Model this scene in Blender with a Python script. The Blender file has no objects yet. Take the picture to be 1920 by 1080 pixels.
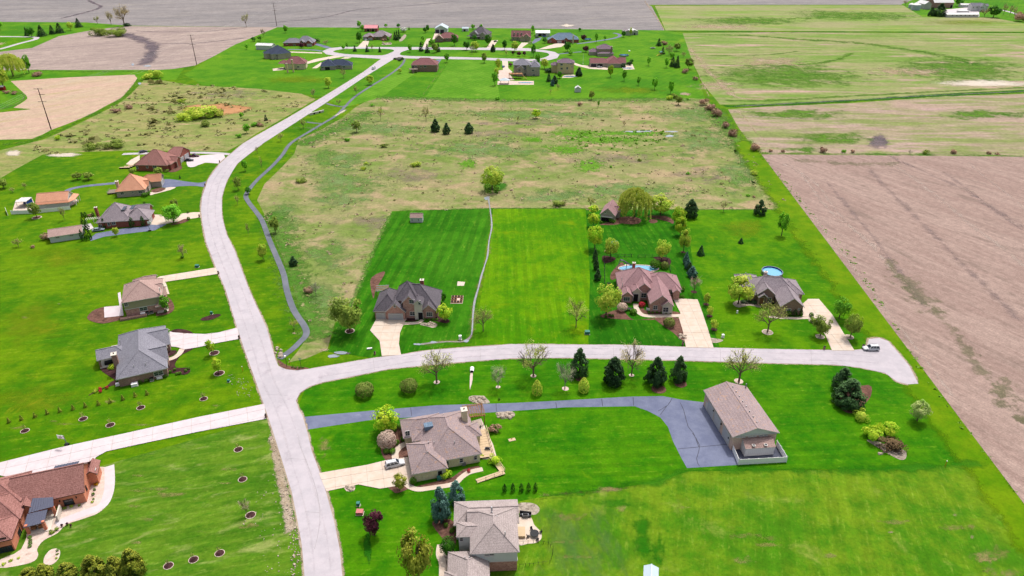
import bpy, math, random
from mathutils import Vector, Matrix
from math import sin, cos, pi, radians, sqrt, atan2
R = random.Random(7)
sc = bpy.context.scene
COL = sc.collection
# ------------------------------------------------------------------ camera, sky, sun, exposure
CH = 120.0; CF = 1300.0; TH = math.atan(.55); CS = sin(TH); CC = cos(TH)
cd = bpy.data.cameras.new('camera'); cam = bpy.data.objects.new('camera', cd); COL.objects.link(cam)
cam.location = (0, 0, CH); cam.rotation_euler = (pi/2 - TH, 0, 0)
cd.sensor_width = 36; cd.lens = 36*CF/1920; cd.clip_start = 1; cd.clip_end = 9000
sc.camera = cam
SUN_AZ = 26.0; SUN_EL = 64.0
w = bpy.data.worlds.new('World'); sc.world = w; w.use_nodes = True
bg = w.node_tree.nodes['Background']
sky = w.node_tree.nodes.new('ShaderNodeTexSky'); sky.sky_type = 'NISHITA'; sky.sun_disc = False
sky.sun_elevation = radians(SUN_EL); sky.sun_rotation = radians(SUN_AZ); sky.dust_density = 6.0; sky.air_density = .7; sky.ozone_density = .6
hs = w.node_tree.nodes.new('ShaderNodeHueSaturation'); hs.inputs['Saturation'].default_value = .55   # thin high haze whitens the blue
w.node_tree.links.new(sky.outputs[0], hs.inputs['Color']); w.node_tree.links.new(hs.outputs[0], bg.inputs[0]); bg.inputs[1].default_value = 0.15
sl = bpy.data.lights.new('sun', 'SUN'); sl.energy = 2.2; sl.angle = radians(3.0); sl.color = (1, .95, .88)
so = bpy.data.objects.new('sun', sl); COL.objects.link(so)
sd = Vector((sin(radians(SUN_AZ))*cos(radians(SUN_EL)), cos(radians(SUN_AZ))*cos(radians(SUN_EL)), sin(radians(SUN_EL))))
so.rotation_euler = sd.to_track_quat('Z', 'Y').to_euler(); so.location = (0, 0, 300)
vs = sc.view_settings; vs.view_transform = 'Standard'; vs.look = 'None'; vs.exposure = 0.5; vs.gamma = 1; vs.use_curve_mapping = False

# ------------------------------------------------------------------ pixel of the photograph -> point on a level plane
def P(x, y, z=0.0):
    u = (x-960)/CF; v = (y-540)/CF; t = (CH-z)/(CS+v*CC)
    return Vector((u*t, (CC-v*CS)*t, z))
def Q(p):
    d = p[1]*CC-(p[2]-CH)*CS
    return 960+CF*p[0]/d, 540+CF*(-(p[2]-CH)*CC-p[1]*CS)/d
def PPM(x, y):        # pixels per metre at a ground point
    v = (y-540)/CF; return CF/(CH/(CS+v*CC))
def hgt(bx, by, ty):  # height of an upright thing whose foot is at by and top at ty
    b = P(bx, by); lo, hi = 0.0, 60.0
    for _ in range(30):
        m = (lo+hi)/2
        if Q((b.x, b.y, m))[1] > ty: lo = m
        else: hi = m
    return lo

# ------------------------------------------------------------------ node helpers
def L(r, g, b): 
    f = lambda c: (c/255/12.92) if c/255 <= .04045 else ((c/255+.055)/1.055)**2.4
    return (f(r), f(g), f(b), 1)
def newmat(name):
    m = bpy.data.materials.new(name); m.use_nodes = True; nt = m.node_tree
    b = nt.nodes['Principled BSDF']; b.inputs['Roughness'].default_value = .9; b.inputs['Specular IOR Level'].default_value = .15
    return m, nt, b
def nd(nt, t, ins=None, **kw):
    n = nt.nodes.new(t)
    for k, v in kw.items(): setattr(n, k, v)
    for k, v in (ins or {}).items():
        if isinstance(v, bpy.types.NodeSocket): nt.links.new(v, n.inputs[k])
        else: n.inputs[k].default_value = v
    return n
def mth(nt, op, a, b=0.0, c=None, clamp=False):
    n = nt.nodes.new('ShaderNodeMath'); n.operation = op; n.use_clamp = clamp
    for i, v in enumerate((a, b) if c is None else (a, b, c)):
        if isinstance(v, bpy.types.NodeSocket): nt.links.new(v, n.inputs[i])
        else: n.inputs[i].default_value = v
    return n.outputs[0]
def mixc(nt, f, a, b, mode='MIX'):
    n = nt.nodes.new('ShaderNodeMix'); n.data_type = 'RGBA'; n.blend_type = mode
    for i, v in ((0, f), (6, a), (7, b)):
        if isinstance(v, bpy.types.NodeSocket): nt.links.new(v, n.inputs[i])
        else: n.inputs[i].default_value = v
    return n.outputs[2]
def rotpos(nt, ang, sx, sy, off=0.0):   # position turned so that local x runs along heading ang (degrees), then scaled
    g = nd(nt, 'ShaderNodeNewGeometry')
    m = nd(nt, 'ShaderNodeMapping', {'Vector': g.outputs['Position'], 'Rotation': (0, 0, radians(-ang)), 'Location': (off, off, 0), 'Scale': (sx, sy, 0)}, vector_type='TEXTURE')
    m.vector_type = 'POINT'
    return m.outputs[0]
def rp(nt, ang, sx, sy, off=0.0):
    g = nd(nt, 'ShaderNodeNewGeometry')
    v = nd(nt, 'ShaderNodeVectorRotate', {'Vector': g.outputs['Position'], 'Angle': radians(-ang)}, rotation_type='Z_AXIS').outputs[0]
    m = nd(nt, 'ShaderNodeMapping', {'Vector': v, 'Location': (off, off, 0), 'Scale': (sx, sy, .0001)})
    return m.outputs[0]
def noise(nt, vec, scale=1.0, detail=4, rough=.6, dist=0.0):
    return nd(nt, 'ShaderNodeTexNoise', {'Vector': vec, 'Scale': scale, 'Detail': detail, 'Roughness': rough, 'Distortion': dist}).outputs[0]
def sstep(nt, x, a, b, lo=0.0, hi=1.0):
    n = nd(nt, 'ShaderNodeMapRange', {'Value': x, 'From Min': a, 'From Max': b, 'To Min': lo, 'To Max': hi}, interpolation_type='SMOOTHSTEP'); return n.outputs[0]

_off = [0.0]
TURF_Y = L(128, 156, 48); TURF_D = L(24, 84, 6)
def ground_mat(name, c1, c2, c3=None, big=.02, ang=0.0, aniso=1.0, c3t=(.6, .72), mid=.25, fine=3.0, finec=.35,
               stripe=None, rows=None, alpha=False, thr=(.35, .6), rough=.95, bump=.0, an_noise=.5, amax=1.0, turf=False):
    """colour: c1/c2 blended by large uneven patches, c3 in worn spots; mowing stripes (width, heading, amount); rows (width, heading, amount)"""
    m, nt, b = newmat(name); _off[0] += 37.7; o = _off[0]
    vb = rp(nt, ang, big, big*aniso, o); n1 = noise(nt, vb, 1, 6, .62, .3)
    vm = rp(nt, ang, mid, mid*aniso, o*2); n2 = noise(nt, vm, 1, 5, .65)
    f = sstep(nt, mth(nt, 'ADD', mth(nt, 'MULTIPLY', n1, .5), mth(nt, 'MULTIPLY', n2, .5)), .41, .59)
    col = mixc(nt, f, c1, c2)
    if turf:      # clumps, clippings and wheel passes: short streaks along the mowing heading
        hd = stripe[1] if stripe else ang
        sk = mth(nt, 'SUBTRACT', noise(nt, rp(nt, hd, .09, 1.1, o*1.3), 1, 4, .75), .5); bl = mth(nt, 'SUBTRACT', noise(nt, rp(nt, hd, .5, .6, o*1.7), 1, 5, .8, .5), .5)
        col = mixc(nt, sstep(nt, mth(nt, 'ADD', sk, bl), .04, .34, 0, .5), col, mixc(nt, .5, c3 or c2, TURF_Y)); col = mixc(nt, sstep(nt, mth(nt, 'ADD', sk, bl), -.04, -.34, 0, .55), col, TURF_D)
    if stripe:
        wd, hd, am = stripe
        g = rp(nt, hd, 1, 1, 0); sp = nd(nt, 'ShaderNodeSeparateXYZ', {'Vector': g}).outputs[1]
        wob = noise(nt, rp(nt, hd, .03, .3, o), 1, 2)
        ph = mth(nt, 'ADD', mth(nt, 'MULTIPLY', sp, 2*pi/wd), mth(nt, 'MULTIPLY', wob, 2.5))
        s = mth(nt, 'SINE', ph)
        s = sstep(nt, s, -.5, .5, -1, 1)
        msk = sstep(nt, noise(nt, rp(nt, hd, .03, .05, o*3), 1, 3), .3, .65)
        s = mth(nt, 'MULTIPLY', mth(nt, 'MULTIPLY', s, msk), am)
        s2 = mth(nt, 'MULTIPLY', mth(nt, 'SUBTRACT', noise(nt, rp(nt, hd, .05, 2.2, o), 1, 3), .5), am*1.7)
        k = mth(nt, 'ADD', mth(nt, 'ADD', s, s2), 1.0)
        cmb = nd(nt, 'ShaderNodeCombineXYZ', {0: k, 1: k, 2: k}).outputs[0]
        col = mixc(nt, 1.0, col, cmb, 'MULTIPLY')
    if rows:
        wd, hd, am = rows
        nn = noise(nt, rp(nt, hd, .012, 1/wd, o), 1, 4, .7)
        n3 = noise(nt, rp(nt, hd, .05, 4/wd, o), 1, 2, .7)
        k = mth(nt, 'ADD', mth(nt, 'MULTIPLY', mth(nt, 'ADD', mth(nt, 'SUBTRACT', nn, .5), mth(nt, 'MULTIPLY', mth(nt, 'SUBTRACT', n3, .5), .8)), am*2), 1.0)
        cmb = nd(nt, 'ShaderNodeCombineXYZ', {0: k, 1: k, 2: k}).outputs[0]
        col = mixc(nt, 1.0, col, cmb, 'MULTIPLY')
    if c3:
        vc = rp(nt, ang, mid*.55, mid*.55*aniso, o*5); n3 = noise(nt, vc, 1, 7, .68, .4)
        col = mixc(nt, sstep(nt, n3, *c3t), col, c3)
    vf = rp(nt, ang, fine, fine, o); n4 = noise(nt, vf, 1, 3, .75)
    k = mth(nt, 'ADD', mth(nt, 'MULTIPLY', mth(nt, 'SUBTRACT', n4, .5), finec*3.2), 1.0)
    k2 = mth(nt, 'ADD', mth(nt, 'MULTIPLY', mth(nt, 'SUBTRACT', noise(nt, rp(nt, ang, fine*.22, fine*.22, o*4), 1, 4, .7), .5), finec*2.4), 1.0)
    k = mth(nt, 'MULTIPLY', k, k2)
    cmb = nd(nt, 'ShaderNodeCombineXYZ', {0: k, 1: k, 2: k}).outputs[0]
    col = mixc(nt, 1.0, col, cmb, 'MULTIPLY')
    nt.links.new(col, b.inputs['Base Color']); b.inputs['Roughness'].default_value = rough
    b.inputs['Specular IOR Level'].default_value = .05
    if bump:
        bp = nd(nt, 'ShaderNodeBump', {'Height': n4, 'Strength': bump, 'Distance': .12}); nt.links.new(bp.outputs[0], b.inputs['Normal'])
    if alpha:
        at = nd(nt, 'ShaderNodeAttribute', attribute_name='edge').outputs['Fac']
        na = noise(nt, rp(nt, ang, mid*1.2, mid*1.2*max(aniso, 1.0), o*7), 1, 7, .7, .3)
        na2 = noise(nt, rp(nt, ang, mid*5, mid*5*max(aniso, 1.0), o*9), 1, 5, .75)
        nn_ = mth(nt, 'ADD', mth(nt, 'MULTIPLY', mth(nt, 'SUBTRACT', na, .5), an_noise*4.2), mth(nt, 'MULTIPLY', mth(nt, 'SUBTRACT', na2, .5), an_noise*2.2))
        gate = sstep(nt, at, 0.0, .3)
        a = mth(nt, 'MULTIPLY', sstep(nt, mth(nt, 'ADD', at, nn_), *thr), mth(nt, 'MULTIPLY', gate, amax))
        nt.links.new(a, b.inputs['Alpha'])
    return m
def flat_mat(name, c, rough=.8, var=.12, scale=1.5, spec=.2, metal=0.0):
    m, nt, b = newmat(name); tc = nd(nt, 'ShaderNodeTexCoord').outputs['Object']
    n = noise(nt, tc, scale, 5, .65)
    k = mth(nt, 'ADD', mth(nt, 'MULTIPLY', mth(nt, 'SUBTRACT', n, .5), var*2), 1.0)
    cmb = nd(nt, 'ShaderNodeCombineXYZ', {0: k, 1: k, 2: k}).outputs[0]
    nt.links.new(mixc(nt, 1.0, c, cmb, 'MULTIPLY'), b.inputs['Base Color'])
    b.inputs['Roughness'].default_value = rough; b.inputs['Specular IOR Level'].default_value = spec; b.inputs['Metallic'].default_value = metal
    return m
def shingle(name, c1, c2, spot=None):
    m, nt, b = newmat(name); tc = nd(nt, 'ShaderNodeTexCoord').outputs['Object']
    n = noise(nt, tc, 4.0, 3, .8); n2 = noise(nt, tc, .35, 4, .6); n3 = noise(nt, tc, 1.6, 2, .5)
    col = mixc(nt, sstep(nt, n, .35, .65), c1, c2)
    if spot: col = mixc(nt, sstep(nt, n3, .6, .68, 0, .6), col, spot)
    z = nd(nt, 'ShaderNodeSeparateXYZ', {'Vector': tc}).outputs[2]
    crs = mth(nt, 'SINE', mth(nt, 'MULTIPLY', z, 2*pi/.28))
    k = mth(nt, 'ADD', mth(nt, 'ADD', mth(nt, 'MULTIPLY', mth(nt, 'SUBTRACT', n2, .5), .45), mth(nt, 'MULTIPLY', crs, .05)), 1.0)
    cmb = nd(nt, 'ShaderNodeCombineXYZ', {0: k, 1: k, 2: k}).outputs[0]
    nt.links.new(mixc(nt, 1.0, col, cmb, 'MULTIPLY'), b.inputs['Base Color'])
    bp = nd(nt, 'ShaderNodeBump', {'Height': mth(nt, 'ADD', n, mth(nt, 'MULTIPLY', crs, .4)), 'Strength': .35, 'Distance': .03}); nt.links.new(bp.outputs[0], b.inputs['Normal'])
    return m
def brickm(name, c1, c2, mortar, sc_=1.0):
    m, nt, b = newmat(name); tc = nd(nt, 'ShaderNodeTexCoord').outputs['Object']
    s = nd(nt, 'ShaderNodeSeparateXYZ', {'Vector': tc})
    v = nd(nt, 'ShaderNodeCombineXYZ', {0: mth(nt, 'ADD', s.outputs[0], s.outputs[1]), 1: s.outputs[2], 2: 0.0}).outputs[0]
    bt = nd(nt, 'ShaderNodeTexBrick', {'Vector': v, 'Color1': c1, 'Color2': c2, 'Mortar': mortar, 'Scale': 2.2*sc_, 'Mortar Size': .025, 'Brick Width': .55, 'Row Height': .25})
    n = noise(nt, tc, .8, 5, .7); n2 = noise(nt, tc, 3.0, 2, .7)
    k = mth(nt, 'ADD', mth(nt, 'MULTIPLY', mth(nt, 'SUBTRACT', n, .5), .5), mth(nt, 'ADD', mth(nt, 'MULTIPLY', n2, .5), .75))
    cmb = nd(nt, 'ShaderNodeCombineXYZ', {0: k, 1: k, 2: k}).outputs[0]
    nt.links.new(mixc(nt, 1.0, bt.outputs[0], cmb, 'MULTIPLY'), b.inputs['Base Color'])
    bp = nd(nt, 'ShaderNodeBump', {'Height': bt.outputs[1], 'Strength': -.4, 'Distance': .02}); nt.links.new(bp.outputs[0], b.inputs['Normal'])
    return m
def siding(name, c, period=.2, vert=False):
    m, nt, b = newmat(name); tc = nd(nt, 'ShaderNodeTexCoord').outputs['Object']
    s = nd(nt, 'ShaderNodeSeparateXYZ', {'Vector': tc})
    z = mth(nt, 'ADD', s.outputs[0], s.outputs[1]) if vert else s.outputs[2]
    fr = mth(nt, 'FRACT', mth(nt, 'DIVIDE', z, period))
    n = noise(nt, tc, .7, 4, .6)
    k = mth(nt, 'ADD', mth(nt, 'ADD', mth(nt, 'MULTIPLY', fr, .12), .9), mth(nt, 'MULTIPLY', mth(nt, 'SUBTRACT', n, .5), .12))
    cmb = nd(nt, 'ShaderNodeCombineXYZ', {0: k, 1: k, 2: k}).outputs[0]
    nt.links.new(mixc(nt, 1.0, c, cmb, 'MULTIPLY'), b.inputs['Base Color'])
    bp = nd(nt, 'ShaderNodeBump', {'Height': fr, 'Strength': .5, 'Distance': .03}); nt.links.new(bp.outputs[0], b.inputs['Normal'])
    b.inputs['Roughness'].default_value = .6
    return m
def leafm(name, c1, c2, trans=.3, c3=None):
    m, nt, b = newmat(name)
    oi = nd(nt, 'ShaderNodeObjectInfo').outputs['Random']; tc = nd(nt, 'ShaderNodeTexCoord').outputs['Object']
    n = noise(nt, tc, 6.0, 3, .7)
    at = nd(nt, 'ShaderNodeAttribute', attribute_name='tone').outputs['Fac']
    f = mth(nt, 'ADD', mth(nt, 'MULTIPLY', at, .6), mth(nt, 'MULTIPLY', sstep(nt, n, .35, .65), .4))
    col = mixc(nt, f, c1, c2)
    k = mth(nt, 'ADD', mth(nt, 'MULTIPLY', oi, .3), .85)
    cmb = nd(nt, 'ShaderNodeCombineXYZ', {0: k, 1: k, 2: k}).outputs[0]
    col = mixc(nt, 1.0, col, cmb, 'MULTIPLY')
    nt.links.new(col, b.inputs['Base Color']); b.inputs['Roughness'].default_value = .7
    tr = nd(nt, 'ShaderNodeBsdfTranslucent', {'Color': col})
    mx = nd(nt, 'ShaderNodeMixShader', {0: trans, 1: b.outputs[0], 2: tr.outputs[0]})
    nt.links.new(mx.outputs[0], nt.nodes['Material Output'].inputs[0])
    return m
def glassm(name, c=(.02, .03, .045, 1)):
    m, nt, b = newmat(name); b.inputs['Base Color'].default_value = c; b.inputs['Roughness'].default_value = .08; b.inputs['Specular IOR Level'].default_value = .6
    return m

# ------------------------------------------------------------------ mesh builder
class MB:
    def __init__(s): s.v = []; s.f = []; s.m = []; s.tone = None
    def quad(s, a, b, c, d, m=0):
        n = len(s.v); s.v += [tuple(a), tuple(b), tuple(c), tuple(d)]; s.f.append((n, n+1, n+2, n+3)); s.m.append(m)
    def poly(s, pts, m=0):
        n = len(s.v); s.v += [tuple(p) for p in pts]; s.f.append(tuple(range(n, n+len(pts)))); s.m.append(m)
    def box(s, c, d, rz=0.0, m=0, top=1.0):
        hx, hy, hz = d[0]/2, d[1]/2, d[2]/2; n = len(s.v); cr, sr = cos(rz), sin(rz)
        for z, k in ((-hz, 1.0), (hz, top)):
            for x, y in ((-hx, -hy), (hx, -hy), (hx, hy), (-hx, hy)):
                x *= k; y *= k; s.v.append((c[0]+x*cr-y*sr, c[1]+x*sr+y*cr, c[2]+z))
        for f in ((3, 2, 1, 0), (4, 5, 6, 7), (0, 1, 5, 4), (1, 2, 6, 5), (2, 3, 7, 6), (3, 0, 4, 7)):
            s.f.append(tuple(n+i for i in f)); s.m.append(m)
        return s
    def bar(s, a, b, wd, ht=None, m=0):        # square bar from a to b
        a = Vector(a); b = Vector(b); d = (b-a); ht = ht or wd
        if d.length < 1e-6: return s
        d.normalize(); up = Vector((0, 0, 1)) if abs(d.z) < .95 else Vector((1, 0, 0))
        x = d.cross(up).normalized()*wd/2; y = x.cross(d).normalized()*ht/2; n = len(s.v)
        for p in (a, b):
            for q in (-x-y, x-y, x+y, -x+y): s.v.append(tuple(p+q))
        for f in ((3, 2, 1, 0), (4, 5, 6, 7), (0, 1, 5, 4), (1, 2, 6, 5), (2, 3, 7, 6), (3, 0, 4, 7)):
            s.f.append(tuple(n+i for i in f)); s.m.append(m)
        return s
    def tube(s, a, b, ra, rb, k=6, m=0, cap=True):
        a = Vector(a); b = Vector(b); d = (b-a)
        if d.length < 1e-7: return s
        d.normalize(); up = Vector((0, 0, 1)) if abs(d.z) < .9 else Vector((1, 0, 0))
        x = d.cross(up).normalized(); y = d.cross(x); n = len(s.v)
        for p, r in ((a, ra), (b, rb)):
            for i in range(k): t = 2*pi*i/k; s.v.append(tuple(p+x*cos(t)*r+y*sin(t)*r))
        for i in range(k): j = (i+1) % k; s.f.append((n+i, n+j, n+k+j, n+k+i)); s.m.append(m)
        if cap: s.f.append(tuple(n+k+i for i in range(k))[::-1]); s.m.append(m); s.f.append(tuple(n+i for i in range(k))); s.m.append(m)
        return s
    def build(s, name, mats, parent=None, loc=(0, 0, 0), rz=0.0, smooth=False, fixn=True):
        me = bpy.data.meshes.new(name); me.from_pydata(s.v, [], s.f)
        if not isinstance(mats, (list, tuple)): mats = [mats]
        for m in mats: me.materials.append(m)
        if len(mats) > 1: me.polygons.foreach_set('material_index', s.m)
        if smooth: me.polygons.foreach_set('use_smooth', [True]*len(s.f))
        if s.tone is not None:
            a = me.attributes.new('tone', 'FLOAT', 'FACE'); a.data.foreach_set('value', s.tone)
        o = bpy.data.objects.new(name, me); COL.objects.link(o)
        o.location = loc; o.rotation_euler = (0, 0, rz)
        if parent: o.parent = parent
        return o
def tag(o, label=None, cat=None, group=None, kind=None):
    if label: o['label'] = label
    if cat: o['category'] = cat
    if group: o['group'] = group
    if kind: o['kind'] = kind
    return o
def empty(name, loc, rz=0.0, label=None, cat=None, group=None, parent=None):
    o = bpy.data.objects.new(name, None); COL.objects.link(o); o.location = loc; o.rotation_euler = (0, 0, rz); o.empty_display_size = .5
    if parent: o.parent = parent
    return tag(o, label, cat, group)
def inst(name, me, parent=None, loc=(0, 0, 0), rz=0.0, scale=(1, 1, 1), mats=None):
    o = bpy.data.objects.new(name, me); COL.objects.link(o); o.location = loc; o.rotation_euler = (0, 0, rz); o.scale = scale
    if parent: o.parent = parent
    if mats:
        for i, m in enumerate(mats): o.material_slots[i].link = 'OBJECT'; o.material_slots[i].material = m
    return o

LAY = .012
_cnt = {}
def LZ(layer):
    k = _cnt.get(layer, 0); _cnt[layer] = k+1; return layer*LAY+(k % 28)*.0004
def smooth_pts(pts, n=4, closed=True):
    out = []; k = len(pts)
    rng = range(k) if closed else range(k-1)
    for i in rng:
        p0 = pts[(i-1) % k] if closed or i > 0 else pts[i]; p1 = pts[i]; p2 = pts[(i+1) % k]; p3 = pts[(i+2) % k] if closed or i+2 < k else p2
        for j in range(n):
            t = j/n; out.append(tuple(.5*((2*p1[a])+(-p0[a]+p2[a])*t+(2*p0[a]-5*p1[a]+4*p2[a]-p3[a])*t*t+(-p0[a]+3*p1[a]-3*p2[a]+p3[a])*t**3) for a in (0, 1)))
    if not closed: out.append(pts[-1])
    return out
def sheet(name, pts, mat, layer, sm=0, px=True):
    if px: w3 = [P(x, y) for x, y in pts]
    else: w3 = [Vector((x, y, 0)) for x, y in pts]
    q = [(p.x, p.y) for p in w3]
    if sm: q = smooth_pts(q, sm)
    area = sum(q[i][0]*q[(i+1) % len(q)][1]-q[(i+1) % len(q)][0]*q[i][1] for i in range(len(q)))
    if area < 0: q = q[::-1]
    mb = MB(); zz = LZ(layer); mb.poly([(x, y, zz) for x, y in q])
    return tag(mb.build(name, mat), kind='structure')
def wpts(pts): return [(P(*p).x, P(*p).y) for p in pts]
def ribbon(name, pts, width, mat, layer, sm=4, feather=False, px=True, kind='structure'):
    q = wpts(pts) if px else pts
    ws = width if isinstance(width, (list, tuple)) else [width]*len(q)
    if sm:
        ws2 = smooth_pts([(a, 0) for a in ws], sm, False); q = smooth_pts(q, sm, False); ws = [a[0] for a in ws2]
    mb = MB(); z = LZ(layer); ed = []
    for i, (x, y) in enumerate(q):
        a = q[max(i-1, 0)]; b = q[min(i+1, len(q)-1)]; dx, dy = b[0]-a[0], b[1]-a[1]; l = sqrt(dx*dx+dy*dy) or 1
        nx, ny = -dy/l*ws[i]/2, dx/l*ws[i]/2; e = 0 if i in (0, len(q)-1) else 1
        mb.v += [(x+nx, y+ny, z), (x, y, z), (x-nx, y-ny, z)]; ed += [0, e, 0]
        if i: k = 3*i; mb.f += [(k-3, k-2, k+1, k), (k-2, k-1, k+2, k+1)]; mb.m += [0, 0]
    mb.f = [f[::1] for f in mb.f]
    o = mb.build(name, mat)
    if feather:
        at = o.data.attributes.new('edge', 'FLOAT', 'POINT'); at.data.foreach_set('value', [float(e) for e in ed])
    return tag(o, kind=kind)
def patch(name, pts, mat, layer, sm=3, inner=.3, px=True, kind='structure'):
    q = wpts(pts) if px else pts
    if sm: q = smooth_pts(q, sm)
    cx = sum(p[0] for p in q)/len(q); cy = sum(p[1] for p in q)/len(q); n = len(q); z = LZ(layer)
    mb = MB(); mb.v = [(x, y, z) for x, y in q]+[(cx+(x-cx)*inner, cy+(y-cy)*inner, z) for x, y in q]+[(cx, cy, z)]
    for i in range(n):
        j = (i+1) % n; mb.f += [(i, j, n+j, n+i), (n+i, n+j, 2*n)]; mb.m += [0, 0]
    o = mb.build(name, mat); at = o.data.attributes.new('edge', 'FLOAT', 'POINT'); at.data.foreach_set('value', [0.0]*n+[1.0]*(n+1))
    return tag(o, kind=kind)
def ell(cx, cy, rx, ry, n=14, jit=.12, seed=1):
    r = random.Random(seed); return [(cx+rx*cos(2*pi*i/n)*(1+r.uniform(-jit, jit)), cy+ry*sin(2*pi*i/n)*(1+r.uniform(-jit, jit))) for i in range(n)]
def inside(pt, poly):
    x, y = pt; c = False; j = len(poly)-1
    for i in range(len(poly)):
        xi, yi = poly[i]; xj, yj = poly[j]
        if (yi > y) != (yj > y) and x < (xj-xi)*(y-yi)/(yj-yi)+xi: c = not c
        j = i
    return c
def clipcell(poly, x0, y0, x1, y1):
    def cl(ps, ax, v, keep):
        out = []
        for i in range(len(ps)):
            a, b = ps[i], ps[(i+1) % len(ps)]; ia = (a[ax] >= v) == keep; ib = (b[ax] >= v) == keep
            if ia: out.append(a)
            if ia != ib:
                t = (v-a[ax])/(b[ax]-a[ax]); out.append((a[0]+(b[0]-a[0])*t, a[1]+(b[1]-a[1])*t))
        return out
    for ax, v, k in ((0, x0, True), (0, x1, False), (1, y0, True), (1, y1, False)):
        poly = cl(poly, ax, v, k)
        if len(poly) < 3: return []
    return poly
def slabs(name, pts, mat, matj, layer, size, ang=None, sm=0, gap=.07):
    """concrete drive cast in separate slabs on a darker bed"""
    q = wpts(pts)
    if sm: q = smooth_pts(q, sm)
    base = sheet(name, q, matj, layer, px=False)
    if ang is None: ang = atan2(q[1][1]-q[0][1], q[1][0]-q[0][0])
    c, s = cos(ang), sin(ang); l = [(x*c+y*s, -x*s+y*c) for x, y in q]
    xs = [p[0] for p in l]; ys = [p[1] for p in l]; sx, sy = size
    nx = max(1, round((max(xs)-min(xs))/sx)); ny = max(1, round((max(ys)-min(ys))/sy))
    dx = (max(xs)-min(xs))/nx; dy = (max(ys)-min(ys))/ny; z0 = layer*LAY+.012; z1 = z0+.045
    for i in range(nx):
        for j in range(ny):
            x0 = min(xs)+i*dx; y0 = min(ys)+j*dy
            cell = clipcell(l, x0+gap/2, y0+gap/2, x0+dx-gap/2, y0+dy-gap/2)
            if len(cell) < 3: continue
            ar = abs(sum(cell[k][0]*cell[(k+1) % len(cell)][1]-cell[(k+1) % len(cell)][0]*cell[k][1] for k in range(len(cell))))/2
            if ar < .25: continue
            if sum(cell[k][0]*cell[(k+1) % len(cell)][1]-cell[(k+1) % len(cell)][0]*cell[k][1] for k in range(len(cell))) < 0: cell = cell[::-1]
            wc = [(x*c-y*s, x*s+y*c) for x, y in cell]; zz = z1+R.uniform(-.008, .008)
            mb = MB(); mb.poly([(x, y, zz) for x, y in wc])
            for k in range(len(wc)):
                a, b = wc[k], wc[(k+1) % len(wc)]; mb.quad((a[0], a[1], z0), (b[0], b[1], z0), (b[0], b[1], zz), (a[0], a[1], zz))
            mb.build('slab', mat, base)
    return base
# ------------------------------------------------------------------ ground materials
KD = 1/1.7
def D(r, g, b): c = L(r, g, b); return (c[0]*KD, c[1]*KD, c[2]*KD, 1)
G = {}
G['lawn'] = ground_mat('lawn_left', D(65,121,2), D(104,143,5), D(155,157,26), big=.02, mid=.12, fine=1.9, finec=.26, stripe=(4.2, 12, .05), c3t=(.60,.78), turf=True)
G['deep'] = ground_mat('lawn_deep', D(46,117,2), D(77,137,4), D(109,152,14), big=.035, mid=.15, fine=1.9, finec=.27, stripe=(3.2, 3, .07), c3t=(.60,.8), turf=True)
G['lota'] = ground_mat('lawn_striped', D(43,110,5), D(63,128,15), D(96,145,37), big=.03, mid=.12, fine=1.9, finec=.26, stripe=(4.6, 84, .17), c3t=(.62,.82), turf=True)
G['lotb'] = ground_mat('lawn_lime', D(71,134,0), D(103,153,1), D(126,156,3), big=.025, mid=.12, fine=1.9, finec=.24, stripe=(3.6, 91, .09), c3t=(.55,.75), turf=True)
G['lotc'] = ground_mat('lawn_pool', D(35,103,5), D(53,121,9), D(86,143,34), big=.05, mid=.15, fine=1.9, finec=.26, stripe=(3.2, 95, .12), c3t=(.62,.82), turf=True)
G['lotd'] = ground_mat('lawn_east', D(58,122,2), D(92,144,3), D(129,157,7), big=.03, mid=.12, fine=1.9, finec=.25, c3t=(.58,.76), turf=True)
G['strip'] = ground_mat('lawn_margin', D(92,150,2), D(124,165,12), D(140,172,30), big=.03, ang=-94.6, aniso=6, mid=.1, fine=1.5, finec=.18)
G['olive'] = ground_mat('lawn_rough', D(72,128,16), D(112,146,26), D(142,158,66), big=.03, mid=.16, fine=1.3, finec=.26, stripe=(5.5, 75, .07), c3t=(.55,.75), turf=True)
G['mott'] = ground_mat('lawn_new', D(71,119,20), D(100,139,32), D(152,165,91), big=.035, mid=.14, ang=14, aniso=3, fine=1.4, finec=.26, stripe=(3, 14, .06), c3t=(.53,.72), turf=True)
G['farlawn'] = ground_mat('lawn_far', D(68,132,17), D(98,151,24), D(129,162,36), big=.012, mid=.05, fine=.6, finec=.14, stripe=(5, 55, .06), c3t=(.55,.75), turf=True)
G['meadow'] = ground_mat('meadow', D(119,143,67), D(153,153,102), D(178,159,123), big=.014, mid=.09, ang=0, aniso=1.5, fine=.9, finec=.34, c3t=(.46,.64))
G['meadow2'] = ground_mat('meadow_west', D(126,148,72), D(158,156,98), D(178,160,120), big=.02, mid=.08, aniso=2.5, fine=.8, finec=.36, c3t=(.5,.66))
G['tillr'] = ground_mat('tilled_east', D(163,139,130), D(176,153,143), D(146,127,118), big=.012, ang=-62, aniso=4, mid=.07, fine=2.1, finec=.4, rows=(1.3, -62, .3), c3t=(.52,.7))
G['wheat'] = ground_mat('young_wheat', D(137,150,88), D(180,158,141), D(192,164,158), big=.009, ang=-2, aniso=4.5, mid=.03, fine=.5, finec=.3, rows=(2.4, -1, .26), c3t=(.53,.70))
G['wheat2'] = ground_mat('young_wheat_far', D(121,154,67), D(159,159,110), D(194,163,151), big=.006, ang=-2, aniso=5, mid=.02, fine=.35, finec=.25, rows=(3, -1, .24), c3t=(.52,.68))
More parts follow.
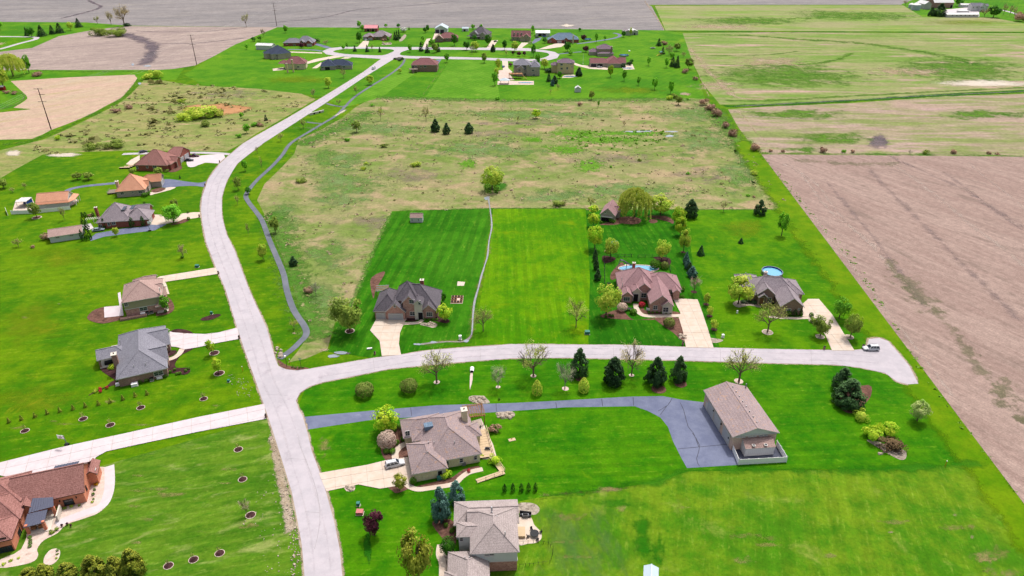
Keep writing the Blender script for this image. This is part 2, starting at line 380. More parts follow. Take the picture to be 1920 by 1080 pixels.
G['wheat3'] = ground_mat('young_wheat_far_north', D(132,161,75), D(162,161,115), D(185,174,106), big=.005, ang=-2, aniso=4, mid=.015, fine=.3, finec=.2, rows=(4, -1, .2), c3t=(.55,.72))
G['tillf'] = ground_mat('tilled_north', D(140,136,137), D(158,152,151), D(175,167,157), big=.005, ang=10, aniso=5, mid=.02, fine=.45, finec=.3, rows=(3, 10, .3), c3t=(.56,.75))
G['tillm'] = ground_mat('tilled_west', D(167,150,144), D(184,167,158), D(152,136,134), big=.007, ang=28, aniso=5, mid=.03, fine=.6, finec=.3, rows=(2.4, 28, .3), c3t=(.56,.75))
G['tillp'] = ground_mat('tilled_pale', D(199,179,152), D(205,175,156), D(191,173,134), big=.009, ang=40, aniso=4, mid=.04, fine=.8, finec=.28, rows=(2, 40, .28), c3t=(.52,.7))
G['road'] = ground_mat('pale_chipseal', D(199,193,200), D(211,203,210), D(183,175,182), big=.06, mid=.35, fine=3, finec=.07, c3t=(.56,.74), rough=.9)
G['asph'] = ground_mat('grey_asphalt', D(117,124,152), D(131,138,164), D(147,152,175), big=.08, mid=.3, fine=4, finec=.13, c3t=(.6,.75), rough=.85)
G['trail'] = ground_mat('trail_asphalt', D(116,122,133), D(131,135,146), None, big=.08, mid=.3, fine=3, finec=.1)
G['conc'] = ground_mat('warm_concrete', D(228,207,189), D(232,217,202), D(220,197,181), big=.3, mid=.6, fine=4, finec=.06, c3t=(.58,.75), rough=.8)
G['concw'] = ground_mat('white_concrete', D(227,213,217), D(229,221,224), D(223,208,209), big=.3, mid=.6, fine=4, finec=.05, c3t=(.58,.75), rough=.8)
G['joint'] = ground_mat('joint', D(184,170,158), D(200,186,174), None, fine=3, finec=.1)
G['mulch'] = ground_mat('brown_mulch', D(109,80,70), D(135,99,87), D(84,61,55), big=.4, mid=1, fine=5, finec=.5, c3t=(.5,.7))
G['dmulch'] = ground_mat('dark_mulch', D(66,44,46), D(88,60,60), None, big=.4, mid=1, fine=5, finec=.5)
G['gravel'] = ground_mat('pink_gravel', D(226,202,190), D(236,216,204), D(200,174,160), big=.3, mid=.8, fine=5, finec=.25, c3t=(.55,.7))
G['stonebed'] = ground_mat('stone_bed', D(172,159,145), D(194,181,166), D(135,123,110), big=.4, mid=1.2, fine=3, finec=.5, c3t=(.5,.65))
def A(c1, c2, name, **k):
    d = dict(big=.05, mid=.12, fine=1.2, finec=.3, alpha=True); d.update(k); return ground_mat(name, c1, c2, None, **d)
G['a_gravel'] = A(D(173,155,130), D(197,181,161), 'verge_gravel', mid=.4, fine=3, finec=.4, thr=(.1,.7), an_noise=.5, amax=.9)
G['a_soil'] = A(D(193,168,139), D(206,183,158), 'bare_soil', mid=.1, thr=(.35,1.3), amax=.7, an_noise=.9)
G['a_dark'] = A(D(104,96,106), D(134,120,126), 'wet_soil', mid=.08, fine=.6, thr=(.25,.8), amax=.75)
G['a_green'] = A(D(87,147,23), D(112,161,49), 'bright_weeds', mid=0.3, thr=(.4,.8), an_noise=1.0, amax=.9)
G['a_dgreen'] = A(D(36,108,14), D(64,126,30), 'dark_grass', mid=0.1, thr=(.3,.8), amax=.8)
G['a_reed'] = A(D(187,136,93), D(202,152,109), 'dry_reeds', mid=0.06, thr=(.2,.55), an_noise=.25)
G['a_straw'] = A(D(200,180,167), D(213,194,183), 'pale_straw_line', mid=.25, aniso=1, fine=1.2, finec=.2, thr=(.5,1.2), amax=.55, an_noise=.9)
G['a_gully'] = A(D(150,132,130), D(168,148,144), 'field_gully_soil', mid=.12, fine=1.2, finec=.3, thr=(.4,1.3), amax=.5, an_noise=.8)
G['a_pale'] = A(D(232,218,200), D(240,228,214), 'pale_sand', mid=0.03, aniso=3, fine=.5, finec=.12, thr=(.2,.9), amax=.85)
G['a_tan'] = A(D(149,148,80), D(171,155,107), 'dry_grass', mid=.16, thr=(.5,1.5), amax=.65, an_noise=.8)
G['a_lime'] = A(D(117,150,12), D(139,157,30), 'lime_grass', mid=0.08, thr=(.3,1.4), amax=.55, fine=1.4, finec=.2)
G['a_wgreen'] = A(D(81,133,30), D(102,144,44), 'grass_strip', mid=0.08, thr=(.25,1.2), fine=.6, finec=.3, amax=.8, an_noise=.8)
G['a_mgreen'] = A(D(106,148,65), D(130,158,96), 'meadow_green', mid=0.09, thr=(.3,1.3), amax=.8, an_noise=.9, fine=1, finec=.35)
G['a_mauve'] = A(D(150,135,123), D(167,148,132), 'dead_weeds', mid=0.1, thr=(.5,1.5), amax=.5, an_noise=.9, fine=1, finec=.4)
G['a_lime2'] = A(D(86,135,2), D(113,148,9), 'margin_grass', mid=.12, thr=(.1,.6), an_noise=.3, finec=.2, fine=1.5)
G['a_weed'] = A(D(111,119,80), D(139,136,105), 'field_weeds', mid=.15, fine=1.4, finec=.5, thr=(.5,1.1), an_noise=.9, amax=.4)
G['a_dgr2'] = A(D(44,124,14), D(66,136,22), 'deeper_grass', mid=.08, fine=1.4, finec=.25, thr=(.3,1.2), an_noise=.7, amax=.7)
def water(name, c, r=.06):
    m, nt, b = newmat(name); b.inputs['Base Color'].default_value = c; b.inputs['Roughness'].default_value = r; b.inputs['Specular IOR Level'].default_value = .5
    tc = nd(nt, 'ShaderNodeTexCoord').outputs['Object']
    bp = nd(nt, 'ShaderNodeBump', {'Height': noise(nt, tc, 1.5, 3), 'Strength': .25, 'Distance': .05}); nt.links.new(bp.outputs[0], b.inputs['Normal']); return m
G['dpad'] = ground_mat('dark_pad', D(92,96,112), D(118,122,138), None, fine=3, finec=.2)
G['creek'] = ground_mat('creek_bed', D(146,141,138), D(165,161,157), D(110,108,96), big=.3, mid=.8, fine=2.5, finec=.4)
G['pool'] = water('pool_water', D(120,196,232)); G['poold'] = water('pool_water_deep', D(50,140,190)); G['cwater'] = water('creek_water', D(160,170,180), .12)

# ------------------------------------------------------------------ ground, fields, lawns
mb = MB(); mb.poly([(-3500, -300, 0), (3500, -300, 0), (3500, 6000, 0), (-3500, 6000, 0)]); tag(mb.build('ground', G['lawn']), kind='structure')
sheet('tilled_field', [(-900,-70), (3000,-70), (3000,9), (1216,9), (1222,12), (1246,57), (960,53), (520,51), (240,48), (160,42), (0,41), (-900,40)], G['tillf'], 1)
sheet('tilled_field', [(-900,210), (-900,120), (0,97), (62,84), (110,68), (160,57), (240,49), (520,51), (480,70), (440,84), (400,106), (365,123), (315,131), (290,132), (60,131), (0,132)], G['tillm'], 2)
sheet('tilled_field', [(20,152), (130,145), (250,140), (258,146), (240,170), (225,185), (205,195), (170,214), (125,233), (95,244), (60,260), (0,262), (-900,300), (-900,260), (0,211), (25,202), (48,188), (51,182), (44,174), (30,168)], G['tillp'], 2, 2)
sheet('meadow', [(560,262), (600,244), (640,222), (668,200), (700,183), (790,184), (960,188), (1120,186), (1290,184), (1325,186), (1345,215), (1385,262), (1412,290), (1440,330), (1484,392), (1100,394), (1097,391), (925,391), (735,396), (705,460), (672,541), (660,580), (628,605), (614,655), (575,672), (540,680), (556,662), (584,622), (576,596), (556,560), (545,520), (520,460), (500,410), (482,375), (496,345), (530,312), (552,288)], G['meadow'], 2)
sheet('meadow', [(0,335), (30,317), (80,290), (160,285), (250,282), (425,284), (455,268), (478,252), (545,214), (592,186), (560,174), (480,166), (360,160), (300,150), (270,150), (246,176), (220,196), (160,226), (118,246), (80,262), (0,282), (-500,340), (-500,480)], G['meadow2'], 2)
sheet('wheat_field', [(1365,205), (1440,200), (1600,193), (1760,181), (1920,176), (3200,120), (3200,330), (1920,294), (1428,290), (1415,280), (1385,240)], G['wheat'], 2)
sheet('wheat_field', [(1278,62), (1440,60), (1680,62), (3000,64), (3000,110), (1920,168), (1760,176), (1600,188), (1440,196), (1350,196), (1320,160), (1300,120)], G['wheat2'], 2)
sheet('wheat_field', [(1228,11), (1440,10), (1700,10), (1920,35), (3000,35), (3000,61), (1680,59), (1248,57)], G['wheat3'], 3)
sheet('tilled_field', [(1428,290), (1920,294), (3200,330), (3200,1100), (1980,1024), (1920,945), (1700,652)], G['tillr'], 7)
ribbon('lawn_margin', [(1390,262), (1420,302), (1475,375), (1560,490), (1640,600), (1715,705), (1800,820), (1890,945), (1980,1070), (2060,1180)], [14,20,22,22,20,17,15,14,14,14], G['a_lime2'], 6, feather=True)
sheet('lawn', [(735,397), (925,391), (916,440), (898,540), (886,630), (868,642), (756,664), (700,672), (650,664), (616,660), (630,607), (662,582), (673,541), (705,462)], G['lota'], 4)
sheet('lawn', [(925,392), (1098,392), (1101,430), (1106,520), (1103,645), (1040,646), (962,648), (880,655), (888,630), (905,540), (918,460)], G['lotb'], 5)
sheet('lawn', [(1098,394), (1280,394), (1290,430), (1300,500), (1352,652), (1103,648), (1106,520)], G['lotc'], 4)
sheet('lawn', [(1280,394), (1485,393), (1562,545), (1692,652), (1440,657), (1350,653), (1300,500), (1290,430)], G['lotd'], 4)
sheet('lawn', [(572,730), (700,690), (960,670), (1440,680), (1600,684), (1724,720), (1750,742), (1805,850), (1862,868), (1640,880), (1475,880), (1290,884), (1230,905), (1000,935), (880,960), (850,1180), (640,1180), (620,960), (560,760)], G['deep'], 4)
sheet('lawn', [(1000,935), (1230,905), (1290,884), (1475,882), (1640,881), (1862,868), (2000,1180), (850,1180), (880,960)], G['olive'], 5)
sheet('lawn', [(170,880), (500,784), (540,900), (560,980), (572,1090), (560,1180), (-60,1180), (-60,1000)], G['mott'], 4)
sheet('lawn', [(345,140), (400,106), (440,84), (520,51), (960,53), (1246,57), (1280,62), (1322,186), (1290,184), (1120,186), (960,188), (790,184), (700,183), (640,200), (600,180), (480,166), (380,160)], G['farlawn'], 3)
G['farlot'] = ground_mat('lawn_far_lot', D(86,145,26), D(106,159,40), D(127,164,56), big=.02, mid=.06, fine=.8, finec=.2, stripe=(4, 58, .1), turf=True)
sheet('lawn', [(845,113), (925,113.5), (938,186), (797,183)], G['farlot'], 4)
sheet('lawn', [(762,112), (800,124), (760,150), (715,182), (668,196), (640,203), (700,160), (745,132)], G['farlot'], 4)
sheet('lawn', [(-400,41), (0,41), (160,42), (240,48), (170,57), (110,68), (60,90), (0,97), (-400,110)], G['farlawn'], 3)
sheet('lawn', [(-400,132), (0,132), (300,131), (345,128), (330,150), (260,150), (252,140), (130,145), (20,152), (44,174), (51,182), (48,188), (25,202), (0,211), (-400,260)], G['farlawn'], 3)
sheet('lawn', [(1690,8), (1760,-20), (2100,-20), (2100,60), (1920,44), (1860,33), (1730,32)], G['farlawn'], 4)

# soft-edged cover: wear, weeds, wet ground
for nm, w_, mt, ly, pts in [
  ('wet_hollow', 9, 'a_dark', 4, [(165,0),(176,6),(188,11),(184,16),(165,22),(110,36)]),
  ('wet_hollow', [30,26,22,20,22], 'a_dark', 4, [(225,62),(258,72),(284,84),(285,98),(270,124)]),
  ('field_gully', 5, 'a_dark', 4, [(250,58),(310,60),(400,58),(450,52)]),
  ('field_gully', 5, 'a_dark', 4, [(270,82),(340,82),(400,78),(470,70)]),
  ('field_gully', 5, 'a_dark', 4, [(480,45),(580,36),(620,30),(670,18),(740,13),(800,8),(860,2)]),
  ('field_gully', 6, 'a_gully', 8, [(1664,290),(1690,303),(1725,318),(1760,335),(1800,352),(1850,382),(1900,414),(1990,470)]),
  ('field_gully', 5, 'a_gully', 8, [(1765,320),(1800,345),(1850,385),(1900,420),(1960,460)]),
  ('straw_line', 6.0, 'a_straw', 8, [(1660,300),(1720,340),(1790,395),(1830,430),(1880,465),(1960,530),(2100,630)]),
  ('straw_line', 3.9000000000000004, 'a_straw', 8, [(1462,305),(1500,325),(1530,365),(1560,400),(1600,430),(1650,470)]),
  ('straw_line', 3.3000000000000003, 'a_straw', 8, [(1475,305),(1530,345),(1560,385),(1590,420),(1640,468),(1700,540)]),
  ('weed_line', 9, 'a_weed', 8, [(1660,480),(1700,540),(1770,600),(1830,680),(1900,770),(1980,850)]),
  ('ditch_grass', 13, 'a_dgreen', 4, [(1350,200),(1440,197),(1600,189),(1760,179),(1920,171),(2200,158)]),
  ('ditch_grass', 9, 'a_wgreen', 4, [(1350,188),(1440,189),(1600,180),(1760,172),(1920,164),(2200,150)]),
  ('ditch', 3.4, 'a_dark', 5, [(1370,200),(1440,196),(1600,187.5),(1760,178),(1920,171.5),(2200,158)]),
  ('field_margin', 7, 'a_dgreen', 5, [(1245,59),(1440,60.5),(1680,60),(1920,61.5),(2300,62)]),
  ('field_margin', 8, 'a_wgreen', 5, [(1410,288),(1600,289),(1760,291),(1920,294),(2400,306)]),
  ('grass_waterway', [6,14,22,24,26,22,10], 'a_wgreen', 5, [(1300,66),(1400,66),(1500,74),(1600,80),(1680,90),(1770,105),(1840,125)]),
  ('grass_waterway', 6, 'a_wgreen', 5, [(1320,104),(1400,104),(1460,101),(1500,95)]),
  ('grass_waterway', [5,9,10,12,8], 'a_wgreen', 5, [(1340,121),(1440,123),(1510,121),(1570,112),(1600,98)]),
  ('dirt_track', 12, 'a_soil', 5, [(1290,88),(1310,110),(1325,130),(1345,150),(1365,172),(1390,184),(1440,186)]),
  ('dirt_track', 2.2, 'a_soil', 5, [(1310,140),(1322,165),(1330,182)]),
  ('dirt_track', 2.2, 'a_soil', 5, [(1380,205),(1400,225),(1415,245),(1440,268)]),
  ('dirt_track', 5, 'a_soil', 4, [(1207,0),(1222,20),(1236,40),(1246,57)]),
  ('mown_margin', 9, 'a_wgreen', 5, [(60,131),(130,134),(220,134),(300,133)]),
  ('mown_margin', 8, 'a_wgreen', 5, [(262,150),(240,176),(215,194),(160,222),(110,246),(60,264),(0,272)]),
  ('lawn_worn_line', 3, 'a_tan', 6, [(1000,930),(1080,925),(1140,920),(1200,913)]),
  ('dead_weed_line', 1.6, 'a_tan', 5, [(792,180),(812,152),(842,115)]),
  ('meadow_reed_line', 5, 'a_tan', 4, [(650,212),(760,212),(860,212),(960,208),(1100,204),(1240,200)]),
  ('straw_line', 3, 'a_straw', 8, [(1810,300),(1850,335),(1890,365),(1930,400)]),
  ('straw_line', 2.5, 'a_straw', 8, [(1490,360),(1560,450),(1630,540),(1700,630),(1800,760)]),
  ('field_gully', 6, 'a_gully', 8, [(1625,312),(1660,350),(1700,390),(1760,450),(1840,530),(1930,620)]),
  ('field_gully', 5, 'a_gully', 8, [(1540,330),(1600,400),(1680,500),(1740,580)]),
  ('field_weeds', 14, 'a_weed', 8, [(1480,300),(1560,306),(1640,308),(1700,306)]),
  ('field_weeds', 22, 'a_weed', 8, [(1680,510),(1730,560),(1760,590)]),
  ('field_weeds', 14, 'a_weed', 8, [(1860,700),(1900,760),(1960,840)]),
]: ribbon(nm, pts, w_, G[mt], ly, feather=True)
for nm, mt, ly, e in [
  ('dry_reeds', 'a_reed', 4, (405,205,82,14,14,.15,3)), ('dead_weeds', 'a_mauve', 3, (430,178,130,14,14,.15,4)),
  ('weed_patch', 'a_green', 4, (1080,250,75,13,14,.3,5)), ('weed_patch', 'a_green', 4, (1130,262,120,9,14,.3,6)), ('weed_patch', 'a_green', 4, (1060,280,60,14,14,.3,7)),
  ('weed_patch', 'a_green', 4, (1105,312,45,18,14,.3,8)), ('weed_patch', 'a_green', 4, (878,308,26,12,12,.3,9)), ('weed_patch', 'a_green', 4, (1180,250,120,7,12,.3,10)),
  ('weed_patch', 'a_green', 4, (1000,262,28,8,12,.3,10)), ('weed_patch', 'a_mgreen', 4, (1410,300,38,50,12,.3,11)), ('weed_patch', 'a_dgreen', 4, (935,350,24,16,12,.2,12)),
  ('dead_weeds', 'a_mauve', 3, (1150,300,160,22,14,.3,13)), ('dead_weeds', 'a_mauve', 3, (1320,330,100,25,14,.3,14)), ('dead_weeds', 'a_mauve', 3, (930,250,120,14,14,.3,15)),
  ('dead_weeds', 'a_mauve', 3, (780,330,120,30,14,.3,16)), ('dead_weeds', 'a_mauve', 3, (700,420,110,26,14,.3,17)), ('dead_weeds', 'a_mauve', 3, (1000,230,160,10,14,.3,18)),
  ('meadow_green', 'a_mgreen', 3, (640,350,110,60,14,.3,77)), ('meadow_green', 'a_mgreen', 3, (900,280,160,26,14,.3,78)), ('meadow_green', 'a_mgreen', 3, (1200,360,200,26,14,.3,79)), ('meadow_green', 'a_mgreen', 3, (1320,260,90,40,14,.3,80)), ('meadow_green', 'a_mgreen', 3, (620,300,90,26,14,.3,19)), ('meadow_green', 'a_mgreen', 3, (700,240,140,18,14,.3,20)), ('meadow_green', 'a_mgreen', 3, (1000,215,240,12,14,.3,21)),
  ('meadow_green', 'a_mgreen', 3, (600,560,50,55,14,.3,22)), ('meadow_green', 'a_mgreen', 3, (1020,370,90,18,14,.3,23)), ('meadow_green', 'a_mgreen', 3, (540,410,45,45,14,.3,24)),
  ('meadow_green', 'a_mgreen', 3, (1300,215,90,22,14,.3,25)), ('meadow_green', 'a_mgreen', 3, (1390,330,50,50,14,.3,26)), ('meadow_green', 'a_mgreen', 3, (620,480,60,50,14,.3,27)),
  ('pale_hilltop', 'a_pale', 3, (1840,156,130,9,14,.1,28)), 
  ('pale_hilltop', 'a_pale', 3, (1065,48,18,4,10,.3,31)), ('dark_hollow', 'a_dark', 3, (1650,265,30,16,12,.3,32)),
  ('wheat_green', 'a_wgreen', 3, (1500,280,60,8,12,.3,33)), ('wheat_green', 'a_wgreen', 3, (1480,215,120,14,12,.3,34)), ('wheat_green', 'a_wgreen', 4, (1480,140,200,30,12,.3,35)), ('wheat_green', 'a_wgreen', 4, (1800,130,160,30,12,.3,36)), ('wheat_green', 'a_wgreen', 4, (1600,30,160,14,12,.3,37)), ('wheat_green', 'a_wgreen', 4, (1400,40,140,12,12,.3,38)), ('pale_soil', 'a_soil', 4, (1450,118,110,16,12,.3,39)), ('pale_soil', 'a_soil', 4, (1700,135,120,14,12,.3,40)), ('pale_soil', 'a_soil', 4, (1350,160,60,14,12,.3,41)), ('pale_soil', 'a_soil', 4, (1350,50,120,6,12,.3,43)), ('wheat_green', 'a_wgreen', 4, (1850,215,120,14,12,.3,44)), ('wheat_green', 'a_wgreen', 4, (1560,262,120,16,12,.3,45)),
  ('lime_grass', 'a_lime', 4, (1810,42,120,8,14,.2,36)), ('lime_grass', 'a_lime', 5, (1400,430,60,28,14,.2,37)), ('lime_grass', 'a_lime', 1, (60,610,90,60,14,.3,38)),
  ('lime_grass', 'a_lime', 1, (120,480,120,30,14,.3,39)), ('lime_grass', 'a_lime', 1, (60,750,110,40,14,.3,40)), ('lime_grass', 'a_lime', 4, (560,150,110,10,14,.3,41)),
  ('lime_grass', 'a_lime', 4, (1180,170,110,12,14,.3,42)), ('dark_grass', 'a_dgr2', 6, (1205,1000,26,80,14,.3,43)), ('dark_grass', 'a_dgr2', 7, (1240,1040,22,50,14,.3,45)), ('dark_grass', 'a_dgr2', 7, (1150,945,60,16,14,.3,44)),
  ('bare_spot', 'a_soil', 6, (1670,998,10,4,10,.2,45)), ('bare_spot', 'a_soil', 6, (1788,966,11,5,10,.3,46)), ('bare_spot', 'a_soil', 6, (1822,1008,8,8,10,.3,47)),
  ('dry_lawn', 'a_tan', 6, (1860,1040,50,34,14,.3,48)), ('bare_spot', 'a_soil', 3, (420,1075,38,12,12,.3,49)), ('bare_spot', 'a_soil', 3, (110,570,7,3,10,.1,50)),
  ('bare_spot', 'a_tan', 3, (47,595,13,5,10,.1,51)), ('wet_scrape', 'a_dark', 5, (640,662,22,4,10,.3,52)), ('bare_spot', 'a_soil', 5, (606,656,18,5,10,.3,53)),
  ('pale_straw', 'a_pale', 1, (118,290,42,6,12,.15,54)), ('pale_straw', 'a_pale', 3, (25,287,20,7,12,.2,55)), ('gravel_pad', 'a_gravel', 4, (1284,176,13,3,10,.1,56)),
  ('bare_soil', 'a_soil', 4, (1290,178,8,2,10,.1,57)), ('bare_spot', 'a_tan', 5, (610,845,22,34,10,.3,58)), ('dark_grass', 'a_dgreen', 5, (690,1030,10,40,10,.2,59)),
]: patch(nm, ell(*e), G[mt], ly, sm=0)
# dead grass clumps in the big lawn at bottom right and the new lawn at bottom left
r_ = random.Random(11)
for k in range(16): patch('dry_grass', ell(r_.uniform(1000, 1880), r_.uniform(915, 1075), r_.uniform(18, 60), r_.uniform(5, 16), 12, .3, 60+k), G['a_tan'], 6, sm=0)
for k in range(12): patch('dry_grass', ell(r_.uniform(230, 480), r_.uniform(850, 1020), r_.uniform(16, 50), r_.uniform(4, 10), 12, .3, 90+k), G['a_tan'], 5, sm=0)
for k in range(8): patch('dry_grass', ell(r_.uniform(20, 440), 775+r_.uniform(-26, 30), r_.uniform(16, 50), r_.uniform(3, 7), 12, .3, 120+k), G['a_tan'], 2, sm=0)

# ------------------------------------------------------------------ roads, trail, drives
RL = [(571,1120), (571,1080), (566,1022), (557,972), (547,922), (530,867), (512,810), (496,762), (479,713), (457,652), (445,615), (422,540), (405,502), (387,455), (380,420), (377,395), (379,370), (390,337), (412,307), (435,287), (455,270), (480,255), (547,217), (617,175), (680,136), (715,110)]
RR = [(745,107), (720,122), (680,147), (605,197), (562,225), (492,270), (479,280), (445,307), (425,340), (416,370), (416,405), (425,440), (440,470), (465,538), (480,572), (500,615), (517,675)]
SN = [(522,687), (537,693), (555,695), (580,692), (640,682), (705,671), (755,665), (805,657), (960,646), (1100,647), (1160,647), (1285,651), (1440,655), (1560,657), (1600,657), (1618,655), (1626,647), (1629,636), (1648,634), (1665,640), (1680,657), (1705,687), (1722,720)]
SS = [(1702,721), (1682,716), (1660,700), (1615,690), (1565,684), (1440,681), (1310,677), (1200,674), (1060,671), (960,672), (855,680), (780,687), (730,692), (655,707), (605,717), (580,725), (562,737), (555,752), (560,768), (567,779), (576,810)]
RB = [(585,847), (600,887), (612,925), (627,980), (637,1030), (642,1080), (646,1120)]
ribbon('gravel_verge', RL, 1.5, G['a_gravel'], 6, feather=True); ribbon('gravel_verge', RR[5:]+SN[:3], 1.3, G['a_gravel'], 6, feather=True)
ribbon('gravel_verge', SN[3:16], .8, G['a_gravel'], 6, feather=True); ribbon('gravel_verge', SN[15:], 1.6, G['a_gravel'], 6, feather=True)
ribbon('gravel_verge', SS[:1]+SS+RB, 1.5, G['a_gravel'], 6, feather=True)
ribbon('gravel_verge', [(545,1000), (540,960), (528,900), (518,850), (508,815)], 3.2, G['a_gravel'], 5, feather=True)
sheet('road', RL+RR+SN+SS+RB, G['road'], 8)
sheet('road', [(715,110.5), (655,107), (630,105), (612,102), (604,96), (618,90.5), (640,88), (700,88.3), (770,88.3), (960,90), (990,90.5), (1020,94), (1040,97.5), (1049,102.5), (1045,109), (1032,112.5), (1015,114.5), (960,115), (900,112), (760,109.5), (745,107.5)], G['road'], 7)
sheet('traffic_island', smooth_pts([(625,97), (635,93.3), (655,91.6), (700,91.5), (730,92.2), (739,95), (730,100), (715,104), (680,103), (645,101)], 3), G['farlawn'], 9)
sheet('traffic_island', smooth_pts([(750,101), (760,95), (780,93), (870,93.5), (960,94.7), (1010,97), (1027,100), (1029,104), (1017,109), (997,111), (960,110), (860,107), (765,105)], 3), G['farlawn'], 9)
TR = [(759,111), (755,120), (742,132), (720,147), (695,162), (665,182), (645,202), (630,217), (605,232), (580,247), (545,269), (530,290), (510,312), (485,335), (470,352), (461,367), (466,379), (479,396), (492,415), (505,450), (520,485), (532,515), (538,545), (551,582), (571,612), (574,628), (561,643), (546,657), (524,673)]
G['a_wear'] = A(D(218,211,216), D(235,226,227), 'tyre_wear', mid=.15, fine=3, finec=.12, thr=(.3,1.6), amax=.3, an_noise=.6)
for dx in (-1.7, 1.7):
    c_ = [((a[0]+b[0])/2, (a[1]+b[1])/2) for a, b in [((571,1080),(642,1080)),((557,972),(627,980)),((530,867),(588,858)),((500,780),(567,779)),((479,713),(522,705)),((457,652),(511,652)),((422,540),(466,540)),((387,455),(433,455)),((377,395),(416,395)),((390,337),(428,333)),((435,287),(463,292)),((480,255),(500,265)),((547,217),(562,225)),((617,175),(640,173)),((680,136),(700,134))]]
    w_ = [(P(*p).x+dx, P(*p).y) for p in c_]; ribbon('tyre_wear', w_, 1.1, G['a_wear'], 9, feather=True, px=False)
    w_ = [(P(*p).x, P(*p).y+dx) for p in [(600,700),(660,692),(740,678),(800,670),(960,659),(1100,659),(1300,664),(1440,668),(1580,671),(1650,676)]]; ribbon('tyre_wear', w_, 1.1, G['a_wear'], 9, feather=True, px=False)
G['a_wear2'] = ground_mat('filled_crack', D(168,164,166), D(186,180,180), None)
for pts in [[(572,960),(600,962)], [(541,860),(575,862)], [(500,740),(540,742)], [(440,600),(480,598)], [(400,470),(436,468)], [(700,673),(702,694)], [(900,650),(901,677)], [(1150,648),(1151,674)], [(1350,653),(1351,679)], [(1520,657),(1522,683)], [(590,1030),(600,980),(596,930),(580,880),(560,830)]]:
    ribbon('road_crack', pts, .1, G['a_wear2'], 9, sm=2)
G['a_grey'] = A(D(92,132,62), D(112,144,84), 'grey_green_lawn', mid=.06, aniso=3, ang=105, fine=1.4, finec=.25, thr=(.3,1.5), amax=.4, an_noise=.8)
G['a_medge'] = A(D(79,130,40), D(107,141,62), 'meadow_fringe', mid=.3, fine=1, finec=.3, thr=(.2,1.1), an_noise=.8)
ribbon('meadow_fringe', [(700,183), (790,185), (960,189), (1120,187), (1320,187)], 16, G['a_medge'], 5, feather=True)
ribbon('meadow_fringe', [(735,396), (925,391), (1097,391), (1300,393), (1484,393)], 2.2, G['a_medge'], 5, feather=True); ribbon('meadow_fringe', [(735,396), (705,460), (672,541), (650,585)], 3.2, G['a_medge'], 5, feather=True)
ribbon('meadow_fringe', [(505,395), (525,440), (545,500), (565,560), (590,610), (600,640)], 20, G['a_medge'], 4, feather=True)
ribbon('meadow_fringe', [(560,275), (600,255), (650,232), (700,205)], 22, G['a_medge'], 4, feather=True)
ribbon('meadow_fringe', [(1330,200), (1370,250), (1410,300), (1450,350), (1480,390)], 20, G['a_medge'], 4, feather=True)
patch('grey_grass', [(960,950), (1120,930), (1200,1000), (1240,1100), (960,1100)], G['a_grey'], 6)
ribbon('lawn_blend', [(1000,935), (1120,918), (1230,905), (1290,884), (1475,882), (1640,881), (1862,868)], 5, G['a_dgr2'], 6, feather=True)
ribbon('trail', TR, 2.1, G['trail'], 9)
ribbon('trail', [(652,197), (640,200), (622,197), (612,194)], 2.2, G['trail'], 7); ribbon('trail', [(604,232), (590,231), (575,229)], 2.2, G['trail'], 7)
ribbon('trail_apron', [(650,205), (638,212), (628,218)], 4, G['a_pale'], 10, feather=True)
# asphalt drives
sheet('asphalt_drive', [(570,782), (700,770), (820,760), (960,756), (1060,751), (1180,744), (1242,743), (1280,750), (1323,755), (1375,838), (1384,872), (1288,878), (1278,860), (1262,828), (1252,800), (1238,783), (1215,771), (1190,762), (1060,764), (960,771), (820,780), (700,787), (600,802), (576,806)], G['asph'], 5)
CRK = ground_mat('crack_seal', D(84,86,100), D(96,98,112), None)
for pts in [[(1042,755),(1044,766)], [(1128,748),(1130,762)], [(1187,745),(1188,761)], [(1260,747),(1252,760),(1234,771)], [(1250,762),(1238,778)], [(1275,755),(1282,770),(1290,800),(1300,812),(1310,838)], [(1272,842),(1315,838),(1368,833)], [(1298,812),(1312,836),(1306,860),(1311,874)], [(876,758),(878,773)], [(930,757),(931,772)], [(770,765),(772,780)]]:
    ribbon('crack', pts, .18, CRK, 6, sm=2)
sheet('asphalt_drive', [(170,452), (168,448), (180,438), (235,428), (262,426), (300,418), (312,421), (290,432), (240,438), (195,444)], G['asph'], 4)
sheet('asphalt_drive', smooth_pts([(390,340), (372,343), (340,339), (318,336), (305,338), (301,350), (318,352), (340,349), (370,349), (387,351)], 3), G['asph'], 4)
ribbon('asphalt_drive', [(124,360), (134,354), (160,349), (190,346), (220,343)], 3, G['asph'], 4)
ribbon('asphalt_drive', [(230,289), (260,288), (350,286.5), (400,287), (438,290)], 3.2, G['road'], 4)
ribbon('asphalt_drive', [(602,96), (590,94), (560,93), (540,93)], 4, G['asph'], 4); ribbon('asphalt_drive', [(618,90.5), (606,86.5), (590,82)], 6, G['asph'], 4)
sheet('asphalt_drive', [(818,112), (828,111), (822,120), (815,124), (806,118)], G['asph'], 4)
ribbon('asphalt_drive', [(1082,82), (1100,80), (1130,75.5), (1150,72), (1162,68), (1160,64), (1150,62)], 4, G['asph'], 4)
ribbon('asphalt_drive', [(1047,101.5), (1065,99.5), (1090,97)], 3, G['asph'], 4)
sheet('asphalt_drive', [(1003,73), (1016,70), (1012,76), (1000,82), (997,80)], G['asph'], 4)
sheet('concrete_drive', smooth_pts([(420,290), (395,290), (375,292), (358,292), (350,300), (352,312), (364,313), (385,305), (412,307), (420,302)], 2), G['concw'], 5)
sheet('patio', [(236,308), (245,300), (262,291), (262,300), (248,310)], G['conc'], 4)
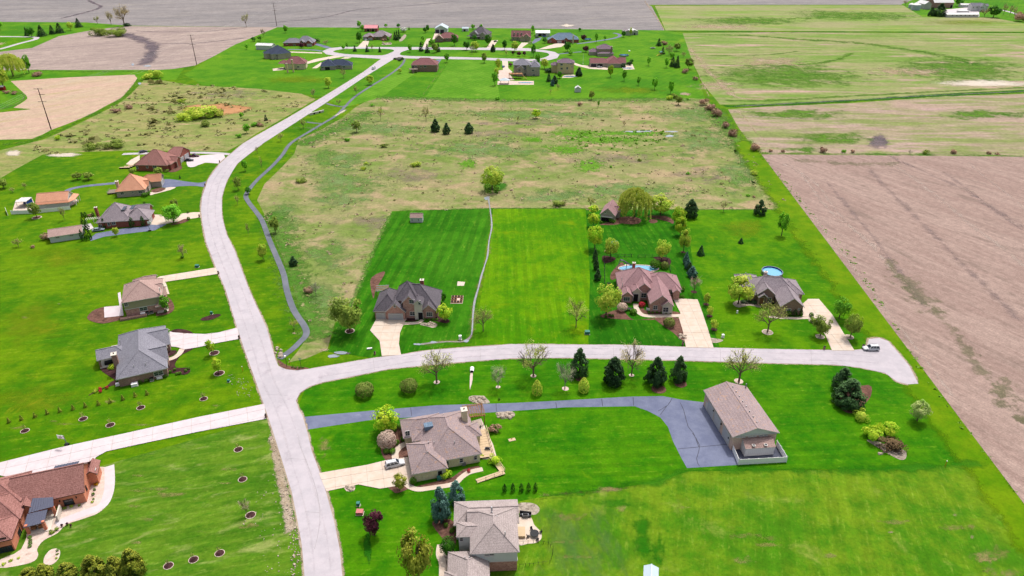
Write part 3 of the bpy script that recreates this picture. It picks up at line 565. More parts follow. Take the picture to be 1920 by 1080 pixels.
sheet('concrete_drive', smooth_pts([(278,404), (302,403), (320,405), (345,400), (377,398), (379,407), (350,411), (340,414), (310,420), (280,421)], 2), G['conc'], 5)
sheet('walkway', smooth_pts([(281,361), (300,357), (312,352), (330,351), (320,356), (305,360), (290,364), (282,366)], 2), G['conc'], 5)
for pts in [[(604,98.5), (540,96.5), (540,98.5), (604,100.5)], [(630,104), (590,111), (570,118), (572,121), (600,114), (644,106)], [(648,107), (660,108), (652,110), (638,110)],
            [(681,77), (692,77), (690,84), (688,88.5), (670,88.5)], [(800,73), (808,72), (803,80), (802,88.5), (793,88.5), (796,80)], [(815,62), (826,62), (820,70), (810,76)], [(922,76), (934,75.5), (928,84), (922,90), (912,90)],
            [(978,80), (992,80), (982,87), (978,91), (969,91)], [(1040,82), (1058,80), (1060,83), (1052,88), (1024,92), (1010,92)], [(941,112), (952,112), (953,128), (961,135), (950,144), (944,138)],
            [(1105,129), (1080,123), (1070,117), (1078,118), (1090,122), (1112,124), (1143,127), (1140,131)], [(511,129), (532,126), (534,131), (512,133)], [(585,128), (602,117), (605,121), (594,128)]]:
    sheet('concrete_drive', pts, G['conc'], 5)
# cast slabs, near drives
slabs('concrete_drive', [(706,598), (763,598), (758,605), (750,625), (748,645), (752,666), (716,668), (712,640), (694,620)], G['conc'], G['joint'], 9, (4.2, 4.6), 0)
slabs('concrete_drive', [(1262,560), (1308,562), (1318,590), (1328,620), (1334,640), (1338,653), (1286,652), (1280,620), (1272,594), (1276,588)], G['conc'], G['joint'], 9, (3.8, 4.4), 0)
slabs('concrete_drive', [(1515,561), (1535,561), (1560,590), (1602,658), (1560,658), (1548,630), (1533,608), (1524,596), (1505,594), (1503,572)], G['conc'], G['joint'], 9, (4.4, 4.4), 0)
slabs('concrete_drive', [(598,888), (690,872), (730,862), (765,858), (780,900), (762,908), (738,913), (712,917), (672,909), (612,922)], G['conc'], G['joint'], 9, (3.6, 3.2), radians(14))
slabs('concrete_drive', [(-200,912), (0,868), (120,838), (240,812), (370,783), (496,758), (499,786), (368,811), (250,836), (200,847), (180,858), (172,874), (172,890), (40,900), (0,892), (-200,940)], G['concw'], G['joint'], 9, (4.6, 3.8), radians(22))
slabs('concrete_drive', [(290,524), (300,519), (405,502), (409,514), (310,529), (313,536), (318,552), (312,552), (303,540)], G['conc'], G['joint'], 9, (3.6, 3.2), radians(19))
slabs('concrete_drive', [(318,622), (326,624), (355,626), (385,627), (410,624), (445,615), (450,636), (410,643), (370,652), (345,656), (335,652), (320,650)], G['concw'], G['joint'], 9, (3.8, 3.4), radians(22))
for pts, w_ in [([(342,654), (336,664), (326,671), (314,675)], 1.7), ([(748,607), (762,607), (785,605), (795,596), (800,588)], 1.5), ([(1192,570), (1194,580), (1203,590), (1222,593), (1276,592)], 1.8),
                ([(742,862), (741,850), (748,840), (760,833), (776,830)], 1.7), ([(762,908), (770,914), (785,918), (810,915), (850,908), (866,895), (880,886), (905,880)], 1.4), ([(828,1120), (830,1060), (824,1040), (826,1022)], 1.5),
                ([(1518,596), (1490,597), (1465,596), (1440,594)], 1.4), ([(795,112), (800,113)], 1)]:
    ribbon('walkway', pts, w_, G['conc'], 8)
ribbon('walkway', [(205,874), (206,905), (202,930), (190,950), (160,962), (125,975), (105,984)], 2.2, G['concw'], 8)
# beds
for mt, pts in [('mulch', [(166,600), (165,592), (180,580), (210,574), (228,582), (228,598), (200,606), (184,606)]), ('mulch', [(292,590), (300,592), (318,588), (327,578), (322,564), (312,556), (300,560)]),
                ('dmulch', [(377,601), (380,596), (400,590), (412,589), (412,593), (395,600)]),
                ('dmulch', [(167,742), (175,736), (215,722), (270,710), (316,700), (345,703), (357,697), (352,690), (330,690), (322,684), (300,690), (218,712), (200,724)]), ('dmulch', [(186,690), (215,712), (222,708), (222,690)]), ('dmulch', [(318,690), (330,690), (328,683), (338,668), (352,660), (362,654), (345,656), (318,672)]),
                ('dmulch', [(318,622), (332,617), (350,619), (362,625), (345,625), (325,625)]), ('dmulch', [(308,672), (312,660), (328,657), (332,660), (322,667)]),
                ('mulch', [(694,530), (700,518), (716,510), (722,512), (712,530), (704,545), (700,560)]), ('dmulch', [(760,602), (763,590), (784,590), (784,598), (778,603)]), ('dmulch', [(790,594), (820,592), (842,600), (840,606), (828,605), (800,598)]),
                ('stonebed', [(787,609), (794,605), (806,607), (815,605), (820,611), (812,615), (800,612)]),
                ('mulch', [(1125,594), (1140,586), (1165,580), (1175,590), (1190,600), (1225,597), (1225,600), (1190,600), (1150,598)]), ('mulch', [(1228,596), (1275,597), (1286,630), (1286,642), (1275,636), (1262,624), (1242,610)]),
                ('mulch', [(1200,586), (1204,576), (1215,584), (1262,584), (1276,588), (1270,591), (1225,590)]), ('stonebed', [(1332,634), (1356,638), (1345,643), (1334,642)]), ('dmulch', [(1130,480), (1155,484), (1145,492), (1132,493)]), ('dmulch', [(1224,482), (1255,484), (1256,497), (1240,492)]),
                ('mulch', [(1165,492), (1172,498), (1188,505), (1160,520), (1146,525), (1146,512)]), ('mulch', [(1144,412), (1160,418), (1185,421), (1200,418), (1200,410), (1175,406)]), ('mulch', [(1211,406), (1245,405), (1262,412), (1262,420), (1250,415)]), ('mulch', [(1125,422), (1135,418), (1160,414), (1165,419), (1150,422)]),
                ('mulch', [(1216,415), (1222,411), (1232,413), (1232,417), (1222,419)]), ('stonebed', [(1374,570), (1382,564), (1400,565), (1425,572), (1425,577), (1405,573), (1385,577)]), ('stonebed', [(1515,600), (1524,598), (1530,604), (1524,607)]),
                ('mulch', [(775,912), (746,925), (735,920), (728,913), (750,908), (770,905)]), ('mulch', [(747,848), (758,838), (765,840), (764,858), (750,860)]), ('mulch', [(714,842), (722,812), (750,800), (760,820), (755,836), (742,852), (738,866), (722,862)]),
                ('mulch', [(782,912), (830,900), (850,894), (870,880), (898,874), (895,880), (870,888), (850,905), (800,913)]), ('mulch', [(810,983), (826,975), (850,978), (855,1020), (840,1020)]), ('stonebed', [(822,1030), (850,1022), (850,1100), (834,1100)]),
                ('mulch', [(1573,757), (1576,735), (1628,722), (1634,738), (1625,754), (1600,775), (1580,770)]), ('stonebed', [(1625,826), (1640,836), (1660,848), (1686,862), (1698,860), (1697,845), (1670,838), (1640,826)]),
                ('stonebed', [(881,752), (880,744), (896,742), (912,748), (918,756), (896,757)]), ('stonebed', [(930,774), (960,772), (965,780), (950,785), (936,783)]), ('gravel', [(882,728), (886,712), (886,693), (883,693), (881,712), (881,730)]),
                ('gravel', [(646,912), (664,911), (664,920), (650,921)]), ('mulch', [(521,674), (528,690), (545,694), (580,692), (566,688), (540,686)]), ('dmulch', [(740,110), (748,107), (756,108), (752,113), (744,113)]),
                ('stonebed', [(715,84), (725,80), (735,82), (730,84)]), ('stonebed', [(748,76), (758,65), (762,68), (754,77)]), ('mulch', [(318,308), (335,308), (342,315), (330,322), (316,322)]), ('mulch', [(283,357), (300,352), (311,354), (300,360), (288,361)]),
                ('mulch', [(320,422), (334,416), (345,411), (356,411), (350,416), (336,420)])]:
    sheet('planting_bed', smooth_pts(pts, 3), G[mt], 7)
sheet('gravel_bed', smooth_pts([(0,1065), (40,1060), (65,1052), (72,1040), (70,1030), (82,1014), (108,1000), (125,984), (160,972), (185,962), (200,945), (205,905), (204,882), (196,876), (170,878), (120,890), (90,960), (60,980), (40,1030), (0,1050)], 3), G['gravel'], 7)
sheet('gravel_bed', smooth_pts([(82,1056), (84,1044), (94,1032), (106,1029), (113,1034), (110,1048), (98,1059), (88,1059)], 3), G['gravel'], 7)
sheet('patio', [(195,576), (229,573), (232,592), (196,596)], G['concw'], 8); sheet('patio', [(221,550), (226,548), (229,572), (224,574)], G['concw'], 8)
sheet('patio', smooth_pts([(972,1020), (970,975), (990,966), (998,975), (1002,985), (1014,998), (1015,1010), (1006,1018), (990,1020)], 3), G['conc'], 8)
sheet('planting_bed', smooth_pts([(972,945), (990,943), (1004,946), (1012,955), (1005,965), (990,965), (972,962)], 3), G['stonebed'], 7)
sheet('patio', [(885,790), (902,785), (925,835), (932,860), (905,862), (890,830)], G['conc'], 7)
sheet('patio', [(105,372), (112,368), (148,375), (142,382), (128,388)], G['conc'], 6); sheet('patio', [(24,394), (30,375), (60,372), (66,384), (60,396), (26,400)], G['conc'], 6)
sheet('patio', smooth_pts([(1154,507), (1158,499), (1175,496), (1200,500), (1215,497), (1228,504), (1226,510), (1170,512)], 3), G['conc'], 6)
sheet('patio', [(933,159), (933,152), (1001,152), (1001,159)], G['gravel'], 6); sheet('patio', [(932,143), (934,132), (948,131), (965,150), (950,152), (936,150)], G['gravel'], 5)
sheet('patio', [(1163,122), (1186,121), (1190,130), (1170,131)], G['conc'], 5); sheet('patio', [(1053,146), (1058,141), (1075,140), (1084,143), (1070,146)], G['conc'], 5)
sheet('patio', [(154,423), (170,419), (176,428), (165,432)], G['concw'], 5); sheet('patio', [(836,546), (837,534), (849,535), (846,547)], G['mulch'], 3)
sheet('concrete_pad', [(857,536), (858,528), (872,529), (870,536)], G['conc'], 7)
sheet('farm_yard', [(1762,31), (1772,18), (1815,14), (1836,20), (1836,31)], G['concw'], 6)
ribbon('farm_lane', [(1870,17), (1895,23), (1920,31), (1960,44)], 5, G['road'], 6)
ribbon('farm_lane', [(-60,104), (0,92), (35,82), (62,75), (68,72), (62,69.5), (0,68.5), (-100,67)], 5, G['road'], 5)
sheet('lawn', [(-100,100), (-100,71), (0,71), (55,71.5), (60,73), (35,79), (0,87), (-60,100)], G['lotb'], 4)
patch('bare_soil', [(-40,80), (20,78), (22,82), (-10,88), (-40,90)], G['a_soil'], 5, sm=0)
# creek and standing water
CR = [(915,368), (917,380), (920,400), (922,425), (917,452), (914,480), (909,497), (902,520), (897,540), (890,565), (887,590), (886,610), (884,628), (875,638), (864,641), (840,641), (812,643), (790,646)]
ribbon('creek_bank', CR, 4.2, G['a_tan'], 6, feather=True)
ribbon('creek', CR, [1.6, .7, .5, .7, .45, .7, .5, .7, .6, .8, .6, .5, .5, 1.0, .6, .5, .7, 1.0], G['creek'], 7)
ribbon('creek_water', CR[:13], .3, G['cwater'], 8)
sheet('concrete_pad', [(1371,840), (1455,836), (1473,866), (1386,871)], G['dpad'], 7)
for e in [(912,372,4,3), (813,642,6,2), (782,646,8,1.6), (874,640,5,3), (640,662,14,3), (625,668,10,3)]: sheet('creek_water', ell(*e, 12, .3, int(e[0])), G['cwater'], 9)
for e in [(1190,247,18,1.2), (1210,246,16,1.1), (1260,247,14,1), (1256,255,7,2.4), (276,124,7,1.5), (249,121,3,2), (262,157,3,2)]: sheet('creek_water', ell(*e, 12, .3, int(e[0])), G['cwater'], 9)
# ------------------------------------------------------------------ materials for buildings
M = {}
M['r_gray'] = shingle('roof_gray', D(126,126,139), D(168,166,177)); M['r_dgray'] = shingle('roof_dark_gray', D(88,85,94), D(132,124,132))
M['r_mid'] = shingle('roof_midgray', D(138,126,136), D(187,175,180)); M['r_brown'] = shingle('roof_brown', D(145,99,92), D(192,141,134))
M['r_mauve'] = shingle('roof_mauve', D(159,123,127), D(198,159,163)); M['r_tan'] = shingle('roof_taupe', D(154,137,139), D(192,172,172), D(205,163,130))
M['r_pink'] = shingle('roof_pinktan', D(168,137,132), D(208,179,170)); M['r_pale2'] = shingle('roof_pale_taupe', D(168,154,152), D(204,190,188)); M['r_orange'] = shingle('roof_orange', D(219,150,119), D(244,187,156)); M['r_rust'] = shingle('roof_rust', D(192,134,103), D(217,157,128))
M['r_slate'] = shingle('roof_slate', D(50,61,84), D(81,92,117)); M['r_blue'] = shingle('roof_blue', D(103,126,150), D(139,161,183)); M['r_purple'] = shingle('roof_purple', D(117,97,115), D(157,135,148))
M['r_maroon'] = shingle('roof_maroon', D(132,88,92), D(168,117,117)); M['r_white'] = flat_mat('white_metal_roof', D(246,246,246), .45, .05, .3); M['r_pale'] = flat_mat('pale_blue_metal_roof', D(210,228,241), .45, .06, .3)
M['r_red'] = flat_mat('pink_metal_roof', D(246,157,168), .5, .06, .3)
M['b_orange'] = brickm('orange_brick', D(240,139,108), D(250,161,128), D(250,189,157)); M['b_red'] = brickm('red_brick', D(157,79,70), D(189,103,87), D(201,142,129))
M['b_brown'] = brickm('brown_brick', D(152,117,106), D(187,147,134), D(201,173,159)); M['b_mix'] = brickm('mixed_brick', D(189,124,115), D(231,178,166), D(237,201,189), .6)
M['b_tan'] = brickm('tan_brick', D(243,218,178), D(250,246,210), D(250,237,208), .7); M['b_pink'] = brickm('pink_brick', D(231,189,171), D(250,216,197), D(248,225,208))
M['b_stone'] = brickm('grey_stone', D(178,164,155), D(216,199,187), D(225,212,201), .5); M['b_yellow'] = brickm('yellow_brick', D(243,210,155), D(250,231,178), D(250,231,189))
M['s_white'] = siding('white_siding', D(250,250,250)); M['s_tan'] = siding('tan_siding', D(199,187,157)); M['s_gray'] = siding('grey_siding', D(216,216,208)); M['s_blue'] = siding('pale_siding', D(243,250,250)); M['s_metal'] = siding('white_metal_siding', D(250,250,250), .5, True)
M['stucco'] = flat_mat('pale_stucco', D(241,231,217), .9, .08, .8); M['trim'] = flat_mat('white_trim', D(240,236,232), .6, .03); M['dtrim'] = flat_mat('dark_trim', D(70,54,52), .6, .05); M['ttrim'] = flat_mat('tan_trim', D(196,184,166), .6, .05)
M['glass'] = glassm('window_glass'); M['gdoor'] = flat_mat('garage_door_white', D(214,214,218), .6, .04); M['gdoord'] = flat_mat('garage_door_dark', D(64,56,78), .5, .05); M['dark'] = flat_mat('dark_opening', D(34,32,38), .9, .1)
M['seam'] = flat_mat('standing_seam_metal', D(104,108,130), .4, .08, .8, .4, .3); M['wood'] = flat_mat('cedar_wood', D(176,128,88), .8, .15, 1.5); M['wgrey'] = flat_mat('weathered_wood', D(150,136,122), .85, .15, 1.5); M['ltwood'] = flat_mat('pale_deck_wood', D(222,196,160), .8, .12, 1.5)
M['vinyl'] = flat_mat('white_vinyl', L(236,234,234), .45, .03, .5); M['black'] = flat_mat('black_plastic', D(38,38,44), .6, .1); M['steel'] = flat_mat('grey_steel', D(150,154,162), .4, .08, 2, .4, .4); M['pole'] = flat_mat('brown_pole_wood', D(84,56,58), .9, .15, 1)
M['pipe'] = flat_mat('vent_pipe', D(214,212,214), .5, .05); M['red'] = flat_mat('red_paint', D(176,40,40), .4, .05); M['orange'] = flat_mat('orange_plastic', D(230,110,50), .5, .05); M['yellow'] = flat_mat('yellow_paint', D(236,190,40), .5, .05)
M['blue'] = flat_mat('blue_liner', D(34,70,160), .5, .08); M['stone'] = flat_mat('field_stone', D(196,180,162), .9, .2, 1.0); M['teal'] = flat_mat('teal_box', D(66,140,128), .5, .06); M['pinkb'] = flat_mat('pink_box', D(214,130,128), .6, .06)

# ------------------------------------------------------------------ houses
class House:
    """a building; its walls, roofs, windows, doors and chimneys are parts. Corners are given where the photograph shows the eaves."""
    def __init__(s, name, label, cat, A, B, z, roof, wall, trim='trim', group=None, ang=None):
        a = P(*A, z); b = P(*B, z); s.ang = atan2(b.y-a.y, b.x-a.x) if ang is None else radians(ang); s.o = Vector((a.x, a.y, 0))
        s.root = empty(name, s.o, s.ang, label, cat, group); s.roof = roof; s.wall = wall; s.trim = trim; s.k = 0
        s.c, s.s = cos(s.ang), sin(s.ang)
    def loc(s, px, z):
        p = P(*px, z)-s.o; return (p.x*s.c+p.y*s.s, -p.x*s.s+p.y*s.c)
    def wing(s, A, B, z, depth, axis='x', ends='hh', pitch=.7, roof=None, wall=None, z0=0.0, oh=.45, split=None, upper=None, trim=None, open_=False, rect=None, soff=None):
        s.k += 1; e = s.k*.003
        if rect: x0, y0, x1, y1 = rect
        else:
            a = s.loc(A, z); b = s.loc(B, z); x0, x1 = a[0], b[0]; y0 = (a[1]+b[1])/2 if abs(a[1]-b[1]) < 3 else min(a[1], b[1]); y1 = y0+depth
        x0 += e; x1 -= e; y0 += e; y1 -= e; z += e
        R_ = M[roof or s.roof]; W_ = M[wall or s.wall]; T_ = M[trim or s.trim]
        t = .2; wx0, wx1, wy0, wy1 = x0+oh, x1-oh, y0+oh, y1-oh
        hw = (y1-y0)/2 if axis == 'x' else (x1-x0)/2; rz = z+hw*pitch
        # roof skin
        mb = MB()
        def T(p): return p if axis == 'x' else (p[1], p[0], p[2])
        if axis == 'x': a0, a1, b0, b1 = x0, x1, y0, y1
        else: a0, a1, b0, b1 = y0, y1, x0, x1
        bm_ = (b0+b1)/2; i0 = min(hw, (a1-a0)/2) if ends[0] == 'h' else 0; i1 = min(hw, (a1-a0)/2) if ends[1] == 'h' else 0
        if i0+i1 > a1-a0: i0 = i1 = (a1-a0)/2
        for dz, m in ((0, 0), (-t, 1)):
            p = [(a0, b0, z+dz), (a1, b0, z+dz), (a1, b1, z+dz), (a0, b1, z+dz), (a0+i0, bm_, rz+dz), (a1-i1, bm_, rz+dz)]
            fs = [(0, 1, 5, 4), (2, 3, 4, 5)]
            if i0: fs.append((3, 0, 4))
            if i1: fs.append((1, 2, 5))
            for f in fs:
                q = [T(p[i]) for i in f]
                if (axis != 'x') != (m == 1): q = q[::-1]
                mb.poly(q, m)
        lo = [(a0, b0), (a1, b0), (a1, b1), (a0, b1)]
        edges = [((a0, b0, z), (a1, b0, z)), ((a1, b1, z), (a0, b1, z))]
        edges += [((a0, b1, z), (a0, b0, z))] if i0 else [((a0, b1, z), (a0, bm_, rz)), ((a0, bm_, rz), (a0, b0, z))]
        edges += [((a1, b0, z), (a1, b1, z))] if i1 else [((a1, b0, z), (a1, bm_, rz)), ((a1, bm_, rz), (a1, b1, z))]
        for p, q in edges:
            mb.quad(T((p[0], p[1], p[2]-t)), T((q[0], q[1], q[2]-t)), T(q), T(p), 1)
        # ridge and hip caps
        cap = []
        rr = [((a0+i0, bm_, rz), (a1-i1, bm_, rz))]
        if i0: rr += [((a0, b0, z), (a0+i0, bm_, rz)), ((a0, b1, z), (a0+i0, bm_, rz))]
        if i1: rr += [((a1, b0, z), (a1-i1, bm_, rz)), ((a1, b1, z), (a1-i1, bm_, rz))]
        for p, q in rr: mb.bar(Vector(T(p))+Vector((0, 0, .03)), Vector(T(q))+Vector((0, 0, .03)), .28, .08, 0)
        mb.build('roof', [R_, T_], s.root)
        if not open_:
            mb = MB(); zt = z-.02
            def wallbox(mb, za, zb, g=0.0):
                c = [(wx0-g, wy0-g), (wx1+g, wy0-g), (wx1+g, wy1+g), (wx0-g, wy1+g)]
                for i in range(4):
                    a, b = c[i], c[(i+1) % 4]; mb.quad((a[0], a[1], za), (b[0], b[1], za), (b[0], b[1], zb), (a[0], a[1], zb))
            def gables(mb):
                for at_, e_, iv in ((a0+oh, ends[0], 1), (a1-oh, ends[1], 0)):
                    if e_ != 'g': continue
                    q = [(at_, b0+oh, zt), (at_, b1-oh, zt), (at_, b1-oh, z+oh*pitch-t*1.3), (at_, bm_, rz-t*1.3), (at_, b0+oh, z+oh*pitch-t*1.3)]
                    q = [T(p) for p in q]; mb.poly(q if iv == 0 else q[::-1])
            zt2 = z+oh*pitch-t*1.3 if 'h' not in ends else zt
            if split:
                wallbox(mb, z0, split); mb.build('wall', W_, s.root)
                m2 = MB(); wallbox(m2, split, zt, .03); zt = zt; gables(m2); m2.build('upper_wall', M[upper], s.root)
                m3 = MB()
                for a_, b_ in (((wx0-.06, wy0-.06), (wx1+.06, wy0-.06)), ((wx1+.06, wy0-.06), (wx1+.06, wy1+.06)), ((wx0-.06, wy1+.06), (wx0-.06, wy0-.06))):
                    m3.bar((*a_, split), (*b_, split), .1, .18)
                m3.build('band_course', T_, s.root)
            else:
                wallbox(mb, z0, zt); gables(mb)
                mb.build('wall', W_, s.root)
        return dict(x0=wx0, x1=wx1, y0=wy0, y1=wy1, z=z, rz=rz, hw=hw, axis=axis)
    def _hit(s, w, side, px):
        u = (px[0]-960)/CF; v = (px[1]-540)/CF; d = Vector((u, CC-v*CS, -CS-v*CC)); o = Vector((0, 0, CH))-s.o; o.z = CH
        lo = (o.x*s.c+o.y*s.s, -o.x*s.s+o.y*s.c, o.z); ld = (d.x*s.c+d.y*s.s, -d.x*s.s+d.y*s.c, d.z)
        ax, val = {'S': (1, w['y0']), 'N': (1, w['y1']), 'W': (0, w['x0']), 'E': (0, w['x1'])}[side]
        t = (val-lo[ax])/ld[ax]; return [lo[i]+ld[i]*t for i in range(3)]
    def plate(s, w, side, px, zc=None, half=.4):
        p = s._hit(w, side, px)
        if zc is not None: p[2] = zc
        n = {'S': (0, -1), 'N': (0, 1), 'W': (-1, 0), 'E': (1, 0)}[side]; i = 1-{'S': 1, 'N': 1, 'W': 0, 'E': 0}[side]; k = 'xy'[i]
        lo_, hi_ = w[k+'0']+half, w[k+'1']-half; p[i] = (lo_+hi_)/2 if lo_ > hi_ else min(max(p[i], lo_), hi_)
        p[2] = min(max(p[2], .7), max(w['z'], w['rz']-1.2)); return p, n
    def win(s, w, side, px, ww=1.2, hh=1.4, n=2, zc=None, trim=None, rows=1):
        p, nn = s.plate(w, side, px, zc, ww/2+.2); tx, ty = -nn[1], nn[0]
        fr = MB(); T_ = M[trim or 'trim']
        def pt(a, z, d): return (p[0]+tx*a+nn[0]*d, p[1]+ty*a+nn[1]*d, p[2]+z)
        for a in (-ww/2, ww/2): fr.bar(pt(a, -hh/2-.05, .05), pt(a, hh/2+.05, .05), .12, .12)
        for z in (-hh/2, hh/2): fr.bar(pt(-ww/2, z, .052), pt(ww/2, z, .052), .12, .12)
        for k in range(1, n): a = -ww/2+ww*k/n; fr.bar(pt(a, -hh/2, .05), pt(a, hh/2, .05), .07, .07)
        for k in range(1, rows+1): z = -hh/2+hh*k/(rows+1); fr.bar(pt(-ww/2, z, .05), pt(ww/2, z, .05), .05, .05)
        fr.bar(pt(-ww/2-.12, -hh/2-.08, .08), pt(ww/2+.12, -hh/2-.08, .08), .2, .1)
        f = fr.build('window', T_, s.root); pn = MB()
        for k in range(n):
            a0 = -ww/2+ww*k/n; a1 = a0+ww/n; pn.quad(pt(a0, -hh/2, .03), pt(a1, -hh/2, .03), pt(a1, hh/2, .03), pt(a0, hh/2, .03))
        pn.build('pane', M['glass'], f); return f
    def gdoor(s, w, side, px, ww=4.6, hh=2.3, mat='gdoor', zc=None):
        p, nn = s.plate(w, side, px, zc or hh/2+.05, ww/2+.3); tx, ty = -nn[1], nn[0]
        def pt(a, z, d): return (p[0]+tx*a+nn[0]*d, p[1]+ty*a+nn[1]*d, p[2]+z)
        mb = MB(); k = 4
        for i in range(k):
            z = -hh/2+hh*(i+.5)/k; mb.bar(pt(-ww/2, z, .06), pt(ww/2, z, .06), .1, hh/k-.06)
        d = mb.build('garage_door', M[mat], s.root); fr = MB()
        for a in (-ww/2-.08, ww/2+.08): fr.bar(pt(a, -hh/2, .08), pt(a, hh/2+.16, .08), .14, .14)
        fr.bar(pt(-ww/2-.15, hh/2+.09, .082), pt(ww/2+.15, hh/2+.09, .082), .14, .14); fr.build('door_frame', M['trim'], d); return d
    def door(s, w, side, px, ww=1.1, hh=2.2, mat='dark', recess=False):
        p, nn = s.plate(w, side, px, hh/2+.1); tx, ty = -nn[1], nn[0]
        def pt(a, z, d): return (p[0]+tx*a+nn[0]*d, p[1]+ty*a+nn[1]*d, p[2]+z)
        mb = MB(); mb.bar(pt(0, -hh/2, .04), pt(0, hh/2, .04), ww, .08)
        if abs(nn[0]) > .5: mb = MB(); mb.box(pt(0, 0, .04), (.08, ww, hh))
        else: mb = MB(); mb.box(pt(0, 0, .04), (ww, .08, hh))
        d = mb.build('door', M[mat], s.root); fr = MB()
        for a in (-ww/2-.06, ww/2+.06): fr.bar(pt(a, -hh/2, .06), pt(a, hh/2+.1, .06), .12, .12)
        fr.bar(pt(-ww/2-.1, hh/2+.07, .062), pt(ww/2+.1, hh/2+.07, .062), .12, .12); fr.build('door_frame', M['trim'], d)
    def chim(s, px, z, w=(1.0, 1.4), top=2.0, mat='b_brown', z0=0, cap='stucco'):
        x, y = s.loc(px, z); zt = z
        c = MB().box((x, y, (z0+zt)/2), (w[0], w[1], zt-z0)).build('chimney', M[mat], s.root)
        MB().box((x, y, zt+.08), (w[0]+.25, w[1]+.25, .16)).build('chimney_cap', M[cap], c)
        k = MB(); k.tube((x, y, zt+.16), (x, y, zt+.5), .16, .16, 8); k.build('flue', M['dark'], c)
    def vent(s, pts, z, r=.1, h=.5, mat='pipe'):
        for px in pts:
            x, y = s.loc(px, z); MB().tube((x, y, z-1.0), (x, y, z+h), r, r, 6).build('vent_pipe', M[mat], s.root)
    def post(s, w, px_list, z, mat='wood', r=.25):
        for px in px_list:
            x, y = s.loc(px, 0); MB().box((x, y, z/2), (r, r, z)).build('porch_post', M[mat], s.root)
    def shutters(s, w, side, px, off=.85, hh=1.4, mat='dark'):
        p, nn = s.plate(w, side, px); tx, ty = -nn[1], nn[0]
        for q in (-off, off):
            mb = MB(); c = (p[0]+tx*q+nn[0]*.04, p[1]+ty*q+nn[1]*.04, p[2]); mb.box(c, (.35 if abs(tx) > .5 else .06, .35 if abs(ty) > .5 else .06, hh)); mb.build('shutter', M[mat], s.root)

# 1 orange brick house, bottom left ------------------------------------------------
h = House('brick_house', 'orange brick house with brown roofs and grey metal porch roof in the lower left corner', 'house', (93.7,937), (160.8,922.4), 3.4, 'r_brown', 'b_orange', 'dtrim')
w1 = h.wing(None, None, 3.4, 0, 'x', 'gg', .75, rect=(-8, 0, 6.9, 10.8)); h.win(w1, 'S', (129,941), 1.9, 1.5, 2, trim='dtrim'); h.win(w1, 'E', (161,915), .6, 1.2, 1, trim='dtrim')
w2 = h.wing(None, None, 3.4, 0, 'y', 'gg', .75, rect=(5.9, 5.6, 8.7, 10.4), roof='r_brown'); h.win(w2, 'E', (169,900), .8, 1.2, 1)
w3 = h.wing(None, None, 4.4, 0, 'x', 'hh', .62, rect=(-21, .4, -5.4, 10.4))
w4 = h.wing(None, None, 3.6, 0, 'x', 'hh', .7, rect=(-15, -4.4, -4.7, 5.4))
w5 = h.wing(None, None, 3.6, 0, 'x', 'hh', .62, rect=(-20, -10.2, -5.0, -2.6)); h.win(w5, 'S', (8,1034), 3.4, 1.9, 4, trim='dtrim', rows=1); h.win(w5, 'S', (5,1010), 1.2, .5, 2, trim='dtrim'); h.win(w5, 'E', (42,1010), 1.5, 1.8, 2, trim='dtrim', rows=1)
w6 = h.wing(None, None, 3.5, 0, 'y', 'gg', .8, rect=(-5.8, -1.2, -3.4, 4)); h.win(w6, 'E', (61,936), .8, 1.6, 1, trim='dtrim')
for px in ((112,939), (143,932)):
    p, nn = h.plate(w1, 'S', px); MB().box((p[0], p[1]-.12, p[2]), (.2, .22, .4)).build('wall_lamp', M['black'], h.root)
def seamroof(h, quads, name='metal_roof', n=9):
    mb = MB(); rb = MB()
    for q in quads:
        q = [Vector(v) for v in q]; nrm = (q[1]-q[0]).cross(q[3]-q[0]).normalized()
        if nrm.z < 0: nrm = -nrm
        mb.poly([v for v in q]); mb.poly([v-nrm*.12 for v in q][::-1])
        for i in range(4): a, b = q[i], q[(i+1) % 4]; mb.quad(a-nrm*.12, b-nrm*.12, b, a)
        for k in range(n+1):
            t = k/n; rb.bar(q[0].lerp(q[1], t)+nrm*.04, q[3].lerp(q[2], t)+nrm*.04, .06, .09)
    o = mb.build(name, M['seam'], h.root); rb.build('roof_seam', M['seam'], o); return o
seamroof(h, [((-3.8, -2.4, 3.0), (1.0, -2.0, 3.0), (.6, .3, 3.7), (-3.3, .8, 4.2))])
seamroof(h, [((-4.1, -6.2, 2.5), (-.2, -6.0, 2.5), (-.1, -2.6, 3.0), (-3.9, -2.6, 3.0))])
seamroof(h, [((-1.6, 10.4, 3.2), (3.4, 10.4, 3.2), (3.6, 12.6, 2.8), (-1.4, 12.6, 2.8))][0:1], n=8)
for x, y in ((-3.7, -5.8), (-.5, -5.7), (.7, -1.8)): MB().box((x, y, 1.35), (.55, .55, 2.7)).build('porch_post', M['b_orange'], h.root)
MB().box((-1.9, -3.8, .12), (4.6, 5.0, .24)).build('porch_slab', M['stucco'], h.root); MB().box((1.5, -2.2, .9), (.3, 3.6, 1.8)).build('garden_wall', M['stucco'], h.root)
for x in (-3.0, -1.6): MB().box((x, -4.6, .6), (.9, .9, .8)).build('porch_chair', M['wood'], h.root)

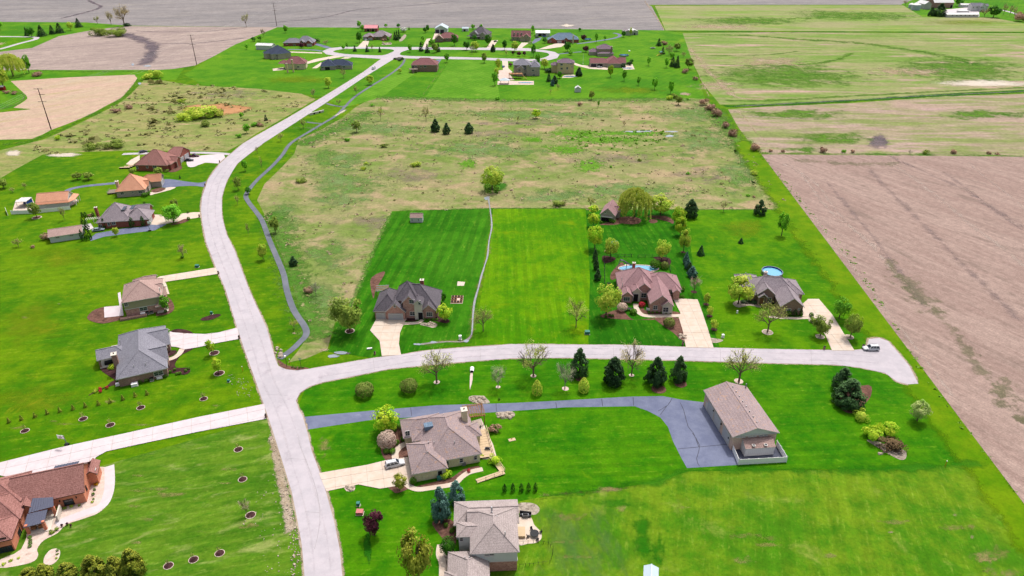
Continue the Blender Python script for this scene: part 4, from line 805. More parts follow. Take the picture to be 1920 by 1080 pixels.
# 2 gray-roofed ranch ---------------------------------------------------------------
h = House('ranch_house', 'single-storey brown brick house with a large grey hip roof beside the white curving drive', 'house', (217,712.2), (315,690), 3.0, 'r_gray', 'b_brown')
w1 = h.wing(None, None, 3.0, 0, 'y', 'hh', .62, rect=(0, 0, 13.5, 25.6)); h.win(w1, 'S', (297,700), 2.4, 1.4, 2, rows=1)
w2 = h.wing(None, None, 3.0, 0, 'x', 'hg', .66, rect=(3.5, 13.4, 14.6, 22.4)); h.gdoor(w2, 'E', (319,630), 4.8, 2.3)
w3 = h.wing(None, None, 3.0, 0, 'x', 'gh', .6, rect=(-5.4, 12.8, 3, 19.0), open_=True); w4 = h.wing(None, None, 3.0, 0, 'x', 'hg', .8, rect=(5.4, 4.6, 13.9, 11.6))
h.chim((213,664), 6.4, (1.3, 1.6), mat='b_brown'); h.vent([(225,640), (240,638), (251,687), (273,683)], 4.6)
MB().box((-2.4, 15.6, .15), (5.4, 5.6, .3)).build('porch_slab', M['stucco'], h.root)
for x, y in ((-4.9, 13.4), (-4.9, 18.4), (-1.2, 13.4)): MB().box((x, y, 1.45), (.45, .45, 2.9)).build('porch_post', M['b_brown'], h.root)
MB().box((-2.8, 14.4, .7), (2.2, 1.4, .75)).build('patio_table', M['black'], h.root); MB().box((-.9, 19, 1.4), (1.8, 2.2, 2.8)).build('bay_wall', M['stucco'], h.root)
for px in ((251,721),(252,722)): pass
# 3 two-storey tan and brick -----------------------------------------------------------
h = House('two_storey_house', 'two-storey house with taupe hip roof, tan siding above pinkish brick and a concrete patio', 'house', (227,568.5), (302,555.5), 5.8, 'r_pink', 'b_mix')
w1 = h.wing(None, None, 5.8, 0, 'y', 'hh', .62, rect=(0, 0, 12.4, 13.8), split=2.9, upper='s_tan'); h.win(w1, 'S', (236,570.5), 1.1, 1.3, 2); h.win(w1, 'S', (269,579), 2.3, 1.3, 2); h.win(w1, 'E', (298,559), 1.0, 1.3, 2)
w2 = h.wing(None, None, 5.6, 0, 'x', 'hg', .6, rect=(2.5, 9, 10.6, 17), split=2.9, upper='s_tan'); w3 = h.wing(None, None, 5.5, 0, 'x', 'hg', .65, rect=(6, 4.6, 12.4, 9.8), split=2.9, upper='s_tan')
w4 = h.wing(None, None, 2.8, 0, 'x', 'hh', .45, rect=(9.6, -1.2, 13.4, 3.0), open_=True); w5 = h.wing(None, None, 2.8, 0, 'x', 'hg', .5, rect=(9, 6.4, 12.9, 13)); h.gdoor(w2, 'E', (303,533), 4.6, 2.3)
h.post(None, [(296,583), (304,579)], 2.7); h.vent([(238,536), (245,541)], 7.2); MB().box((11.4, .6, .2), (3.4, 2.8, .4)).build('porch_slab', M['stucco'], h.root)
MB().box((2.5, -.9, .35), (8, 1.4, .7)).build('window_well', M['b_brown'], h.root)
# 4 brown roof brick with skylights --------------------------------------------------------
h = House('ranch_house', 'red brick ranch house with taupe hip roof and skylights beside tall arborvitae', 'house', (179,418.5), (279,411), 3.0, 'r_mid', 'b_red')
w1 = h.wing(None, None, 3.0, 0, 'x', 'hh', .8, rect=(0, .2, 14, 15)); h.win(w1, 'S', (186,424), 1.3, 1.3, 2); h.win(w1, 'S', (204,420.5), .9, 1.3, 1); h.win(w1, 'S', (213,418.5), 1.5, 1.3, 2)
w2 = h.wing(None, None, 3.0, 0, 'x', 'hh', .72, rect=(11, 0, 21, 10.4)); w3 = h.wing(None, None, 3.0, 0, 'x', 'hg', .7, rect=(10, 8, 19.4, 15.4)); h.gdoor(w2, 'E', (277,413), 4.8, 2.3)
h.chim((179,389), 5.4, (1, 1.2), mat='b_red'); h.vent([(206,409), (210,384), (237,396)], 5.2)
for px in ((232,388), (248,386)):
    x, y = h.loc(px, 7); MB().box((x, y, 6.4), (1.4, 4.6, .2)).build('skylight', M['glass'], h.root)
for x in (-6, -3.2, -.5): MB().box((x, 7, 1.25), (.2, .2, 2.5)).build('arbour_post', M['trim'], h.root)
for k in range(8): MB().box((-5.8+k*.75, 7, 2.6), (.12, 2.6, .16)).build('arbour_slat', M['trim'], h.root)
# garage
h = House('garage', 'long low detached garage with pale walls behind arborvitae on the left lawn', 'garage', (89,445.5), (153,436), 2.7, 'r_pink', 's_blue')
w1 = h.wing(None, None, 2.7, 0, 'x', 'gg', .42, rect=(0, 0, 12.4, 8.4)); h.win(w1, 'S', (108,445), 1.3, .5, 2); h.win(w1, 'S', (134,441.5), 1.3, .5, 2); h.gdoor(w1, 'E', (152,436), 4.6, 2.2)
# 5 orange roof ranch
h = House('ranch_house', 'tan brick house with a steep orange hip roof and chimney beside a grey asphalt drive', 'house', (215,360), (272,355.5), 3.0, 'r_orange', 'b_stone', 'ttrim')
w1 = h.wing(None, None, 3.0, 0, 'x', 'hh', .85, rect=(0, 0, 13.2, 14.4)); h.win(w1, 'S', (229,362.5), 1.5, 1.3, 2); h.win(w1, 'S', (249,361), .8, .7, 1); h.win(w1, 'S', (263,360), 1.6, 1.2, 2)
w2 = h.wing(None, None, 3.0, 0, 'x', 'hg', .7, rect=(6, 5, 13.8, 10.6), roof='r_rust'); w3 = h.wing(None, None, 3.0, 0, 'x', 'hg', .66, rect=(8, 10.4, 18.4, 18.4), roof='r_rust'); h.gdoor(w3, 'E', (304,345), 4.8, 2.3)
h.chim((218.5,340), 6.2, (1.2, 1.4), mat='b_pink'); MB().box((-3, 8, .6), (4.4, 5, .3)).build('deck', M['wgrey'], h.root)
for k in range(5): MB().box((-5.1, 5.7+k*1.1, 1.1), (.1, .1, 1.0)).build('railing_post', M['trim'], h.root)
# 6 red brick with maroon roof
h = House('ranch_house', 'red brick house with broad dark brown roofs and white garage doors near the road bend', 'house', (251,309.5), (320,310.5), 3.2, 'r_brown', 'b_red', 'ttrim')
w1 = h.wing(None, None, 3.2, 0, 'x', 'hh', .78, rect=(0, 0, 17.4, 15.4)); h.win(w1, 'S', (255,314), 1.0, 1.3, 1); h.win(w1, 'S', (276,312.5), 1.0, 1.3, 1); h.win(w1, 'S', (290,312.5), 2.0, 1.3, 2)
w2 = h.wing(None, None, 3.4, 0, 'x', 'hg', .56, rect=(8, 11.8, 18.2, 25.6)); h.gdoor(w2, 'E', (340,300), 4.6, 2.6); h.gdoor(w2, 'E', (349,289), 4.6, 2.6)
w3 = h.wing(None, None, 3.2, 0, 'x', 'hg', .7, rect=(9, 6.0, 19.6, 11.6)); w4 = h.wing(None, None, 3.2, 0, 'x', 'hh', .6, rect=(10, 1.6, 18.6, 7)); w5 = h.wing(None, None, 3.0, 0, 'x', 'hh', .6, rect=(-2.5, 11, 7, 20))
for x in (0, 1.7): MB().box((19.2, 6.8+x*2.2, 1.6), (.4, .4, 3.2)).build('porch_post', M['ttrim'], h.root)
h.vent([(279,302)], 5.0)
# 7 garage with orange roof
h = House('pool_building', 'white garage with bright orange roof behind the white vinyl fence on the far left', 'garage', (66,379.5), (126,374.5), 3.6, 'r_orange', 's_metal')
w1 = h.wing(None, None, 3.6, 0, 'x', 'gg', .62, rect=(0, 0, 13.2, 8.6)); h.win(w1, 'E', (130,368), .9, .9, 1)
seam_ = MB(); q = [(-.3, -1.6, 2.9), (14.2, -1.6, 2.9), (13.2, .1, 3.55), (-.1, .1, 3.55)]; seam_.poly(q); seam_.poly([(x, y, z-.15) for x, y, z in q][::-1]); seam_.quad((-.3, -1.6, 2.75), (14.2, -1.6, 2.75), (14.2, -1.6, 2.9), (-.3, -1.6, 2.9)); seam_.build('porch_roof', M['r_rust'], h.root)
seam_ = MB(); q = [(13.8, -1.6, 3.0), (15.6, 1, 3.0), (15.6, 8.4, 3.0), (13.3, 8.4, 3.6), (13.3, .5, 3.6)]; seam_.poly(q); seam_.poly([(x, y, z-.15) for x, y, z in q][::-1]); seam_.build('porch_roof', M['r_orange'], h.root)
for y in (2, 5, 8): MB().box((15.3, y, 1.4), (.25, .25, 2.8)).build('porch_post', M['trim'], h.root)
# pool cabana
r = P(45,388); c = empty('cabana', r, .1, 'white flat-topped cabana open to the front beside the fenced pool patio', 'cabana')
MB().box((0, 1.5, 2.9), (4.6, 5.5, .25)).build('canopy', M['trim'], c); MB().box((0, 3.9, 1.4), (4.2, .15, 2.8)).build('back_panel', M['blue'], c); MB().box((2.1, 1.5, 1.4), (.1, 4.8, 2.6)).build('side_panel', M['blue'], c)
for x, y in ((-2.1, -1), (2.1, -1), (-2.1, 4), (2.1, 4)): MB().box((x, y, 1.4), (.15, .15, 2.8)).build('post', M['trim'], c)
# 8 brick and gray two-storey centre ------------------------------------------------------
h = House('two_storey_house', 'two-storey brick house with steep dark grey gables and three-car garage on the striped lawn', 'house', (699.3,584), (820,581), 3.2, 'r_dgray', 'b_mix', ang=0)
o8 = lambda px, z=3.2: h.loc(px, z)
w1 = h.wing(None, None, 3.2, 0, 'x', 'hh', .92, rect=(5.5, 1, 21.6, 14.4)); h.win(w1, 'S', (805,585), 1.6, 1.5, 3, zc=1.9, rows=1)
w2 = h.wing(None, None, 3.2, 0, 'y', 'hh', .95, rect=(0, 0, 8.8, 13)); h.gdoor(w2, 'S', (714,590), 2.8, 2.3, zc=1.2)
w3 = h.wing(None, None, 3.2, 0, 'y', 'gh', .95, rect=(4.0, -.6, 10.9, 9)); h.gdoor(w3, 'S', (742,592), 4.6, 2.3, zc=1.2); h.win(w3, 'S', (740,574), .7, .8, 1)
w4 = h.wing(None, None, 6.2, 0, 'x', 'hh', .95, rect=(7.0, 2.2, 14.8, 12)); w5 = h.wing(None, None, 6.0, 0, 'y', 'gh', 1.05, rect=(9.4, .4, 14.6, 8)); h.win(w5, 'S', (772,565), 1.7, 1.3, 2, rows=1); h.win(w5, 'S', (773,580), 1.8, 1.4, 2, zc=1.9, rows=1)
w6 = h.wing(None, None, 6.0, 0, 'y', 'gh', 1.0, rect=(13.2, -.4, 16.6, 5), wall='stucco'); h.win(w6, 'S', (787,567.5), .8, 1.4, 1, rows=1); h.door(w6, 'S', (788,583), 1.5, 2.7)
w7 = h.wing(None, None, 3.2, 0, 'y', 'gh', .95, rect=(15.8, .2, 20.8, 5.6)); h.win(w7, 'S', (805,584.5), 1.9, 1.6, 3, zc=1.8, rows=1)
h.chim((791,525), 8.3, (1.2, 1.2), mat='b_red', z0=2); h.vent([(753,555)], 6.5)
# patio arbour beside it
px0 = P(718,552); pg = empty('pergola', px0, .1, 'blue and orange striped awning frame over the patio left of the two-storey brick house', 'pergola')
for x, y in ((-1.9, -2), (1.9, -2), (-1.9, 2), (1.9, 2)): MB().box((x, y, 1.2), (.15, .15, 2.4)).build('post', M['wood'], pg)
for k in range(7): MB().box((0, -1.9+k*.64, 2.5), (4.4, .3, .12)).build('slat', M['wood'] if k % 2 else M['steel'], pg)
# 9 mauve-roofed house ---------------------------------------------------------------------------
h = House('brick_house', 'large single-storey brick house with mauve roofs, many front gables and a pool behind', 'house', (1160,548), (1270,545), 3.3, 'r_mauve', 'b_mix', ang=-2)
w1 = h.wing(None, None, 3.3, 0, 'x', 'hh', .82, rect=(.2, 1.2, 14.6, 15)); w2 = h.wing(None, None, 3.3, 0, 'x', 'hh', .72, rect=(9, 2.6, 22.2, 13.4)); h.win(w2, 'S', (1262,548), 1.6, 1.4, 2, rows=1)
w3 = h.wing(None, None, 3.5, 0, 'y', 'gh', .85, rect=(9.6, -8.1, 17.4, 10)); h.win(w3, 'S', (1229,575), 1.4, 1.5, 2, zc=1.9, rows=1)
w3b = h.wing(None, None, 3.3, 0, 'y', 'gh', .8, rect=(13.4, -9.0, 17.6, -2), wall='stucco'); h.win(w3b, 'S', (1248,577), 1.8, 1.8, 2, zc=1.7, rows=1); h.gdoor(w3b, 'E', (1262,570), 4.6, 2.3)
w4 = h.wing(None, None, 4.2, 0, 'y', 'gh', .85, rect=(5.4, -.1, 11.8, 9)); w5 = h.wing(None, None, 4.0, 0, 'y', 'gh', .85, rect=(4.4, -1.0, 8.0, 4), wall='stucco'); h.door(w5, 'S', (1192,557), 1.6, 2.9)
w6 = h.wing(None, None, 3.0, 0, 'y', 'gh', .8, rect=(.6, -2.2, 4.9, 4)); h.win(w6, 'S', (1175,560), 2.2, 1.5, 3, zc=1.7, rows=1); h.win(w4, 'S', (1207,553), 1.7, 1.7, 2, zc=2.1, rows=1)
w7 = h.wing(None, None, 3.2, 0, 'y', 'gh', .8, rect=(18.6, .6, 21.6, 6)); h.chim((1189,493), 7.6, (.9, .9), mat='b_red', z0=2); h.vent([(1166,523), (1167,533), (1261,517)], 5.2)
h.door(w3b, 'S', (1238,577), .2, .2, 'stucco')
# 10 right grey-mauve house
h = House('brick_house', 'brown brick house with grey-mauve roofs beside the round above-ground pool', 'house', (1380,548), (1507,548), 3.2, 'r_mid', 'b_brown', ang=-4)
w1 = h.wing(None, None, 3.2, 0, 'x', 'hh', .8, rect=(4, -1.3, 21, 9.8)); w2 = h.wing(None, None, 3.2, 0, 'x', 'hh', .6, rect=(2.0, 3.8, 10, 13.5))
w3 = h.wing(None, None, 3.3, 0, 'y', 'gh', .82, rect=(12.6, -9.2, 20.6, 4)); h.win(w3, 'S', (1479,581), 1.3, 1.4, 2, zc=1.7); h.win(w3, 'S', (1498,580), .6, .6, 1, zc=2.4)
w4 = h.wing(None, None, 3.9, 0, 'y', 'gh', .85, rect=(6.6, -2.4, 12.8, 5)); h.door(w4, 'S', (1428,560), 1.6, 2.5, 'wood'); h.win(w4, 'S', (1443,559), 1.3, 1.7, 2, zc=1.7); w5 = h.wing(None, None, 3.3, 0, 'y', 'gh', .8, rect=(6.8, -3.6, 10.2, 1), open_=True)
w6 = h.wing(None, None, 3.2, 0, 'y', 'hh', .6, rect=(14, .2, 23.2, 10.8)); h.chim((1436,510), 6.6, (1, 1), mat='b_stone', z0=2); h.vent([(1486,554), (1395,529), (1398,513)], 5.0)
for x in (7.2, 9.8): MB().box((x, -3.0, 1.6), (.5, .5, 3.2)).build('porch_post', M['b_brown'], h.root)
# 11 big outbuilding
h = House('outbuilding', 'large outbuilding with broad pinkish gable roof and three garage doors on the asphalt court', 'garage', (1371,816), (1457,808), 4.7, 'r_tan', 'b_pink')
w1 = h.wing(None, None, 4.7, 0, 'y', 'gg', .36, rect=(0, -.8, 12.4, 18.6), split=4.3, upper='s_blue')
for px in ((1334,762), (1346,785), (1362,815)): h.gdoor(w1, 'W', px, 3.8, 3.4, zc=1.8)
h.door(w1, 'W', (1327,750), 1.0, 2.2, 'trim')
for px in ((1385,818.5), (1393.5,818), (1406.5,817), (1414.5,816.5), (1427.5,815.5), (1436,815)): h.win(w1, 'S', px, .95, .45, 1, rows=0)
for k in range(8):
    x, y = 6.6+.0*k, 1.6+2.1*k; MB().tube((x+.5, y, w1['rz']-.6), (x+.5, y, w1['rz']+.1), .14, .14, 6).build('vent_pipe', M['pipe'], h.root)
MB().tube((11.6, 17.6, 4.6), (11.6, 17.6, 6.4), .16, .16, 8).build('chimney_pipe', M['steel'], h.root)
for px in ((1339,770), (1353,795), (1367,821)):
    p, nn = h.plate(w1, 'W', px); MB().box((p[0]-.15, p[1], p[2]), (.3, .3, .35)).build('wall_lamp', M['black'], h.root)
h = House('storage_shed', 'white shed with two skylights inside the vinyl fence behind the large outbuilding', 'shed', (1398,842), (1455,838), 2.6, 'r_pink', 's_metal')
w1 = h.wing(None, None, 2.6, 0, 'x', 'gg', .5, rect=(0, 0, 7.8, 4.6), oh=.12)
for px in ((1413.5,835), (1436,834)):
    x, y = h.loc(px, 3.2); o_ = MB().box((x, y, 3.2), (.75, .8, .16)); o_.build('skylight', M['trim'], h.root); MB().box((x, y, 3.28), (.45, .5, .1)).build('skylight_pane', M['glass'], h.root)
# 12 beige brick ranch, lower middle
h = House('ranch_house', 'sprawling beige brick house with taupe hip roofs, deck ramp and pergola', 'house', (777,888), (901,851), 3.0, 'r_tan', 'b_tan', ang=15)
for rc, ax, en, pt in (((3.0, 2.5, 16.9, 20.2), 'y', 'hh', .62), ((-.6, -.2, 8.0, 10.8), 'y', 'hh', .62), ((-1.0, 13.0, 9.4, 20.6), 'x', 'hh', .6), ((1.0, 11.2, 7.4, 16.0), 'y', 'hh', .5), ((12.6, 9, 18.4, 14.4), 'x', 'hh', .6)):
    w_ = h.wing(None, None, 3.0, 0, ax, en, pt, rect=rc)
    if rc[0] == 3.0: w1 = w_
    if rc[0] == -.6: w2 = w_
    if rc[0] == -1.0: w3 = w_
h.win(w1, 'S', (891.5,858), .8, 1.3, 1); h.win(w1, 'S', (865,863), .9, 1.3, 1); h.win(w1, 'S', (839,868), .7, 1.3, 1); h.door(w2, 'S', (825,888), 1.0, 2.1); h.gdoor(w2, 'W', (772,878), 5.0, 2.3, 'ttrim'); h.win(w3, 'S', (762,811), 1.1, 1.5, 2)
h.chim((870,768), 7.4, (1.4, 1.6), mat='b_tan'); h.vent([(851,823), (852,830), (801,850), (804,831), (814,830), (831,779), (834,786), (836,795)], 5.2)
MB().box((5.6, 13.6, 5.0), (2.2, 1.8, 1.2)).build('dormer', M['r_blue'], h.root); MB().box((6.2, -.35, .55), (2.0, .8, .9)).build('storage_box', M['teal'], h.root)
MB().box((12.4, 3.0, .5), (.9, .9, .9)).build('air_conditioner', M['steel'], h.root)
# 13 two-storey bottom
h = House('two_storey_house', 'two-storey white-sided house with taupe hip roofs at the bottom edge beside a tan patio', 'house', (881,1039), (971,1031), 6.0, 'r_pale2', 'b_mix', ang=3)
w1 = h.wing(None, None, 6.0, 0, 'y', 'hh', .6, rect=(0, 0, 10, 12), split=3.0, upper='s_blue'); h.win(w1, 'S', (913,1039), .9, .9, 2, trim='trim'); h.win(w1, 'S', (922,1038), .9, .9, 2)
w2 = h.wing(None, None, 6.0, 0, 'x', 'hh', .5, rect=(-2.8, 4.4, 4, 8.4), wall='s_blue'); h.win(w2, 'S', (865,1011), .7, 1.0, 1)
w3 = h.wing(None, None, 6.0, 0, 'x', 'gh', .6, rect=(-.6, 8.2, 8, 12.0), wall='s_blue'); w4 = h.wing(None, None, 4.8, 0, 'x', 'hg', .45, rect=(-3.5, 8.6, 10.5, 15.4), wall='s_blue')
w5 = h.wing(None, None, 3.2, 0, 'y', 'hh', .6, rect=(-4.6, -10.5, 3.9, 3.2)); w6 = h.wing(None, None, 3.2, 0, 'x', 'hh', .6, rect=(-5.2, -6, -.5, -1.6))
w7 = h.wing(None, None, 3.2, 0, 'x', 'hh', .5, rect=(6, -12.4, 15.2, -6.2)); h.vent([(923,963), (925,968), (926,975), (923,983), (932,970), (947,1000)], 8.2, .12, .5); h.vent([(922,955)], 8.6, .2, .7)
h.vent([(872,1047), (880,1047)], 5.4)
# 14 pool house
h = House('pool_house', 'small pool house with mauve gable roof at the top of the striped yard', 'shed', (1124,402), (1152,405.5), 3.0, 'r_mauve', 'b_stone')
w1 = h.wing(None, None, 3.0, 0, 'y', 'gg', .95, rect=(0, 0, 7.0, 11)); h.gdoor(w1, 'S', (1136,409), 4.6, 2.0, 'dark'); h.win(w1, 'S', (1135,398), .6, .9, 1); w2 = h.wing(None, None, 3.4, 0, 'x', 'hg', .8, rect=(2, 5, 8.2, 9))
MB().box((3.2, -.2, 2.3), (5.2, .5, .35)).build('awning', M['trim'], h.root)
# 15 garden shed
h = House('garden_shed', 'small white garden shed with taupe roof standing alone on the mown lawn', 'shed', (768,408.5), (788,408.5), 2.3, 'r_pink', 's_metal')
w1 = h.wing(None, None, 2.3, 0, 'x', 'gg', .8, rect=(0, 0, 5.6, 3.6), oh=.15); h.win(w1, 'S', (772.5,412), .5, .8, 1, zc=1.3); h.win(w1, 'S', (784.5,412), .5, .8, 1, zc=1.3); h.door(w1, 'S', (778.5,413), 1.5, 1.9, 'trim')
# 16 bottom tiny shed
h = House('garden_shed', 'red shed with pale green roof cut by the bottom edge of the picture', 'shed', (1206,1086), (1230,1090), 2.4, 'r_pale', 'b_red'); h.wing(None, None, 2.4, 0, 'y', 'gg', .5, rect=(0, 0, 3.0, 3.4), oh=.2)
# ------------------------------------------------------------------ far neighbourhood (about 2 pixels to the metre)
def far(name, label, cat, A, B, z, roof, wall, wings, trim='trim', ang=None, wins=(), doors=(), chims=(), group=None):
    h = House(name, label, cat, A, B, z, roof, wall, trim, group, ang); W = []
    for wg in wings:
        rc, ax, en, pt = wg[:4]; kw = wg[4] if len(wg) > 4 else {}
        zz = kw.pop('z', z); W.append(h.wing(None, None, zz, 0, ax, en, pt, rect=rc, **kw))
    for i, sd_, px, ww, hh in wins: h.win(W[i], sd_, px, ww, hh, 2)
    for i, sd_, px, ww, hh, mt in doors: h.gdoor(W[i], sd_, px, ww, hh, mt)
    for px, z1, mt in chims: h.chim(px, z1, (1.2, 1.2), mat=mt)
    return h
far('two_storey_house', 'house with a broad navy slate roof at the far left end of the distant street', 'house', (508,102), (546,98.5), 4.8, 'r_slate', 'b_stone', [((0,0,18,19), 'x', 'hh', .62), ((5,-1.5,13,8), 'y', 'hh', .62), ((-4,6,4,15), 'x', 'hh', .5)], wins=[(0,'S',(519,104),1.6,1.4), (0,'S',(532,102.5),1.6,1.4), (0,'S',(515,109),1.6,1),(0,'S',(524,108.5),1.6,1)])
far('two_storey_house', 'tan stone house with maroon roof and two tan chimneys, in front of the navy-roofed house', 'house', (532,120), (568,115), 4.6, 'r_maroon', 'b_tan', [((0,0,18,13), 'x', 'hh', .75), ((-5,2,4,10), 'x', 'hh', .55, dict(open_=True)), ((10,-2,17,6), 'y', 'hh', .7)], ang=8, wins=[(0,'S',(548,120),1.6,1.4), (2,'S',(556,125.5),1.8,1.2), (0,'E',(566,119),1.2,1.2)], chims=[((537,119),7.5,'b_yellow'), ((547,112),10,'b_yellow')])
far('ranch_house', 'low house with dark navy hip roof facing the diagonal road', 'house', (600,124.6), (651,123), 3.2, 'r_slate', 'b_stone', [((0,0,13,17), 'y', 'hh', .62), ((6,3,25,15), 'x', 'hh', .62), ((17,0,26.5,13), 'y', 'hh', .62)], wins=[(0,'S',(604.5,126.5),2,1.3), (1,'S',(629,125),1.4,1.4), (2,'S',(645,125.5),2,1.3), (1,'S',(636,125),1.4,1.4)], doors=[(0,'S',(614,128.5),4,2.4,'dark')])
far('ranch_house', 'long brick house with grey-blue roof and tall front gable behind the navy roof', 'house', (530,80.5), (562,82.4), 3.2, 'r_gray', 'b_red', [((0,0,18,12), 'x', 'hh', .6), ((12,1,30,15), 'x', 'hh', .75), ((17,-4,21,5), 'y', 'gh', 1.0, dict(z=4.2)), ((22,-3,29,8), 'y', 'gh', .8)], ang=4, wins=[(0,'S',(538,82),1.8,1.4), (0,'S',(552,84.5),2.2,1.4), (2,'S',(570,80),1.4,2)], doors=[(3,'S',(582,82),4.5,2.4,'gdoor')])
far('storage_shed', 'long white metal shed at the far left end of the distant houses', 'shed', (478,85), (508,86), 4, 'r_white', 's_metal', [((0,0,17,9), 'x', 'gg', .35)])
far('barn', 'barn with pink-red metal roof behind the far taupe-roofed ranch', 'barn', (682,53), (707,53), 3.6, 'r_red', 'b_red', [((0,0,15,11), 'x', 'gg', .5)], doors=[(0,'S',(690,54.5),3,2.6,'dark'), (0,'S',(699,54.5),3,2.6,'dark')])
far('ranch_house', 'wide taupe-roofed brick ranch with grey garage doors in front of the pink-roofed barn', 'house', (678.7,69.4), (727,69.4), 3.2, 'r_mid', 'b_brown', [((0,1.5,12,14), 'x', 'hh', .5), ((8,2,28,19), 'x', 'hh', .58), ((5.5,-.5,12,9), 'y', 'gh', .6, dict(wall='b_red')), ((20,-.5,27.5,8), 'y', 'gh', .7)], wins=[(3,'S',(721,73),1.6,1.4), (1,'S',(707,71),2.4,1.4)], doors=[(2,'S',(692.5,74),4.2,2.4,'gdoor'), (0,'S',(684,73),3.2,2.4,'gdoor')])
far('ranch_house', 'brick house with mauve hip roof and raised deck, alone on the near side', 'house', (770,122), (810,122.3), 5.4, 'r_maroon', 'b_brown', [((0,0,22,15), 'x', 'hh', .6)], ang=0, wins=[(0,'S',(789,124.5),1.4,1.3), (0,'S',(797,124.5),2.2,1.4), (0,'S',(780,124.5),1.6,1.4), (0,'S',(774,126),2.0,2.2)])
dk = empty('deck', P(775,137), 0, 'wooden deck with stair on the back of the mauve-roofed brick house', 'deck'); MB().box((0, 2, 2.8), (7, 4, .25)).build('deck_floor', M['wgrey'], dk)
for x in (-3.2, 0, 3.2): MB().box((x, .2, 1.4), (.25, .25, 2.8)).build('post', M['wgrey'], dk); MB().box((x, .1, 3.4), (.12, .12, 1.1)).build('railing_post', M['wgrey'], dk)
MB().bar((-3.4, .1, 3.9), (3.4, .1, 3.9), .1).build('handrail', M['wgrey'], dk)
for k in range(8): MB().box((.2, -.3-k*.32, 2.6-k*.33), (1.5, .3, .08)).build('step', M['wgrey'], dk)
far('garage', 'tall pale blue metal garage with two dark doors behind the far brown ranch', 'garage', (814.7,54), (837,54), 4.6, 'r_pale', 's_blue', [((0,0,14,17), 'y', 'gg', .5)], doors=[(0,'S',(820,57.5),4,3.6,'gdoord'), (0,'S',(829,57.5),4,3.6,'gdoord')])
far('ranch_house', 'brown-roofed brick ranch with a diamond-shaped gable front, below the pale blue garage', 'house', (815,72.5), (856,72), 3.4, 'r_maroon', 'b_brown', [((3,2,24,17), 'x', 'hh', .62), ((0,-1.5,9,11), 'y', 'gh', .8, dict(roof='r_pink'))], wins=[(1,'S',(820,74.5),1.4,1.4), (1,'S',(828,74.5),1.4,1.4), (0,'S',(838,74),1.4,1.6), (0,'S',(847,74),1.4,1.6)])
far('garden_shed', 'tiny pale blue shed with dark door at the edge of the far ploughed field', 'shed', (866,53.5), (877,53.5), 3.0, 'r_pale', 's_metal', [((0,0,7.4,5), 'x', 'gg', .6, dict(oh=.15))], doors=[(0,'S',(871,56),2,2.2,'dark')])
far('two_storey_house', 'grey stone house with steep grey roof and wide porch, left of the maroon dormered house', 'house', (880,63.5), (913,65), 4.6, 'r_dgray', 'b_stone', [((0,0,19.5,17), 'x', 'hh', .75), ((2,-2,10,7), 'y', 'gh', .85, dict(roof='r_gray')), ((-2,-4,12,2), 'x', 'hh', .4, dict(z=2.8, open_=True)), ((12,-3,18.5,5), 'y', 'gh', .8)], wins=[(3,'S',(905,71),1.6,1.6), (1,'S',(890,67),1.6,1.2)])
far('two_storey_house', 'tan house with maroon roof and three white dormers in a row', 'house', (958,69.5), (1000,70), 3.6, 'r_maroon', 's_tan', [((0,0,20,13), 'x', 'gg', .85), ((11,-4,20.5,8), 'y', 'gh', .8), ((9,-5,15,3), 'y', 'gh', .8), ((2.2,2.0,4.2,7), 'y', 'gh', .8, dict(z=7.0, oh=.2)), ((6.0,2.0,8.0,7), 'y', 'gh', .8, dict(z=7.0, oh=.2)), ((9.8,2.0,11.8,7), 'y', 'gh', .8, dict(z=7.0, oh=.2))], wins=[(3,'S',(967,63),.9,1.3), (4,'S',(974,63),.9,1.3), (5,'S',(980,63),.9,1.3), (1,'S',(989,69.5),1.2,1.2), (0,'S',(963,73),1.2,1.4), (0,'S',(970,73),1.2,1.4)], doors=[(2,'S',(983,76.5),4.2,2.3,'ttrim')])
far('garage', 'white detached garage with two dark doors right of the dormered house', 'garage', (1004,62), (1030,62), 3.4, 'r_white', 's_metal', [((0,0,15.5,11), 'x', 'gg', .4)], doors=[(0,'S',(1012.5,66),3.6,2.6,'dark'), (0,'S',(1020,66),3.6,2.6,'dark')])
far('ranch_house', 'red brick house with blue-grey roof and arched entrance gable on the far street', 'house', (1027,75), (1089,73), 3.2, 'r_blue', 'b_red', [((3,2,32,19), 'x', 'hh', .62), ((0,-1,9,12), 'y', 'gh', .6), ((9,0,16,10), 'y', 'hh', .6), ((16,-2,20.5,8), 'y', 'gh', .9, dict(z=3.8))], ang=2, wins=[(1,'S',(1032,77.5),1.6,1.3), (0,'S',(1072,76),1.6,1.3)], doors=[(2,'S',(1046,79),4,2.3,'gdoor'), (3,'S',(1060,76.5),1.5,3,'dark')], chims=[((1075,66),8.0,'b_tan')])
far('outbuilding', 'grey and white outbuilding at the end of the long curving asphalt drive', 'garage', (1171,60), (1197,60), 3.6, 'r_white', 's_gray', [((7,2,16,16), 'y', 'gg', .4), ((0,0,8,12), 'y', 'gg', .45, dict(roof='r_mid'))], ang=6, doors=[(0,'S',(1190,63),1.5,2.2,'dark')])
far('two_storey_house', 'two-storey house with purple-grey roof, tan siding over stone, behind the maroon-roofed garage house', 'house', (1120,92), (1146,92), 6.0, 'r_purple', 'b_stone', [((0,0,14.5,13), 'x', 'hh', .55, dict(split=3.0, upper='s_tan')), ((-7,2,2,12), 'x', 'hh', .55, dict(z=3.0)), ((0,-4,15,2), 'x', 'hh', .3, dict(z=2.8))], chims=[((1147,87),8.6,'b_brown')])
